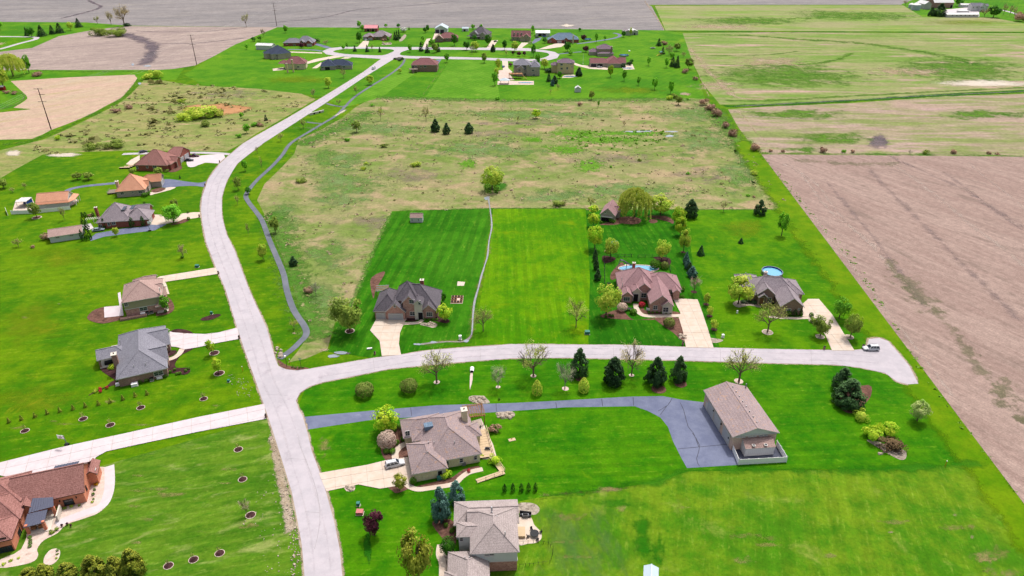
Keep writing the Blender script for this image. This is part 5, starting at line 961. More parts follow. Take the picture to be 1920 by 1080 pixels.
far('ranch_house', 'maroon-roofed ranch house with one open and one shut garage door', 'house', (1106.5,118.5), (1150,119), 3.3, 'r_maroon', 'b_stone', [((0,0,18,12), 'x', 'gh', .55), ((14,-2,27,17), 'y', 'hh', .7), ((20,1,31,12), 'x', 'hg', .7)], ang=0, doors=[(0,'S',(1113,121.5),4.6,2.6,'gdoord'), (0,'S',(1125,122),4.6,2.6,'dark')], wins=[(2,'E',(1168,112),2,1.5)])
far('two_storey_house', 'large grey stone house with slate-grey turret roofs and a high timber deck above a patio', 'house', (962,122), (993,122), 8.4, 'r_gray', 'b_stone', [((0,0,14.5,13), 'x', 'hh', .6), ((13,-1,22,14), 'y', 'hh', .8, dict(z=7.0)), ((3,-2,9,4), 'y', 'gh', .8, dict(z=6.0)), ((10.5,-1,14,5), 'y', 'gh', .8, dict(z=7.6))], ang=0, wins=[(0,'S',(967,125),1.4,1.2), (0,'S',(984,127),2.2,3), (0,'S',(984,139),2.0,1.4), (1,'S',(999.5,132),2,1.4), (2,'S',(974,132),1.8,2), (1,'S',(1001,141),2,1.2)])
dk = empty('deck', P(967,148), 0, 'high timber deck with a long stair behind the grey stone turreted house', 'deck'); MB().box((0, 2.5, 3.6), (11, 5, .3)).build('deck_floor', M['wood'], dk); MB().bar((-5.4, .1, 4.7), (5.4, .1, 4.7), .12).build('handrail', M['wood'], dk)
for x in (-5.2, -2.6, 0, 2.6, 5.2): MB().box((x, .2, 2.3), (.3, .3, 4.7)).build('post', M['wood'], dk)
for k in range(9): MB().box((5+k*.45, -.3-k*.1, 3.4-k*.37), (.45, 1.5, .1)).build('step', M['wood'], dk)
far('three_storey_house', 'tall yellow brick house with purple-grey hip roof above a tiny dark pool', 'house', (1044,118), (1074.5,118), 8.6, 'r_purple', 'b_yellow', [((0,0,14.5,11), 'x', 'hh', .5), ((-5,4,2,12), 'x', 'hh', .5, dict(z=6.0))], ang=-4, wins=[(0,'S',(1053,121),1.8,1.4), (0,'S',(1064.5,119),1.4,.6), (0,'S',(1071,119),1.6,1.2), (0,'S',(1053,128.5),1.8,1.5), (0,'S',(1063.5,128),1.4,1.8), (0,'S',(1072.5,125.5),.8,.8)])
far('garden_shed', 'little white gabled shed alone on the far lawn below the yellow brick house', 'shed', (1078,166), (1088,166), 2.8, 'r_white', 's_metal', [((0,0,4.6,4), 'y', 'gg', .7, dict(oh=.12))])
gz = empty('gazebo', P(946,158), 0, 'grey-roofed gazebo on the patio left of the small pool on the far lawn', 'gazebo')
for x, y in ((-3, 0), (3, 0), (-3, 4), (3, 4)): MB().box((x, y, 1.4), (.3, .3, 2.8)).build('post', M['b_tan'], gz)
mb = MB(); b_ = [(-3.8, -.8, 2.8), (3.8, -.8, 2.8), (3.8, 4.8, 2.8), (-3.8, 4.8, 2.8)]
for i in range(4): mb.poly([b_[i], b_[(i+1) % 4], (0, 2, 4.6)])
mb.poly(b_[::-1]); mb.build('roof', M['r_pale'], gz)
# farmstead, top right
far('barn', 'grey gabled barn wing with white roof behind the dark pines of the farmstead', 'barn', (1734,8), (1747,8), 6.5, 'r_white', 's_gray', [((0,0,10,22), 'y', 'gg', .7)])
far('barn', 'largest farm barn with wide white roof and brown walls, cut by the top edge', 'barn', (1752,5), (1789,5), 7, 'r_white', 'b_brown', [((0,0,27,22), 'x', 'gg', .75)], doors=[(0,'S',(1784,11),3,4,'dark')])
far('poultry_shed', 'long low white farm shed with a row of six small windows', 'shed', (1776,27.3), (1836,27.3), 3.4, 'r_white', 's_metal', [((0,0,40,11), 'x', 'gg', .3)], wins=[(0,'S',(1786+k*8,29),1.6,1.2) for k in range(6)])
far('storage_shed', 'small white open-fronted farm shed between barn and farmhouse', 'shed', (1802,9), (1822,9), 3.4, 'r_white', 's_metal', [((0,0,14,7), 'x', 'gg', .4)], doors=[(0,'S',(1818,12),3,2.4,'dark')])
far('farmhouse', 'white farmhouse with grey roof beside the farmyard', 'house', (1822,11.5), (1838,11.5), 6.4, 'r_gray', 's_white', [((0,0,14,9), 'x', 'gg', .8), ((10,-3,18,9), 'y', 'gg', .85), ((15,2,24,9), 'x', 'gg', .7)], wins=[(0,'S',(1825,14),1.2,1.6), (0,'S',(1832,14),1.2,1.6), (1,'S',(1839,14),1.2,1.6), (1,'S',(1843,14),1.2,1.6), (1,'S',(1840,20),1.6,1.6)])
far('farm_shed', 'flat white canopy shed in the middle of the farmyard', 'shed', (1800,20.5), (1818,20.5), 2.6, 'r_white', 's_metal', [((0,0,13,8), 'x', 'hh', .3)])
for (bx, by, w_, ty, lb) in [(1708,14.5,10,5,'smaller, further grain bin of the pair at the farmstead'), (1716,18.5,16,4,'larger, nearer silver grain bin of the pair at the farmstead')]:
    b = P(bx, by); r0 = w_/PPM(bx, by)/2; hh = hgt(bx, by, ty); g = empty('grain_bin', b, 0, lb, 'grain bin', 'grain bins')
    MB().tube((0, 0, 0), (0, 0, hh*.68), r0, r0, 20).build('bin_wall', M['r_pale'], g); MB().tube((0, 0, hh*.68), (0, 0, hh*.98), r0*1.04, r0*.12, 20).build('roof', M['r_white'], g)
    MB().tube((0, 0, hh*.98), (0, 0, hh), r0*.16, r0*.16, 8).build('cap', M['steel'], g)
    for k in range(3): MB().tube((0, 0, hh*.17*(k+1)), (0, 0, hh*.17*(k+1)+.12), r0*1.015, r0*1.015, 20, cap=False).build('hoop', M['steel'], g)
far('garden_shed', 'small red shed with white roof at the far left edge near the willow', 'shed', (-3,163), (3,163), 2.6, 'r_white', 'red', [((0,0,3.4,3), 'x', 'gg', .5, dict(oh=.15))])

# ------------------------------------------------------------------ plants
LF = {}
def lf(k, a, b, t=.3):
    g = 1.35 if k in ('spruce', 'pine', 'blue', 'dark', 'arb', 'box', 'brownc', 'purple', 'red') else 1.7
    f = lambda c: tuple(min(.62, x*g*1.35) for x in D(*c)[:3])+(1,)
    if k in ('willow', 'lime', 'bud', 'green', 'bright'): g *= 1.25
    LF[k] = leafm('leaf_'+k, f(a), f(b), t)
lf('green', (58,112,22), (112,168,40)); lf('bright', (96,150,20), (168,206,50)); lf('lime', (112, 150, 36), (164, 190, 66), 0.35); lf('olive', (84, 108, 38), (136, 152, 62), 0.3); lf('gold', (104, 118, 36), (158, 160, 60), 0.3)
lf('bud', (128, 142, 64), (166, 172, 92), 0.25); lf('budtan', (140, 130, 90), (176, 162, 116), 0.2); lf('pink', (150,124,112), (190,164,150), .2); lf('grey', (140,140,112), (176,176,146), .2)
lf('spruce', (22,52,30), (58,96,54), .1); lf('pine', (36,64,38), (80,112,60), .1); lf('blue', (44,78,76), (104,140,126), .1); lf('dark', (28,54,34), (60,90,46), .1); lf('arb', (18,50,12), (50,96,24), .1)
lf('purple', (56,22,38), (96,46,60), .2); lf('red', (150,24,44), (196,48,70), .2); lf('brownb', (124, 98, 80), (160, 130, 108), 0.15); lf('willow', (130, 152, 44), (184, 196, 80), 0.35); lf('silver', (120,160,70), (176,206,120)); lf('white', (180,190,170), (214,222,204), .2)
lf('box', (44,84,16), (92,136,32), .15); lf('ball', (70,86,34), (112,124,54), .15); lf('yew', (84,104,30), (140,146,50), .2); lf('deepg', (34,84,18), (72,128,28)); lf('yewd', (62,84,24), (150,152,50), .2); lf('brownc', (74,58,40), (112,92,60), .1)
BARK = flat_mat('bark', D(112,96,82), .9, .2, 3); TWIG = flat_mat('twig_bark', D(150,130,108), .9, .2, 2); GTWIG = flat_mat('pale_twig_bark', D(178,172,156), .9, .15, 2)

def leaves(mb, c, n, size, r, flat=.0, out=None):
    for _ in range(n):
        p = c(r) if callable(c) else c
        t = p[3] if len(p) > 3 else r.random()
        p = Vector(p[:3]); nrm = Vector((r.gauss(0, 1), r.gauss(0, 1), r.gauss(0, 1)+flat)).normalized()
        if out is not None: nrm = (nrm*.6+(p-out).normalized()).normalized()
        a = nrm.orthogonal().normalized(); a.rotate(Matrix.Rotation(r.uniform(0, 6.28), 3, nrm)); b = nrm.cross(a)
        s = size*r.uniform(.6, 1.3); w_ = s*r.uniform(.5, .9)
        mb.quad(p-a*s*.5-b*w_*.5, p+a*s*.5-b*w_*.5, p+a*s*.5+b*w_*.5, p-a*s*.5+b*w_*.5); mb.tone.append(min(1, max(0, t+r.uniform(-.18, .18))))
_mesh = {}
def crown_mesh(shape, res, var):
    key = (shape, res, var)
    if key in _mesh: return _mesh[key]
    r = random.Random(hash_(shape)*31+var*7+res); mb = MB(); mb.tone = []
    N = {0: 260, 1: 900, 2: 2600}[res]; sz = {0: .15, 1: .085, 2: .05}[res]
    if shape in ('round', 'oval', 'sparse'):
        c0 = Vector((0, 0, .6)); rz = .4; rx = .5
        ncl = {'round': 46, 'oval': 40, 'sparse': 44}[shape]; cl = []
        for _ in range(ncl):
            th = r.uniform(0, 2*pi); zz = r.uniform(-.95, 1); k = r.uniform(.45, 1)**.6; q = sqrt(max(0, 1-zz*zz))
            if zz < 0 and shape == 'oval': q *= 1-.25*abs(zz)
            cl.append((Vector((cos(th)*q*rx*k*.84, sin(th)*q*rx*k*.84, c0.z+zz*rz*k*.9)), r.uniform(.09, .17), r.random()))
        def pick(r):
            c, s, t = cl[r.randrange(ncl)]; d = Vector((r.gauss(0, 1), r.gauss(0, 1), r.gauss(0, .8))).normalized()*s*r.uniform(.5, 1)**.5
            return (c.x+d.x, c.y+d.y, c.z+d.z*.8, t)
        leaves(mb, pick, int(N*(.95 if shape == 'sparse' else 1)), sz, r, out=c0-Vector((0, 0, .2)))
    elif shape in ('cone', 'spruce'):
        lv = 11 if shape == 'cone' else 9
        def pick(r):
            h_ = r.random()**1.35; base = (1-h_)**.85*.5; lay = (h_*lv) % 1.0; rad = base*(1.0-.28*lay)*r.uniform(.72, 1)+.015
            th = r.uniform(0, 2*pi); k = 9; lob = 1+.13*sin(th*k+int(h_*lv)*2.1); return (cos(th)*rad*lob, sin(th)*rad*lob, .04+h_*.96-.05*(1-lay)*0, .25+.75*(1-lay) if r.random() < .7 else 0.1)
        leaves(mb, pick, int(N*1.1), sz*.85, r, flat=.6, out=Vector((0, 0, .1)))
    elif shape == 'pine':
        cl = []
        for _ in range(95):
            h_ = r.random()**1.3; rad = .44*(1-h_**1.9)*(.9+.1*r.random())*(1 if h_ > .12 else .85); th = r.uniform(0, 2*pi); k = r.uniform(.5, 1)**.6
            cl.append((Vector((cos(th)*rad*k, sin(th)*rad*k, .07+h_*.86)), r.uniform(.075, .12), r.random()))
        def pick(r):
            c, s, t = cl[r.randrange(len(cl))]; d = Vector((r.gauss(0, 1), r.gauss(0, 1), r.gauss(0, 1))).normalized()*s*r.uniform(.6, 1)
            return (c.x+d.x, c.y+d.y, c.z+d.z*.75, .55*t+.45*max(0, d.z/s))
        leaves(mb, pick, int(N*1.9), sz*.95, r, out=Vector((0, 0, .2)))
    elif shape == 'arb':
        def pick(r):
            h_ = r.random(); rad = .5*min(1, (1-h_)*2.0)**.7*(.75+.25*min(1, h_*6))*r.uniform(.8, 1); th = r.uniform(0, 2*pi); return (cos(th)*rad, sin(th)*rad, .02+h_*.97, .3+.7*r.random())
        leaves(mb, pick, N, sz*.8, r, out=Vector((0, 0, .3)))
    elif shape == 'ball':
        ph = [r.uniform(0, 6.28) for _ in range(4)]
        def pick(r):
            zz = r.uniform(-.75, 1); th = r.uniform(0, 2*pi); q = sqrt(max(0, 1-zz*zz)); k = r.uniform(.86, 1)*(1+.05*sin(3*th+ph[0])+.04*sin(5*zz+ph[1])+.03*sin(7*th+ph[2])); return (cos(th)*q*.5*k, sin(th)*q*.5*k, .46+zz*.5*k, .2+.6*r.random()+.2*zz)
        leaves(mb, pick, N, sz*.9, r, out=Vector((0, 0, .45)))
    elif shape == 'lump':
        cl = [(Vector((r.uniform(-.36, .36), r.uniform(-.36, .36), r.uniform(.2, .62))), r.uniform(.16, .26), r.random()) for _ in range(13)]
        def pick(r):
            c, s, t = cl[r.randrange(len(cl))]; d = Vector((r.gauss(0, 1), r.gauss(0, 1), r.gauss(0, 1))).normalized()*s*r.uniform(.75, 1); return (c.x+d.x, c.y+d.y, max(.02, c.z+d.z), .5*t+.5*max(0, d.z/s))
        leaves(mb, pick, N, sz, r, out=Vector((0, 0, .3)))
    elif shape == 'willow':
        for _ in range({0: 40, 1: 110, 2: 260}[res]):
            th = r.uniform(0, 2*pi); k = r.random()**.5; x, y = cos(th)*.5*k, sin(th)*.5*k; zt = .98-.34*k*k+r.uniform(-.05, .03); ln = r.uniform(.2, .55)*(.5+k*.6); t = r.random(); n = {0: 6, 1: 9, 2: 13}[res]
            for i in range(n):
                z = zt-ln*i/n
                if z < .06: break
                p = Vector((x*(1+.12*i/n), y*(1+.12*i/n), z)); a = Vector((r.gauss(0, 1), r.gauss(0, 1), 0)).normalized(); b = Vector((0, 0, 1))
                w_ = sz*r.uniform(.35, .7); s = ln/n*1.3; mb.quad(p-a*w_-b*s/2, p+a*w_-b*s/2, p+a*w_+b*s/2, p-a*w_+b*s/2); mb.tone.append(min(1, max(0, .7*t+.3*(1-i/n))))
    elif shape == 'bare':
        tips = _mesh.get(('tips', var))
        if tips is None: branch_mesh('bare', 2, var); tips = _mesh[('tips', var)]
        def pick(r): p = tips[r.randrange(len(tips))]; return (p[0]+r.gauss(0, .03), p[1]+r.gauss(0, .03), p[2]+r.gauss(0, .025), r.random())
        leaves(mb, pick, {0: 150, 1: 560, 2: 1500}[res], {0: .06, 1: .03, 2: .018}[res], r)
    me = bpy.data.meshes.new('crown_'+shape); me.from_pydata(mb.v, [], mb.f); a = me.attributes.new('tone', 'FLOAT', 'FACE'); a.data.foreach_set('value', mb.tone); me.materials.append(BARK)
    _mesh[key] = me; return me
def hash_(s): return sum((i+1)*ord(c) for i, c in enumerate(s))
def branch_mesh(kind, res, var):
    key = ('br', kind, res, var)
    if key in _mesh: return _mesh[key]
    r = random.Random(var*13+hash_(kind)); mb = MB(); tips = []
    if kind == 'bare':
        mb.tube((0, 0, 0), (0, 0, .26), .03, .022, 6)
        n1 = 8
        for i in range(n1):
            th = 2*pi*i/n1+r.uniform(-.3, .3); el = r.uniform(.75, 1.25); p0 = Vector((0, 0, r.uniform(.16, .28))); ln = r.uniform(.28, .36)
            d = Vector((cos(th)*cos(el)*1.5, sin(th)*cos(el)*1.5, sin(el))).normalized(); p1 = p0+d*ln
            mb.tube(p0, p1, .013, .008, 4, cap=False)
            for j in range(4):
                q0 = p0.lerp(p1, r.uniform(.45, 1)); d2 = (d+Vector((r.gauss(0, .45), r.gauss(0, .45), r.gauss(.05, .3)))).normalized(); q1 = q0+d2*r.uniform(.14, .24); mb.tube(q0, q1, .007, .0045, 3, cap=False)
                for k in range(4):
                    s0 = q0.lerp(q1, r.uniform(.35, 1)); d3 = (d2+Vector((r.gauss(0, .5), r.gauss(0, .5), r.gauss(.05, .35)))).normalized(); s1 = s0+d3*r.uniform(.08, .16); mb.tube(s0, s1, .004, .0028, 3, cap=False); tips.append(tuple(s1)); tips.append(tuple(s0.lerp(s1, .6)))
                    if res > 0:
                        for l in range(3):
                            t0 = s0.lerp(s1, r.uniform(.3, 1)); d4 = (d3+Vector((r.gauss(0, .6), r.gauss(0, .6), r.gauss(0, .4)))).normalized(); t1 = t0+d4*r.uniform(.05, .1); mb.tube(t0, t1, .0026, .0018, 3, cap=False); tips.append(tuple(t1))
        mx = max(sqrt(t[0]**2+t[1]**2) for t in tips); mz = max(t[2] for t in tips)
        mb.v = [(x/mx*.5, y/mx*.5, z/mz) for x, y, z in mb.v]; tips = [(x/mx*.5, y/mx*.5, z/mz) for x, y, z in tips]; _mesh[('tips', var)] = tips
    elif kind == 'stem': mb.tube((0, 0, 0), (0, 0, .8), .035, .008, 5)
    else:
        mb.tube((0, 0, 0), (0, 0, .34), .032, .022, 6); mb.tube((0, 0, .34), (.01, 0, .72), .022, .008, 5)
        for i in range(6):
            th = i*1.05+r.uniform(-.2, .2); z = .24+.06*i; mb.tube((0, 0, z), (cos(th)*.3, sin(th)*.3, z+.26), .013, .004, 4, cap=False)
    me = bpy.data.meshes.new('trunk_'+kind); me.from_pydata(mb.v, [], mb.f); me.materials.append(BARK)
    _mesh[key] = me; return me
SH = {  # kind: (shape, leaf material, branch kind, name, category)
 'tree': ('round', 'green', 'tree', 'deciduous_tree', 'tree'), 'oval': ('oval', 'green', 'tree', 'deciduous_tree', 'tree'), 'bright': ('round', 'bright', 'tree', 'deciduous_tree', 'tree'), 'lime': ('round', 'lime', 'tree', 'deciduous_tree', 'tree'), 'olive': ('round', 'olive', 'tree', 'deciduous_tree', 'tree'),
 'gold': ('sparse', 'gold', 'tree', 'deciduous_tree', 'tree'), 'sp': ('sparse', 'green', 'tree', 'deciduous_tree', 'tree'), 'spol': ('sparse', 'olive', 'tree', 'deciduous_tree', 'tree'), 'splime': ('sparse', 'lime', 'tree', 'deciduous_tree', 'tree'), 'silver': ('sparse', 'silver', 'tree', 'sapling', 'tree'),
 'bare': ('bare', 'bud', 'bare', 'budding_tree', 'tree'), 'baretan': ('bare', 'budtan', 'bare', 'bare_tree', 'tree'), 'barepink': ('bare', 'pink', 'bare', 'bare_tree', 'tree'), 'baregrey': ('bare', 'grey', 'bare', 'bare_tree', 'tree'),
 'spruce': ('spruce', 'spruce', 'stem', 'spruce_tree', 'tree'), 'dspruce': ('cone', 'dark', 'stem', 'spruce_tree', 'tree'), 'blue': ('pine', 'blue', 'stem', 'blue_spruce', 'tree'), 'pine': ('pine', 'pine', 'stem', 'pine_tree', 'tree'), 'dpine': ('pine', 'dark', 'stem', 'pine_tree', 'tree'),
 'arb': ('arb', 'arb', 'stem', 'arborvitae', 'shrub'), 'ball': ('ball', 'ball', None, 'round_shrub', 'shrub'), 'box': ('ball', 'box', None, 'round_shrub', 'shrub'), 'greyball': ('ball', 'pink', None, 'round_shrub', 'shrub'), 'redball': ('ball', 'red', None, 'round_shrub', 'shrub'), 'yewt': ('pine', 'yewd', 'stem', 'conifer', 'tree'), 'yew': ('cone', 'yew', 'stem', 'small_conifer', 'shrub'),
 'limecone': ('arb', 'lime', 'stem', 'cone_shaped_shrub', 'shrub'), 'purple': ('round', 'purple', 'tree', 'purple_leaf_tree', 'tree'), 'bush': ('lump', 'green', None, 'shrub', 'shrub'), 'lbush': ('lump', 'lime', None, 'shrub', 'shrub'), 'bbush': ('lump', 'bright', None, 'shrub', 'shrub'), 'brbush': ('lump', 'brownb', None, 'bare_shrub', 'shrub'), 'dbush': ('lump', 'dark', None, 'shrub', 'shrub'),
 'brc': ('lump', 'brownc', None, 'shrub', 'shrub'), 'obush': ('lump', 'olive', None, 'shrub', 'shrub'), 'willow': ('willow', 'willow', 'tree', 'weeping_willow', 'tree'), 'white': ('round', 'white', 'tree', 'blossom_tree', 'tree'), 'deep': ('round', 'deepg', 'tree', 'deciduous_tree', 'tree')}
_tv = [0]
def plant(kind, bx, by, ty, wpx, label, group=None, lean=None):
    sh, mt, br, nm, cat = SH[kind]; wd = wpx/PPM(bx, by); b = P(bx, by)
    if sh in ('cone', 'spruce', 'pine', 'ball', 'lump', 'arb'): b.y += wd*.36; bx, by = Q(b)
    H_ = max(.5, hgt(bx, by, ty)); _tv[0] += 1; v = _tv[0] % 3
    res = 2 if wpx >= 24 else (1 if wpx >= 11 else 0)
    if sh in ('ball', 'lump'):  # a low round thing: its top edge seen from above is its back
        H_ = min(H_, wd*1.05) if sh == 'ball' else min(H_, wd*.85)
        H_ = max(H_, .5*wd)
    rt = empty(nm, b, R.uniform(0, 6.28), label, cat, group)
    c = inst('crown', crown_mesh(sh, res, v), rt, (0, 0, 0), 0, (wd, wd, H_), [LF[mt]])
    if br:
        tk = inst('trunk' if br != 'bare' else 'branches', branch_mesh(br, 1 if res else 0, v), rt, (0, 0, 0), 0, (wd if br == 'bare' else max(wd, H_*.6), wd if br == 'bare' else max(wd, H_*.6), H_), [{'bare': TWIG if mt != 'grey' else GTWIG, 'tree': BARK, 'stem': BARK}[br]])
    return rt
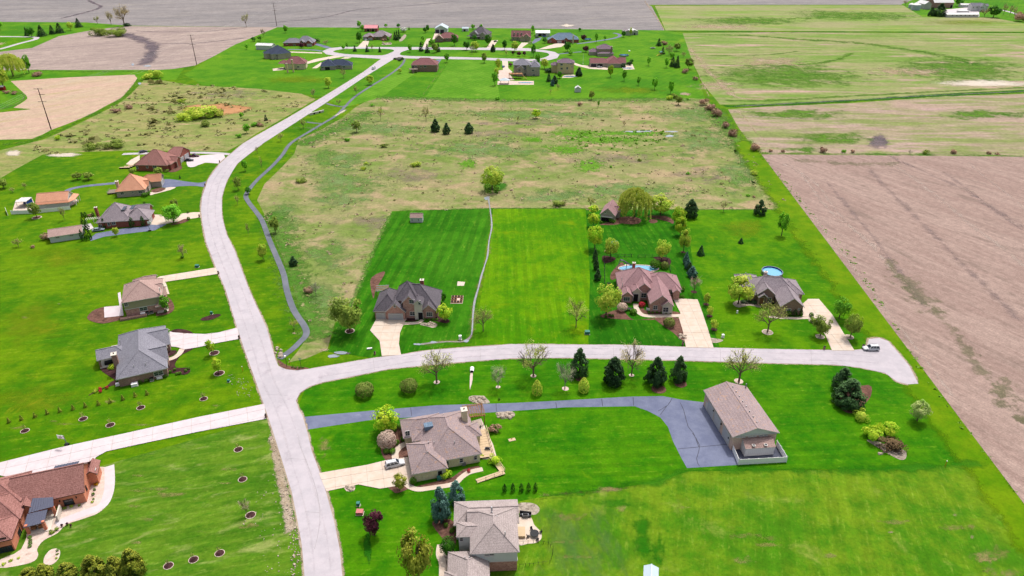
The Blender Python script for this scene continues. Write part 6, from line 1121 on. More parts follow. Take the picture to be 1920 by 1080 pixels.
# ------------------------------------------------------------------ every tree and shrub: kind, foot x, foot y, top y, width (pixels of the photograph), label
T = '''
willow|25|143|100|44|big yellow-green willow at the left edge beside the pale ploughed field
sp|55|137|101|16|thin green tree just right of the yellow-green willow at the left edge
splime|8|168|120|26|pale leaning tree cut by the left edge, below the big willow
brbush|67|144|134|20|brown bare bush on the grass strip right of the willow
brbush|10|176|168|12|low brown bush beside the red shed at the left edge
brbush|24|178|169|12|brown bush on the curved fence by the pale field
dspruce|49|68|51|9|narrow dark spruce, leftmost in the far top-left clump
deep|60|69|50|15|rounded green tree between dark spruces in the top-left clump
dspruce|75|69|47|20|broad dark spruce right of the rounded green tree at top left
dspruce|96|65|47|14|dark spruce, left one of a touching pair at top left
dspruce|109|63|43|18|dark spruce, taller right one of the touching pair at top left
dspruce|145|52|34|15|lone dark spruce at the corner of the top-left ploughed field
splime|133|57|41|12|faint pale green sapling left of the lone dark spruce
sp|1|57|36|12|green tree cut by the far left edge near the lane
bare|183|45|28|12|small bare tree behind the far thicket
baretan|209|47|20|20|bare tree left of the big bare cottonwood
baretan|234|49|6|40|biggest bare cottonwood at the top-left field edge
dbush|236|50|42|15|dark green bush at the foot of the bare cottonwood
obush|183|68|47|34|olive thicket, left mound, by the dark field hollow
obush|212|70|48|36|olive thicket, right mound, by the dark field hollow
bare|462|51|22|15|lone bare tree on the far ploughed field edge left of the third pole
sp|463|93|82|7|tiny green sapling at the edge of the far west lawn
deep|476|78|69|10|small dark tree beside the long white metal shed
sp|488|77|66|11|green tree behind the long white metal shed
baretan|494|70|53|12|bare brownish tree on the far lawn by the field corner
sp|536|62|46|9|slim tree on the open far lawn near the third pole
lbush|274|150|132|22|yellow-green willow scrub by the creek, left clump
lbush|290|148|125|24|yellow-green willow scrub by the creek, taller right clump
lbush|340|195|183|15|round lime bush beside the orange reeds
baretan|322|216|197|9|thin bare sapling left of the orange reed bed
lbush|345|228|213|36|long lime scrub mound below the orange reeds, left end
lbush|372|224|202|52|long lime scrub mound below the orange reeds, main hump
lbush|398|222|204|34|long lime scrub mound below the orange reeds, right end
sp|454|222|210|9|small green sapling right of the reed bed
bush|446|259|245|11|green bush on the meadow edge by the road
sp|463|250|232|16|ragged green sapling on the meadow by the road
bush|476|238|228|13|small green bush nearest the road bend meadow
bbush|108|263|249|12|bright green bush at the corner of the pale field
brbush|215|212|200|20|brown brush clump in the west meadow, left
brbush|240|205|194|16|brown brush clump in the west meadow, middle
obush|385|238|224|20|grey-brown brush in the west meadow right of centre
obush|210|280|268|36|olive brush behind the left lawn, left mound
obush|170|283|269|30|olive brush behind the left lawn, far left mound
dspruce|498|227|215|9|small dark evergreen beside the diagonal road
brbush|487|238|227|12|brown bush left of the small dark roadside evergreen
bare|569|241|222|18|budding tree between the road and trail above the side path
bare|527|265|248|15|budding tree on the mown verge below the side path
bare|636|198|184|13|budding tree between road and trail near the culvert
bare|668|178|160|13|budding tree by the trail above the culvert
lime|694|159|140|15|pale green tree on the verge between road and trail
lime|616|165|145|15|pale green tree on the lawn left of the diagonal road
baretan|588|183|166|13|tan bare tree beside the diagonal road at the meadow corner
bare|644|146|128|16|budding tree right of the navy ranch house
lime|750|138|128|9|small pale tree beside the mauve-roofed house and trail
dbush|590|82|70|17|dark evergreens at the gable end of the blue-roofed brick house
purple|566|90|80|10|small maroon tree in front of the blue-roofed brick house
baretan|611|85|74|12|bare tree on the lawn right of the blue-roofed brick house
sp|644|94|84|7|small green sapling at the left of the far loop road
sp|651|91|79|5|narrow green sapling beside the far loop road
dspruce|665|97|85|9|leftmost of three small spruces on the teardrop island
spruce|688|98|84|9|middle of three small spruces on the teardrop island
dspruce|712|98.5|88|8|rightmost of three small spruces on the teardrop island
bare|698|96|82|8|bare sapling between spruces on the teardrop island
sp|674|53|38|9|tall green tree left of the pink-roofed barn
sp|680|58|46|10|green tree at the corner of the pink-roofed barn
deep|674|80|60|12|dark green tree at the driveway of the wide taupe ranch
sp|724|52|44|7|small tree on the field edge right of the pink barn
deep|747|52|44|8|darker small tree on the field edge, further right of the pink barn
white|757|60|51|16|white blossoming tree on the far lawn
dspruce|767|56|50|4|tiny dark conifer right of the white blossoming tree
dspruce|740|75|59|8|left of three dark conifers clustered by the far ranch
dspruce|744|76|57|8|middle of three dark conifers clustered by the far ranch
dspruce|748|73|55|8|right, tallest of three dark conifers clustered by the far ranch
brbush|719|77|71|9|brown shrub in front of the wide taupe ranch
obush|706|75|70|14|clipped shrubs before the wide taupe ranch windows
sp|728|77|68|6|narrow tree at the right end of the wide taupe ranch
sp|769|98|81|9|slim green tree at the corner of the loop road and diagonal road
dspruce|789|97|79|10|leftmost dark spruce on the long far island
dspruce|801|100|82|11|second dark spruce on the long far island
olive|816|99|80|13|olive rounded tree on the long far island beside the spruces
dspruce|822|98|81|9|dark spruce half hidden behind the olive tree on the island
sp|810|90|73|13|green tree at the drive of the brown diamond-gabled ranch
sp|792|88|74|8|young tree low in the far row by the curved drive
sp|793|80|66|8|young tree in the middle of the far row by the curved drive
deep|797|62|51|8|dark young tree at the upper end of the far row
deep|802|60|46|7|tallest dark tree at the upper end of the far row
deep|852|86|64|13|dark green tree in front of the brown diamond-gabled ranch
deep|875|94|76|14|dark green tree by the far street left of the yellow-green one
lime|891|97|76|18|yellow-green tree by the far street in front of the grey stone house
baregrey|885|101|83|12|greyish tree before the yellow-green one on the island edge
deep|890|76|65|10|small dark tree against the porch of the grey stone house
deep|915|86|63|13|brown-green tree at the right corner of the grey stone house
sp|887|56|45|9|left of two small trees on the field edge behind the grey stone house
sp|902|55|45|7|right of two small trees on the field edge behind the grey stone house
dpine|924.5|98|82|12|dark dome-shaped evergreen on the long far island
deep|946|94|75|11|dark green tree by the street before the dormered house
bare|949|106|92|7|pale bare sapling on the long far island
sp|838|117|98|11|green tree beside the near far-street, right of the mauve-roofed house
olive|908|118|99|12|olive tree on the near side of the far street
lime|934|131|108|11|yellow-green tree left of the drive of the turreted stone house
sp|928|160|133|13|green tree left of the gazebo
lime|931|146|128|11|light tree between the gazebo and the stone-house drive
splime|965|97|77|15|yellow-green tree in front of the maroon dormered house
baregrey|994|87|75|11|pale budding tree at the garage of the dormered house
sp|999|62|47|7|slim green tree between the dormered house and white garage
deep|1000|107|82|10|tall dark green tree on the right end of the far island
purple|962|103|95|6|leftmost of the small maroon trees on the far island
purple|973|106|96|9|middle of the small maroon trees on the far island
purple|983|105|96|8|rightmost of the small maroon trees on the far island
sp|1008|125|98|11|tall green tree right of the turreted stone house
lime|1021|129|110|17|yellow-green tree between the turreted house and yellow brick house
deep|1021|81|71|10|rounded tree left of the blue-roofed brick house
deep|1064|97|77|15|green tree in front of the arched brick house
sp|1070|104|94|10|small green tree by the side drive right of the loop
purple|1098|98|85|13|dark purple tree by the purple-roofed house
purple|1094|77|64|11|dark purple tree at the right end of the blue-roofed house
sp|1118|80|61|7|slim tree on the long asphalt drive, left one
sp|1134|76|66|6|small tree on the long asphalt drive, right one
deep|1087|59|52|6|tiny dark tree on the field edge behind the blue roof
deep|1169|70|57|9|dark tree at the grey and white outbuilding
splime|1182|68|51|6|pale tree before the white roof of the far outbuilding
dspruce|1236|87|72|12|dark spruce at the top of the eastern tree belt
brbush|1247|85|73|13|brown bush right of the topmost spruce in the eastern belt
dspruce|1243|102|87|10|dark spruce above the yellow playset
baretan|1254|104|82|18|bare brown tree in the middle of the eastern belt
spol|1269|96|80|14|olive tree on the outer side of the eastern belt
sp|1259|111|97|11|light green tree left in the eastern belt
dspruce|1262|126|106|15|dark spruce, left of the big pair in the eastern belt
dspruce|1270|128|104|13|dark spruce, right and taller of the big pair in the eastern belt
sp|1249|127|108|9|slim green tree left of the big spruce pair
baretan|1281|108|96|11|bare shrub at the outer edge beside the spruce pair
spol|1291|130|108|18|olive-brown tree outside the eastern belt
brbush|1286|138|126|13|brown scrub below the olive-brown belt tree
brbush|1304|151|140|10|small brown shrub between belt and field
sp|1216|123|106|8|young tree, topmost of five on the east lawn
bright|1144|145|120|11|bright green tree below the maroon-roofed ranch
sp|1170|152|129|9|young tree, second from left on the east lawn row
sp|1197|160|143|8|smallest young tree in the east lawn row
tree|1227|168|144|12|full green tree, fourth in the east lawn row
tree|1257|176|150|12|full green tree at the right end of the east lawn row
obush|1266|185|168|14|olive shrub at the end of the east lawn
lbush|1256|188|177|12|yellow shrub at the lower corner of the east lawn
spol|1272|197|179|15|grey-green tree on the meadow edge below the east lawn
bush|1290|188|180|6|tiny green bush beside the gravel patch
olive|1109|187|169|13|round olive tree on the near lawn edge by the white shed
baretan|1046|168|156|9|small tan tree left of the white gabled shed
bare|1032|176|166|7|tiny bare sapling on the pale far lawn
dspruce|1029|154|136|11|dark conifer, left in the clump by the yellow brick house
dpine|1040|158|141|15|largest dark pine in the clump by the yellow brick house
blue|1036|162|148|10|bluish conifer, lowest in the clump by the yellow brick house
deep|1049|147|133|11|dark shrub against the yellow brick house
dbush|1032|137|127|20|dark hedge mass left of the yellow brick house
dpine|1086|144|126|17|dark pine right of the small dark pool
purple|957|125|118|9|dark red tree in front of the turreted house
brbush|1322|199|179|18|first large brown bush of the three on the ditch corner
brbush|1333|208|187|20|middle large brown bush of the three on the ditch corner
brbush|1344|219|197|21|lowest large brown bush of the three on the ditch corner
brbush|1363|241|225|16|paler brown bush farther down the field line
brbush|1375|257|235|20|round brown bush on the field line below the paler one
brbush|1416|284|262|20|brown bush at the north-west corner of the pink ploughed field
brbush|1545|287|273|14|largest brown bush on the grass line above the pink field
bush|1583|287|276|9|green bush on the grass line above the pink field
brbush|1599|287|276|9|brown bush just right of the green one above the pink field
baregrey|1705|290|280|9|small thorny bush on the grass line, centre right
obush|1737|290|274|13|yellowish bush on the grass line above the pink field
brbush|1789|289|278|12|dark brown bush on the grass line toward the right
brbush|1855|290|280|8|smaller brown bush near the right end of the grass line
brbush|1871|291|281|7|last brown bush on the grass line
brbush|1446|285|278|9|low brown bush at the left end of the grass line
brbush|1468|286|278|8|low brown bush, second from the left end of the grass line
pine|1748|31|13|15|dark pine, left one before the farm barns
pine|1766|32|5|26|tall broad dark pine before the long white farm shed
deep|1797|12|-4|16|dark tree behind the big farm barn
baretan|1845|32|13|18|brownish tree at the right end of the long farm shed
deep|1862|33|10|26|green tree right of the farmhouse
baretan|1881|28|4|10|bare tree, left one along the farm lane
baretan|1893|30|7|10|bare tree, middle one along the farm lane
baretan|1900|33|12|9|bare tree, right one along the farm lane
brbush|1914|41|17|24|brown thicket at the right edge by the farm lane
baretan|1697|10|0|10|bare tree left of the grain bins
bare|1107|390|367|20|bare tree behind the mauve-roofed pool house
bare|714|226|196|10|slim bare tree in the upper meadow, left
bare|799|225|197|18|budding tree in the upper meadow above the three pines
spol|669|248|226|18|olive budding tree on the upper meadow
pine|816|249|222|21|left of the three meadow pines
pine|837|253|230|18|middle, smaller of the three meadow pines
pine|879|252|229|22|right-hand of the three meadow pines, set apart
bush|932|188|176|10|dark green bush on the meadow's upper edge
bush|697|200|193|9|small bright bush in the upper meadow
bush|650|266|257|11|small green bush in the left meadow below the olive tree
bright|1005|222|204|18|bright lime-green tree alone in the upper meadow
bare|971|231|216|9|bare sapling left of the bright lime-green meadow tree
brbush|1088|199|188|10|reddish-brown bush in the upper meadow
sp|1122|200|188|5|tiny green sapling in the upper meadow
baretan|1170|237|226|9|dark bare bush in the upper meadow right of centre
lbush|779|314|303|20|low lime bush in the middle of the meadow
lbush|681|320|311|10|round lime bush in the left meadow
lbush|686|309|302|8|small dark lime bush behind the round lime one
obush|563|344|333|20|olive low bush in the left meadow near the trail
obush|720|278|268|14|olive clump in the upper left meadow
obush|1048|389|374|24|olive bush on the meadow edge above the lime lawn
bush|1146|315|308|6|little green bush in the right-hand meadow
obush|1200|303|296|8|pale stalky bush in the right-hand meadow
bush|1291|328|321|8|small green bush farthest right in the lower meadow
lbush|1416|329|318|15|low lime bush in the meadow near the pink field
bush|1403|369|361|7|small green sapling by the lawn's upper edge
brbush|1414|371|363|6|small brown sapling by the lawn's upper edge
olive|146|337|323|18|left of two rounded fruit trees on the upper left lawn
spol|167|337|322|20|right of two rounded fruit trees, hazier, on the upper left lawn
spol|7|353|335|21|round tree at the left edge above the orange-roofed garage
bare|48|355|342|13|pale small tree above the white fenced patio
bare|24|361|351|14|faint pale sapling left above the white fenced patio
olive|69|408|380|23|olive round tree standing before the white vinyl fence
bare|121|413|387|18|faint budding tree right of the white vinyl fence
bare|35|463|446|21|pale rounded tree on the lower left lawn
brbush|60|466|458|8|small brown shrub right of the pale rounded tree
brbush|83|451|433|18|red-brown bush at the corner of the long garage
arb|154|408|397|6|left arborvitae behind the brick ranch, by the arbour
arb|160|409|397|7|right arborvitae behind the brick ranch, by the arbour
arb|174|407|398|6|arborvitae close to the chimney end of the brick ranch
brbush|168|407|398|9|maroon-brown shrub between arborvitae by the arbour
arb|157|431|409|8|tall dark arborvitae at the garage corner, left
arb|163|431|411|8|tall dark arborvitae at the garage corner, right
arb|154|452|430|7|leftmost arborvitae in front of the long garage
arb|161|451|429|7|middle arborvitae in front of the long garage
arb|169|450|428|7|rightmost arborvitae in front of the long garage
arb|195|429|409|10|left arborvitae against the red brick wall
arb|247|427|407|10|middle arborvitae against the red brick wall
arb|268|425|405|9|right arborvitae against the red brick wall
sp|326|418|384|42|broad green tree beside the tan drive near the road
spol|330|396|373|16|hazy tree behind the broad green drive tree
box|352|400|392|5|little dark conifer above the tan drive
box|353|413|404|6|little dark conifer below the tan drive
box|270|383|377|5|tiny dark shrub on the lawn between the two drives
dspruce|337|335|328|4|tiny dark spruce on the lawn above the asphalt drive
spol|249|328|315|13|olive sapling left of the red brick house wall
olive|298|328|314|18|olive tree against the red brick house wall
obush|311|323|316|11|low bush right of the olive tree by the red brick house
box|270|370|361|11|dark ball shrub at the tan brick house corner
box|277|367|359|8|smaller dark ball shrub behind the corner one
baretan|344|484|458|22|bare multi-stemmed tree on the left lawn near the road
box|341|485|479|7|green tuft at the foot of the bare lawn tree
sp|460|321|300|12|pale sapling on the road verge, topmost
spol|447|356|331|16|hazy tree on the verge between road and trail, second
bare|446|384|364|12|faint budding sapling on the verge, third
deep|466|364|351|13|dark small tree over the trail bend
bare|466|440|418|11|faint sapling on the verge, lower
lime|494|487|456|19|lime sapling on the verge beside the trail
bare|552|617|598|18|bare small tree in the curve of the trail's lower end
lime|219|443|425|12|small lime sapling below the silver car
spol|517|437|406|20|olive tree right of the trail in the left meadow
dpine|549|501|480|20|round dark pine by the trail in the left meadow
brbush|577|551|531|17|dark brown bush in the lower left meadow
baregrey|593|554|527|20|hazy grey bare tree in the lower left meadow
bare|483|289|273|8|thin bare tree beside the trail at the top of the verge
bare|492|321|291|7|bare pole-like tree on the verge beside the trail
lime|923|356|311|46|big pale-green shrubby willow at the head of the creek
bright|1112|402|385|22|top tree of the bright green column left of the pool house yard
bright|1113|426|399|26|second tree of the bright green column left of the pool house yard
bright|1115|467|421|32|lowest, largest tree of the bright green column
pine|1116|491|466|13|upper conifer below the bright green column
pine|1118|508|482|14|middle conifer below the bright green column
pine|1121|528|503|16|lowest conifer below the bright green column
willow|1189|407|352|60|great weeping willow behind the pool house
lime|1238|403|366|48|lime tree right of the great weeping willow
bright|1270|424|386|28|upper tree in the right-hand green column of the yard
bright|1275|442|406|26|middle tree in the right-hand green column of the yard
lime|1281|473|429|26|lower, lime tree in the right-hand green column
pine|1297|412|371|34|large dark pine at the top of the east lawn
pine|1427|406|374|28|dark pine on the meadow edge of the east lawn
baretan|1356|397|377|18|bare tan tree between the two dark pines
lime|1144|485|445|30|rounded lime tree left in front of the striped pool yard
lime|1240|488|448|32|rounded lime tree right in front of the striped pool yard
spruce|1315|481|460|17|blue-green spruce on the east lawn
spruce|1390|458|446|12|smaller spruce farther right on the east lawn
blue|1287|497|472|14|top spruce in the column along the pool house drive
blue|1290|506|485|15|second spruce in the column along the drive
pine|1294|511|491|13|dark thin conifer in the column along the drive
blue|1299|523|499|23|lowest, widest blue spruce in the column
barepink|1301|550|517|28|pinkish bare tree below the blue spruce column
sp|1465|442|396|22|thin green tree near the pink ploughed field
lime|1136|593|530|54|large lime tree in front of the mauve-roofed house
lime|1384|570|518|56|large lime tree in front of the grey-mauve house
bare|1439|623|563|64|wide budding tree in the middle of the right front lawn
spol|1538|630|593|36|dense olive tree between lawn and right-hand drive
sp|1573|597|557|37|sparse green tree right of the right-hand drive
olive|1594|633|588|34|dense brown-green tree beside the cul-de-sac
box|1522|595|586|9|lime ball shrub beside the right-hand drive
obush|1525|606|593|14|grey-green spreading shrub beside the right-hand drive
box|1479|593|581|14|clipped hedge block under the gable window of the right-hand house
arb|1491|594|580|9|upright clipped shrub, middle, by the right-hand house
arb|1502|593|579|8|upright clipped shrub, right, by the right-hand house
dbush|1397|571|562|14|dark spreading juniper left of the right-hand house door
dbush|1413|571|560|17|dark spreading juniper right of the first one
pine|1087|712|652|42|dark pine, leftmost of the four beside the cross road
dpine|1151|729|667|50|dark pine with a brown lower side, second of four
dpine|1231|730|669|48|tallest dark pine, third of four beside the cross road
pine|1274|721|667|38|dark pine, rightmost of the four beside the cross road
bare|819|718|655|74|wide budding street tree left of the stone ditch
bare|1000|706|643|70|wide budding street tree above the left lime cone
baretan|1184|704|646|64|wide bare street tree between the dark pines
bare|1385|717|652|76|wide budding street tree behind the large outbuilding
baregrey|934|727|686|36|grey bare ball-shaped tree right of the stone ditch
baregrey|1059|730|680|42|silvery bare tree left of the first dark pine
limecone|1007|744|712|21|left lime cone-shaped shrub above the asphalt lane
limecone|1095|739|708|22|right lime cone-shaped shrub above the asphalt lane
bare|1080|614|561|48|hazy budding tree at the lower right of the lime lawn
bare|906|621|574|42|hazy budding tree beside the lower creek
spol|656|622|556|64|wide olive-gold tree in a white-ringed bed on the lawn
bright|834|602|572|32|bright green maple at the corner of the centre brick house
deep|831|567|549|13|dark small tree behind the bright green maple
ball|682|749|719|36|left of two big clipped ball shrubs below the side road
ball|766|741|711|34|right of two big clipped ball shrubs below the side road
bright|725|810|765|52|bright green tree above the grey ball tree by the beige house
greyball|725|846|810|37|pinkish grey ball-shaped tree beside the beige house walk
bbush|929|873|846|25|bright shrub at the foot of the deck ramp
brbush|928|816|791|23|brown-grey round shrub right of the pergola
blue|825|985|912|46|nearer, larger blue spruce beside the bottom two-storey house
blue|855|952|901|40|farther blue spruce beside the bottom two-storey house
deep|840|1042|1008|32|rounded green shrub-tree at the bottom house wall
gold|786|1088|1000|70|big olive-gold tree at the bottom centre edge
purple|703|1004|959|42|dark purple-leaved tree on the bottom lawn
gold|750|919|889|28|small blossom tree in the mulch by the beige house drive
box|774|910|893|14|ball shrub at the garage corner of the beige house
bbush|836|901|882|22|bright shrub by the side door of the beige house
pine|1584|740|688|46|smaller dark pine behind the big one on the right lawn
pine|1600|774|711|70|biggest dark pine on the brown bed, right lawn
lbush|1621|792|768|30|lime-gold shrub at the lower right of the big pine
bbush|1644|832|792|38|bright green lumpy shrub, left of a pair on the right lawn
bbush|1668|820|787|38|bright green lumpy shrub, right of a pair on the right lawn
brc|1676|848|818|48|low brown spreading shrub before the bright green pair
silver|1719|789|753|38|pale silvery-green young tree alone near the ploughed field
lime|1324|572|550|14|topmost of three small lime maples along the wide drive
lime|1330|594|574|14|middle of three small lime maples along the wide drive
lime|1338|620|598|16|lowest of three small lime maples along the wide drive
ball|1256|616|596|22|ball-topped shrub on the mulch left of the wide drive
redball|1204|577|566|13|red maple ball shrub by the front entrance
box|1188|591|579|14|green ball shrub by the front walk
greyball|1167|586|568|20|grey-green ball shrub on the front mulch bed
box|1280|547|528|10|upright green shrub at the right corner of the mauve-roofed house
bright|398|666|636|17|young lime maple, upper of two on mulch rings
bright|410|700|672|20|young lime maple, lower of two on mulch rings
barepink|463|966|936|24|purple-grey bare sapling on the bottom left lawn
sp|313|586|553|18|green tree against the side of the pinkish two-storey house
yewt|46|1092|1066|36|gold-tipped conifer, leftmost at the bottom left edge
yewt|78|1096|1058|40|gold-green conifer, second from left at the bottom edge
yewt|120|1096|1056|44|gold-green conifer, third from left at the bottom edge
yewt|170|1098|1042|56|dark gold-tipped conifer in the bottom left row
yewt|212|1098|1044|52|dark conifer left of the tallest in the bottom row
yewt|246|1092|1028|50|tallest conifer at the right end of the bottom left row
box|55|1011|1000|1|x
'''
for ln in T.strip().split('\n'):
    k, bx, by, ty, w_, lb = ln.split('|')
    if lb == 'x': continue
    plant(k, float(bx), float(by), float(ty), float(w_), lb)
def rank(i, n, row):
    o = ['first', 'second', 'third', 'fourth', 'fifth', 'sixth', 'seventh', 'eighth', 'ninth', 'tenth', 'eleventh', 'twelfth']
    if n == 1: return row
    return ('leftmost' if i == 0 else 'rightmost' if i == n-1 else o[i]+' from left')+' '+row
def rowof(kind, pts, hpx, wpx, row, group):
    for i, (x, y) in enumerate(pts): plant(kind, x, y, y-hpx, wpx, rank(i, len(pts), row), group)
rowof('arb', [(946,925), (961.5,924), (977.5,924), (991,923), (1004,923)], 18, 8.5, 'dark arborvitae in the row of five on the open lawn', 'arborvitae in a row of five')
rowof('yew', [(15.5,794), (39,789), (64.5,784), (87.5,778), (111,774), (136,769.5), (159,765), (183.5,761), (206,757), (229.5,751.5), (252.5,745.5), (275,741.5)], 11, 8, 'gold-brown dwarf conifer in the long row below the grey-roofed ranch', 'dwarf conifers in a long row')
rowof('box', [(262,719.5), (274,716.5), (309,709)], 7, 8, 'clipped green ball against the grey-roofed ranch wall', 'clipped balls at the ranch wall')
rowof('box', [(319,700), (327,696), (331,704), (337,703), (348,698), (353,694)], 6, 6, 'tiny shrub in the dark mulch lobe east of the grey-roofed ranch', 'tiny shrubs in the mulch lobe')
rowof('box', [(1217,588), (1224,588), (1232,588), (1241,588.5), (1249,589), (1257,589)], 4, 5, 'low shrub in the bed under the mauve-roofed house gables', 'low shrubs under the gables')
rowof('box', [(1268,560), (1274,560), (1280,560)], 7, 8, 'green mound at the head of the wide drive', 'green mounds by the drive')
rowof('box', [(1136,597), (1143,594), (1149,595)], 6, 6, 'small green shrub at the left end of the curved mulch bed', 'small shrubs on the curved bed')
rowof('box', [(836,990), (847,1000), (853,994), (856,1008)], 9, 9, 'dark ball shrub on the bark bed beside the blue spruces', 'ball shrubs on the bark bed')
rowof('box', [(724,852), (735,852), (737,812), (748,806), (742,836), (757,829)], 11, 13, 'rounded green shrub around the entrance beds of the beige house', 'rounded shrubs by the beige house')
rowof('box', [(548,690), (554,691.5), (561,691.5), (567,691)], 4, 5, 'small green mound in the corner bed at the junction', 'mounds in the corner bed')
rowof('box', [(55,1011), (56,1017), (56,1022), (55,1028)], 6, 7, 'round box shrub in the gravel by the brick house corner', 'box shrubs in the gravel')
rowof('box', [(796,601), (804,601), (812,601), (819,601)], 4, 6, 'low green shrub under the arched window of the centre brick house', 'shrubs under the arched window')
for (x, y, w_, k, lb) in [(180,886,9,'obush','grey-green grass clump at the top of the gravel bed'), (108,958,10,'lbush','pale green clump under the brick wall, left'), (119,956,8,'obush','brown-green clump under the brick wall, second'), (133,952,7,'lbush','pale green clump under the brick wall window'), (148,949,6,'obush','tan clump under the brick wall, right'),
                          (174,929,6,'box','dark green clump in the east gravel bed, upper'), (175,937,4,'box','tiny dark clump in the east gravel bed'), (173,943,6,'lbush','pale clump in the east gravel bed, lower'), (177,920,5,'box','small dark clump below the yellow shrubs'), (96,1002,11,'obush','olive clump beside the front walk of the brick house'), (105,996,9,'obush','brownish clump on the front walk corner'),
                          (19,1053,7,'lbush','grey-green clump in the lower gravel bed'), (5,1061,8,'lbush','grey-green clump at the left edge of the gravel bed'), (34,1048,6,'lbush','grey-green clump near the lower brick window'), (107,1040,5,'obush','green tuft on the oval gravel bed, right'), (105,1048,5,'lbush','green tuft on the oval gravel bed, lower'), (107,1034,5,'box','green tuft on the oval gravel bed, top'), (117,987,5,'purple','dark purple plant on the gravel, left'), (127,984,5,'purple','dark purple plant on the gravel, middle'), (134,987,5,'purple','dark purple plant on the gravel, right'),
                          (178,736,9,'lbush','pale green clump at the tip of the mulch bed'), (187,731,6,'redball','upper red shrub at the tip of the mulch bed'), (188,736,6,'redball','lower red shrub at the tip of the mulch bed'), (200,729,6,'redball','red shrub farther along the mulch bed'), (207,693,13,'bbush','bright shrubs beneath the covered porch'), (221,717,9,'box','dark shrub at the porch-side corner of the ranch'),
                          (879,886,7,'redball','reddish shrub beside the air conditioner of the beige house'), (904,858,10,'lbush','yellow-green shrub at the back corner of the beige house'), (1141,535,9,'dbush','dark hedge along the pool fence'), (1164,540,10,'dbush','dark shrub at the left wall of the mauve-roofed house'), (1247,505,16,'ball','round brown-green shrub beside the pool'), (1229,505,20,'box','clipped hedge curve beside the pool'),
                          (1150,417,8,'bush','dark bush right of the pool house'), (1127,419,6,'box','small box at the pool house front, left'), (1146,417,9,'box','low box hedge at the pool house front'), (936,750,5,'box','small green tuft beside the stone splash bed'), (310,560,6,'dbush','dark shrub by the front walk of the pinkish house'), (310,586,6,'box','small shrub at the porch of the pinkish house'), (1168,126,10,'dbush','dark hedge beside the maroon-roofed ranch'), (1180,122,12,'dbush','dark hedge behind the far right pool'), (1184,118,8,'deep','dark round shrub behind the far right pool')]:
    plant(k, x, y+1, y-w_*.9, w_, lb)
for i, (x, y) in enumerate([(180,900), (180,906), (180,912)]): plant('bbush', x, y, y-7, 9, ['upper', 'middle', 'lower'][i]+' of three bright yellow flowering shrubs in the gravel', 'yellow flowering shrubs'); 
LF['yel'] = leafm('leaf_yellow', D(226,160,10), D(244,196,30), .2)
for o in [o for o in COL.objects if o.get('group') == 'yellow flowering shrubs']:
    for c in o.children: c.material_slots[0].material = LF['yel']
# mulch rings with their young trees
for i, (x, y, rr) in enumerate([(382,748,6.5), (264,764.5,6.8), (156,785.5,7), (207,797,7.2), (47,808,7), (447,843,7.4), (455,899,7.4), (470,966,8.5), (316,1061,8.2), (363,1049.5,8.2), (412,1037.5,8.2), (402,662,8), (411,700,8.6)]):
    r0 = rr/PPM(x, y); c = P(x, y); n = 20
    sheet('mulch_ring', [(c.x+r0*cos(2*pi*k/n), c.y+r0*.95*sin(2*pi*k/n)) for k in range(n)], G['dmulch'], 7, px=False)
    sheet('mulch_edge', [(c.x+r0*1.14*cos(2*pi*k/n), c.y+r0*1.08*sin(2*pi*k/n)) for k in range(n)], G['gravel'], 6, px=False)
    if i < 11 and i != 7:
        lb = ['whip on the mulch ring nearest the road, above the white drive', 'whip on the mulch ring below the grey-roofed ranch', 'whip on the second mulch ring from left, above the drive', 'whip on the mulch ring just above the white drive', 'whip on the leftmost mulch ring', 'whip on the top mulch ring beside the road', 'whip on the second mulch ring beside the road', '', 'whip on the left of three mulch rings at the bottom', 'whip on the middle of three mulch rings at the bottom', 'whip on the right of three mulch rings at the bottom'][i]
        plant('bare', x, y, y-13, 9, 'newly planted '+lb, 'newly planted whips')
for (x, y, rr, mt) in [(656,621,7.5,'dmulch'), (1439,623,8.5,'stonebed'), (1537.5,631.5,7,'stonebed'), (1592,632,7,'stonebed'), (1324,571,5.5,'dmulch'), (1330.5,593,5.5,'dmulch'), (1339,618,6,'dmulch'), (1301,547.5,6,'dmulch'), (1281,473,4.5,'dmulch'), (819,717,6,'gravel'), (1000,705,5.5,'gravel'), (1184,704,5,'gravel'), (1385,715,7,'gravel'), (934,726,4.5,'gravel'), (1060,729,6.5,'gravel'), (69,408,7,'mulch'), (1276,720,12,'mulch'), (1235,730,14,'mulch'), (1087,711,8,'mulch'), (552,625,6,'a_soil')]:
    r0 = rr/PPM(x, y); c = P(x, y); n = 18
    if mt == 'a_soil': patch('bare_spot', ell(x, y, rr, rr*.5, 12, .2, 5), G[mt], 6, sm=0); continue
    sheet('tree_bed', [(c.x+r0*cos(2*pi*k/n)*R.uniform(.93, 1.07), c.y+r0*sin(2*pi*k/n)*R.uniform(.93, 1.07)) for k in range(n)], G[mt], 8, px=False)
    if rr in (7.5, 8.5, 7): sheet('bed_edging', [(c.x+r0*1.2*cos(2*pi*k/n), c.y+r0*1.2*sin(2*pi*k/n)) for k in range(n)], G['gravel'], 7, px=False)

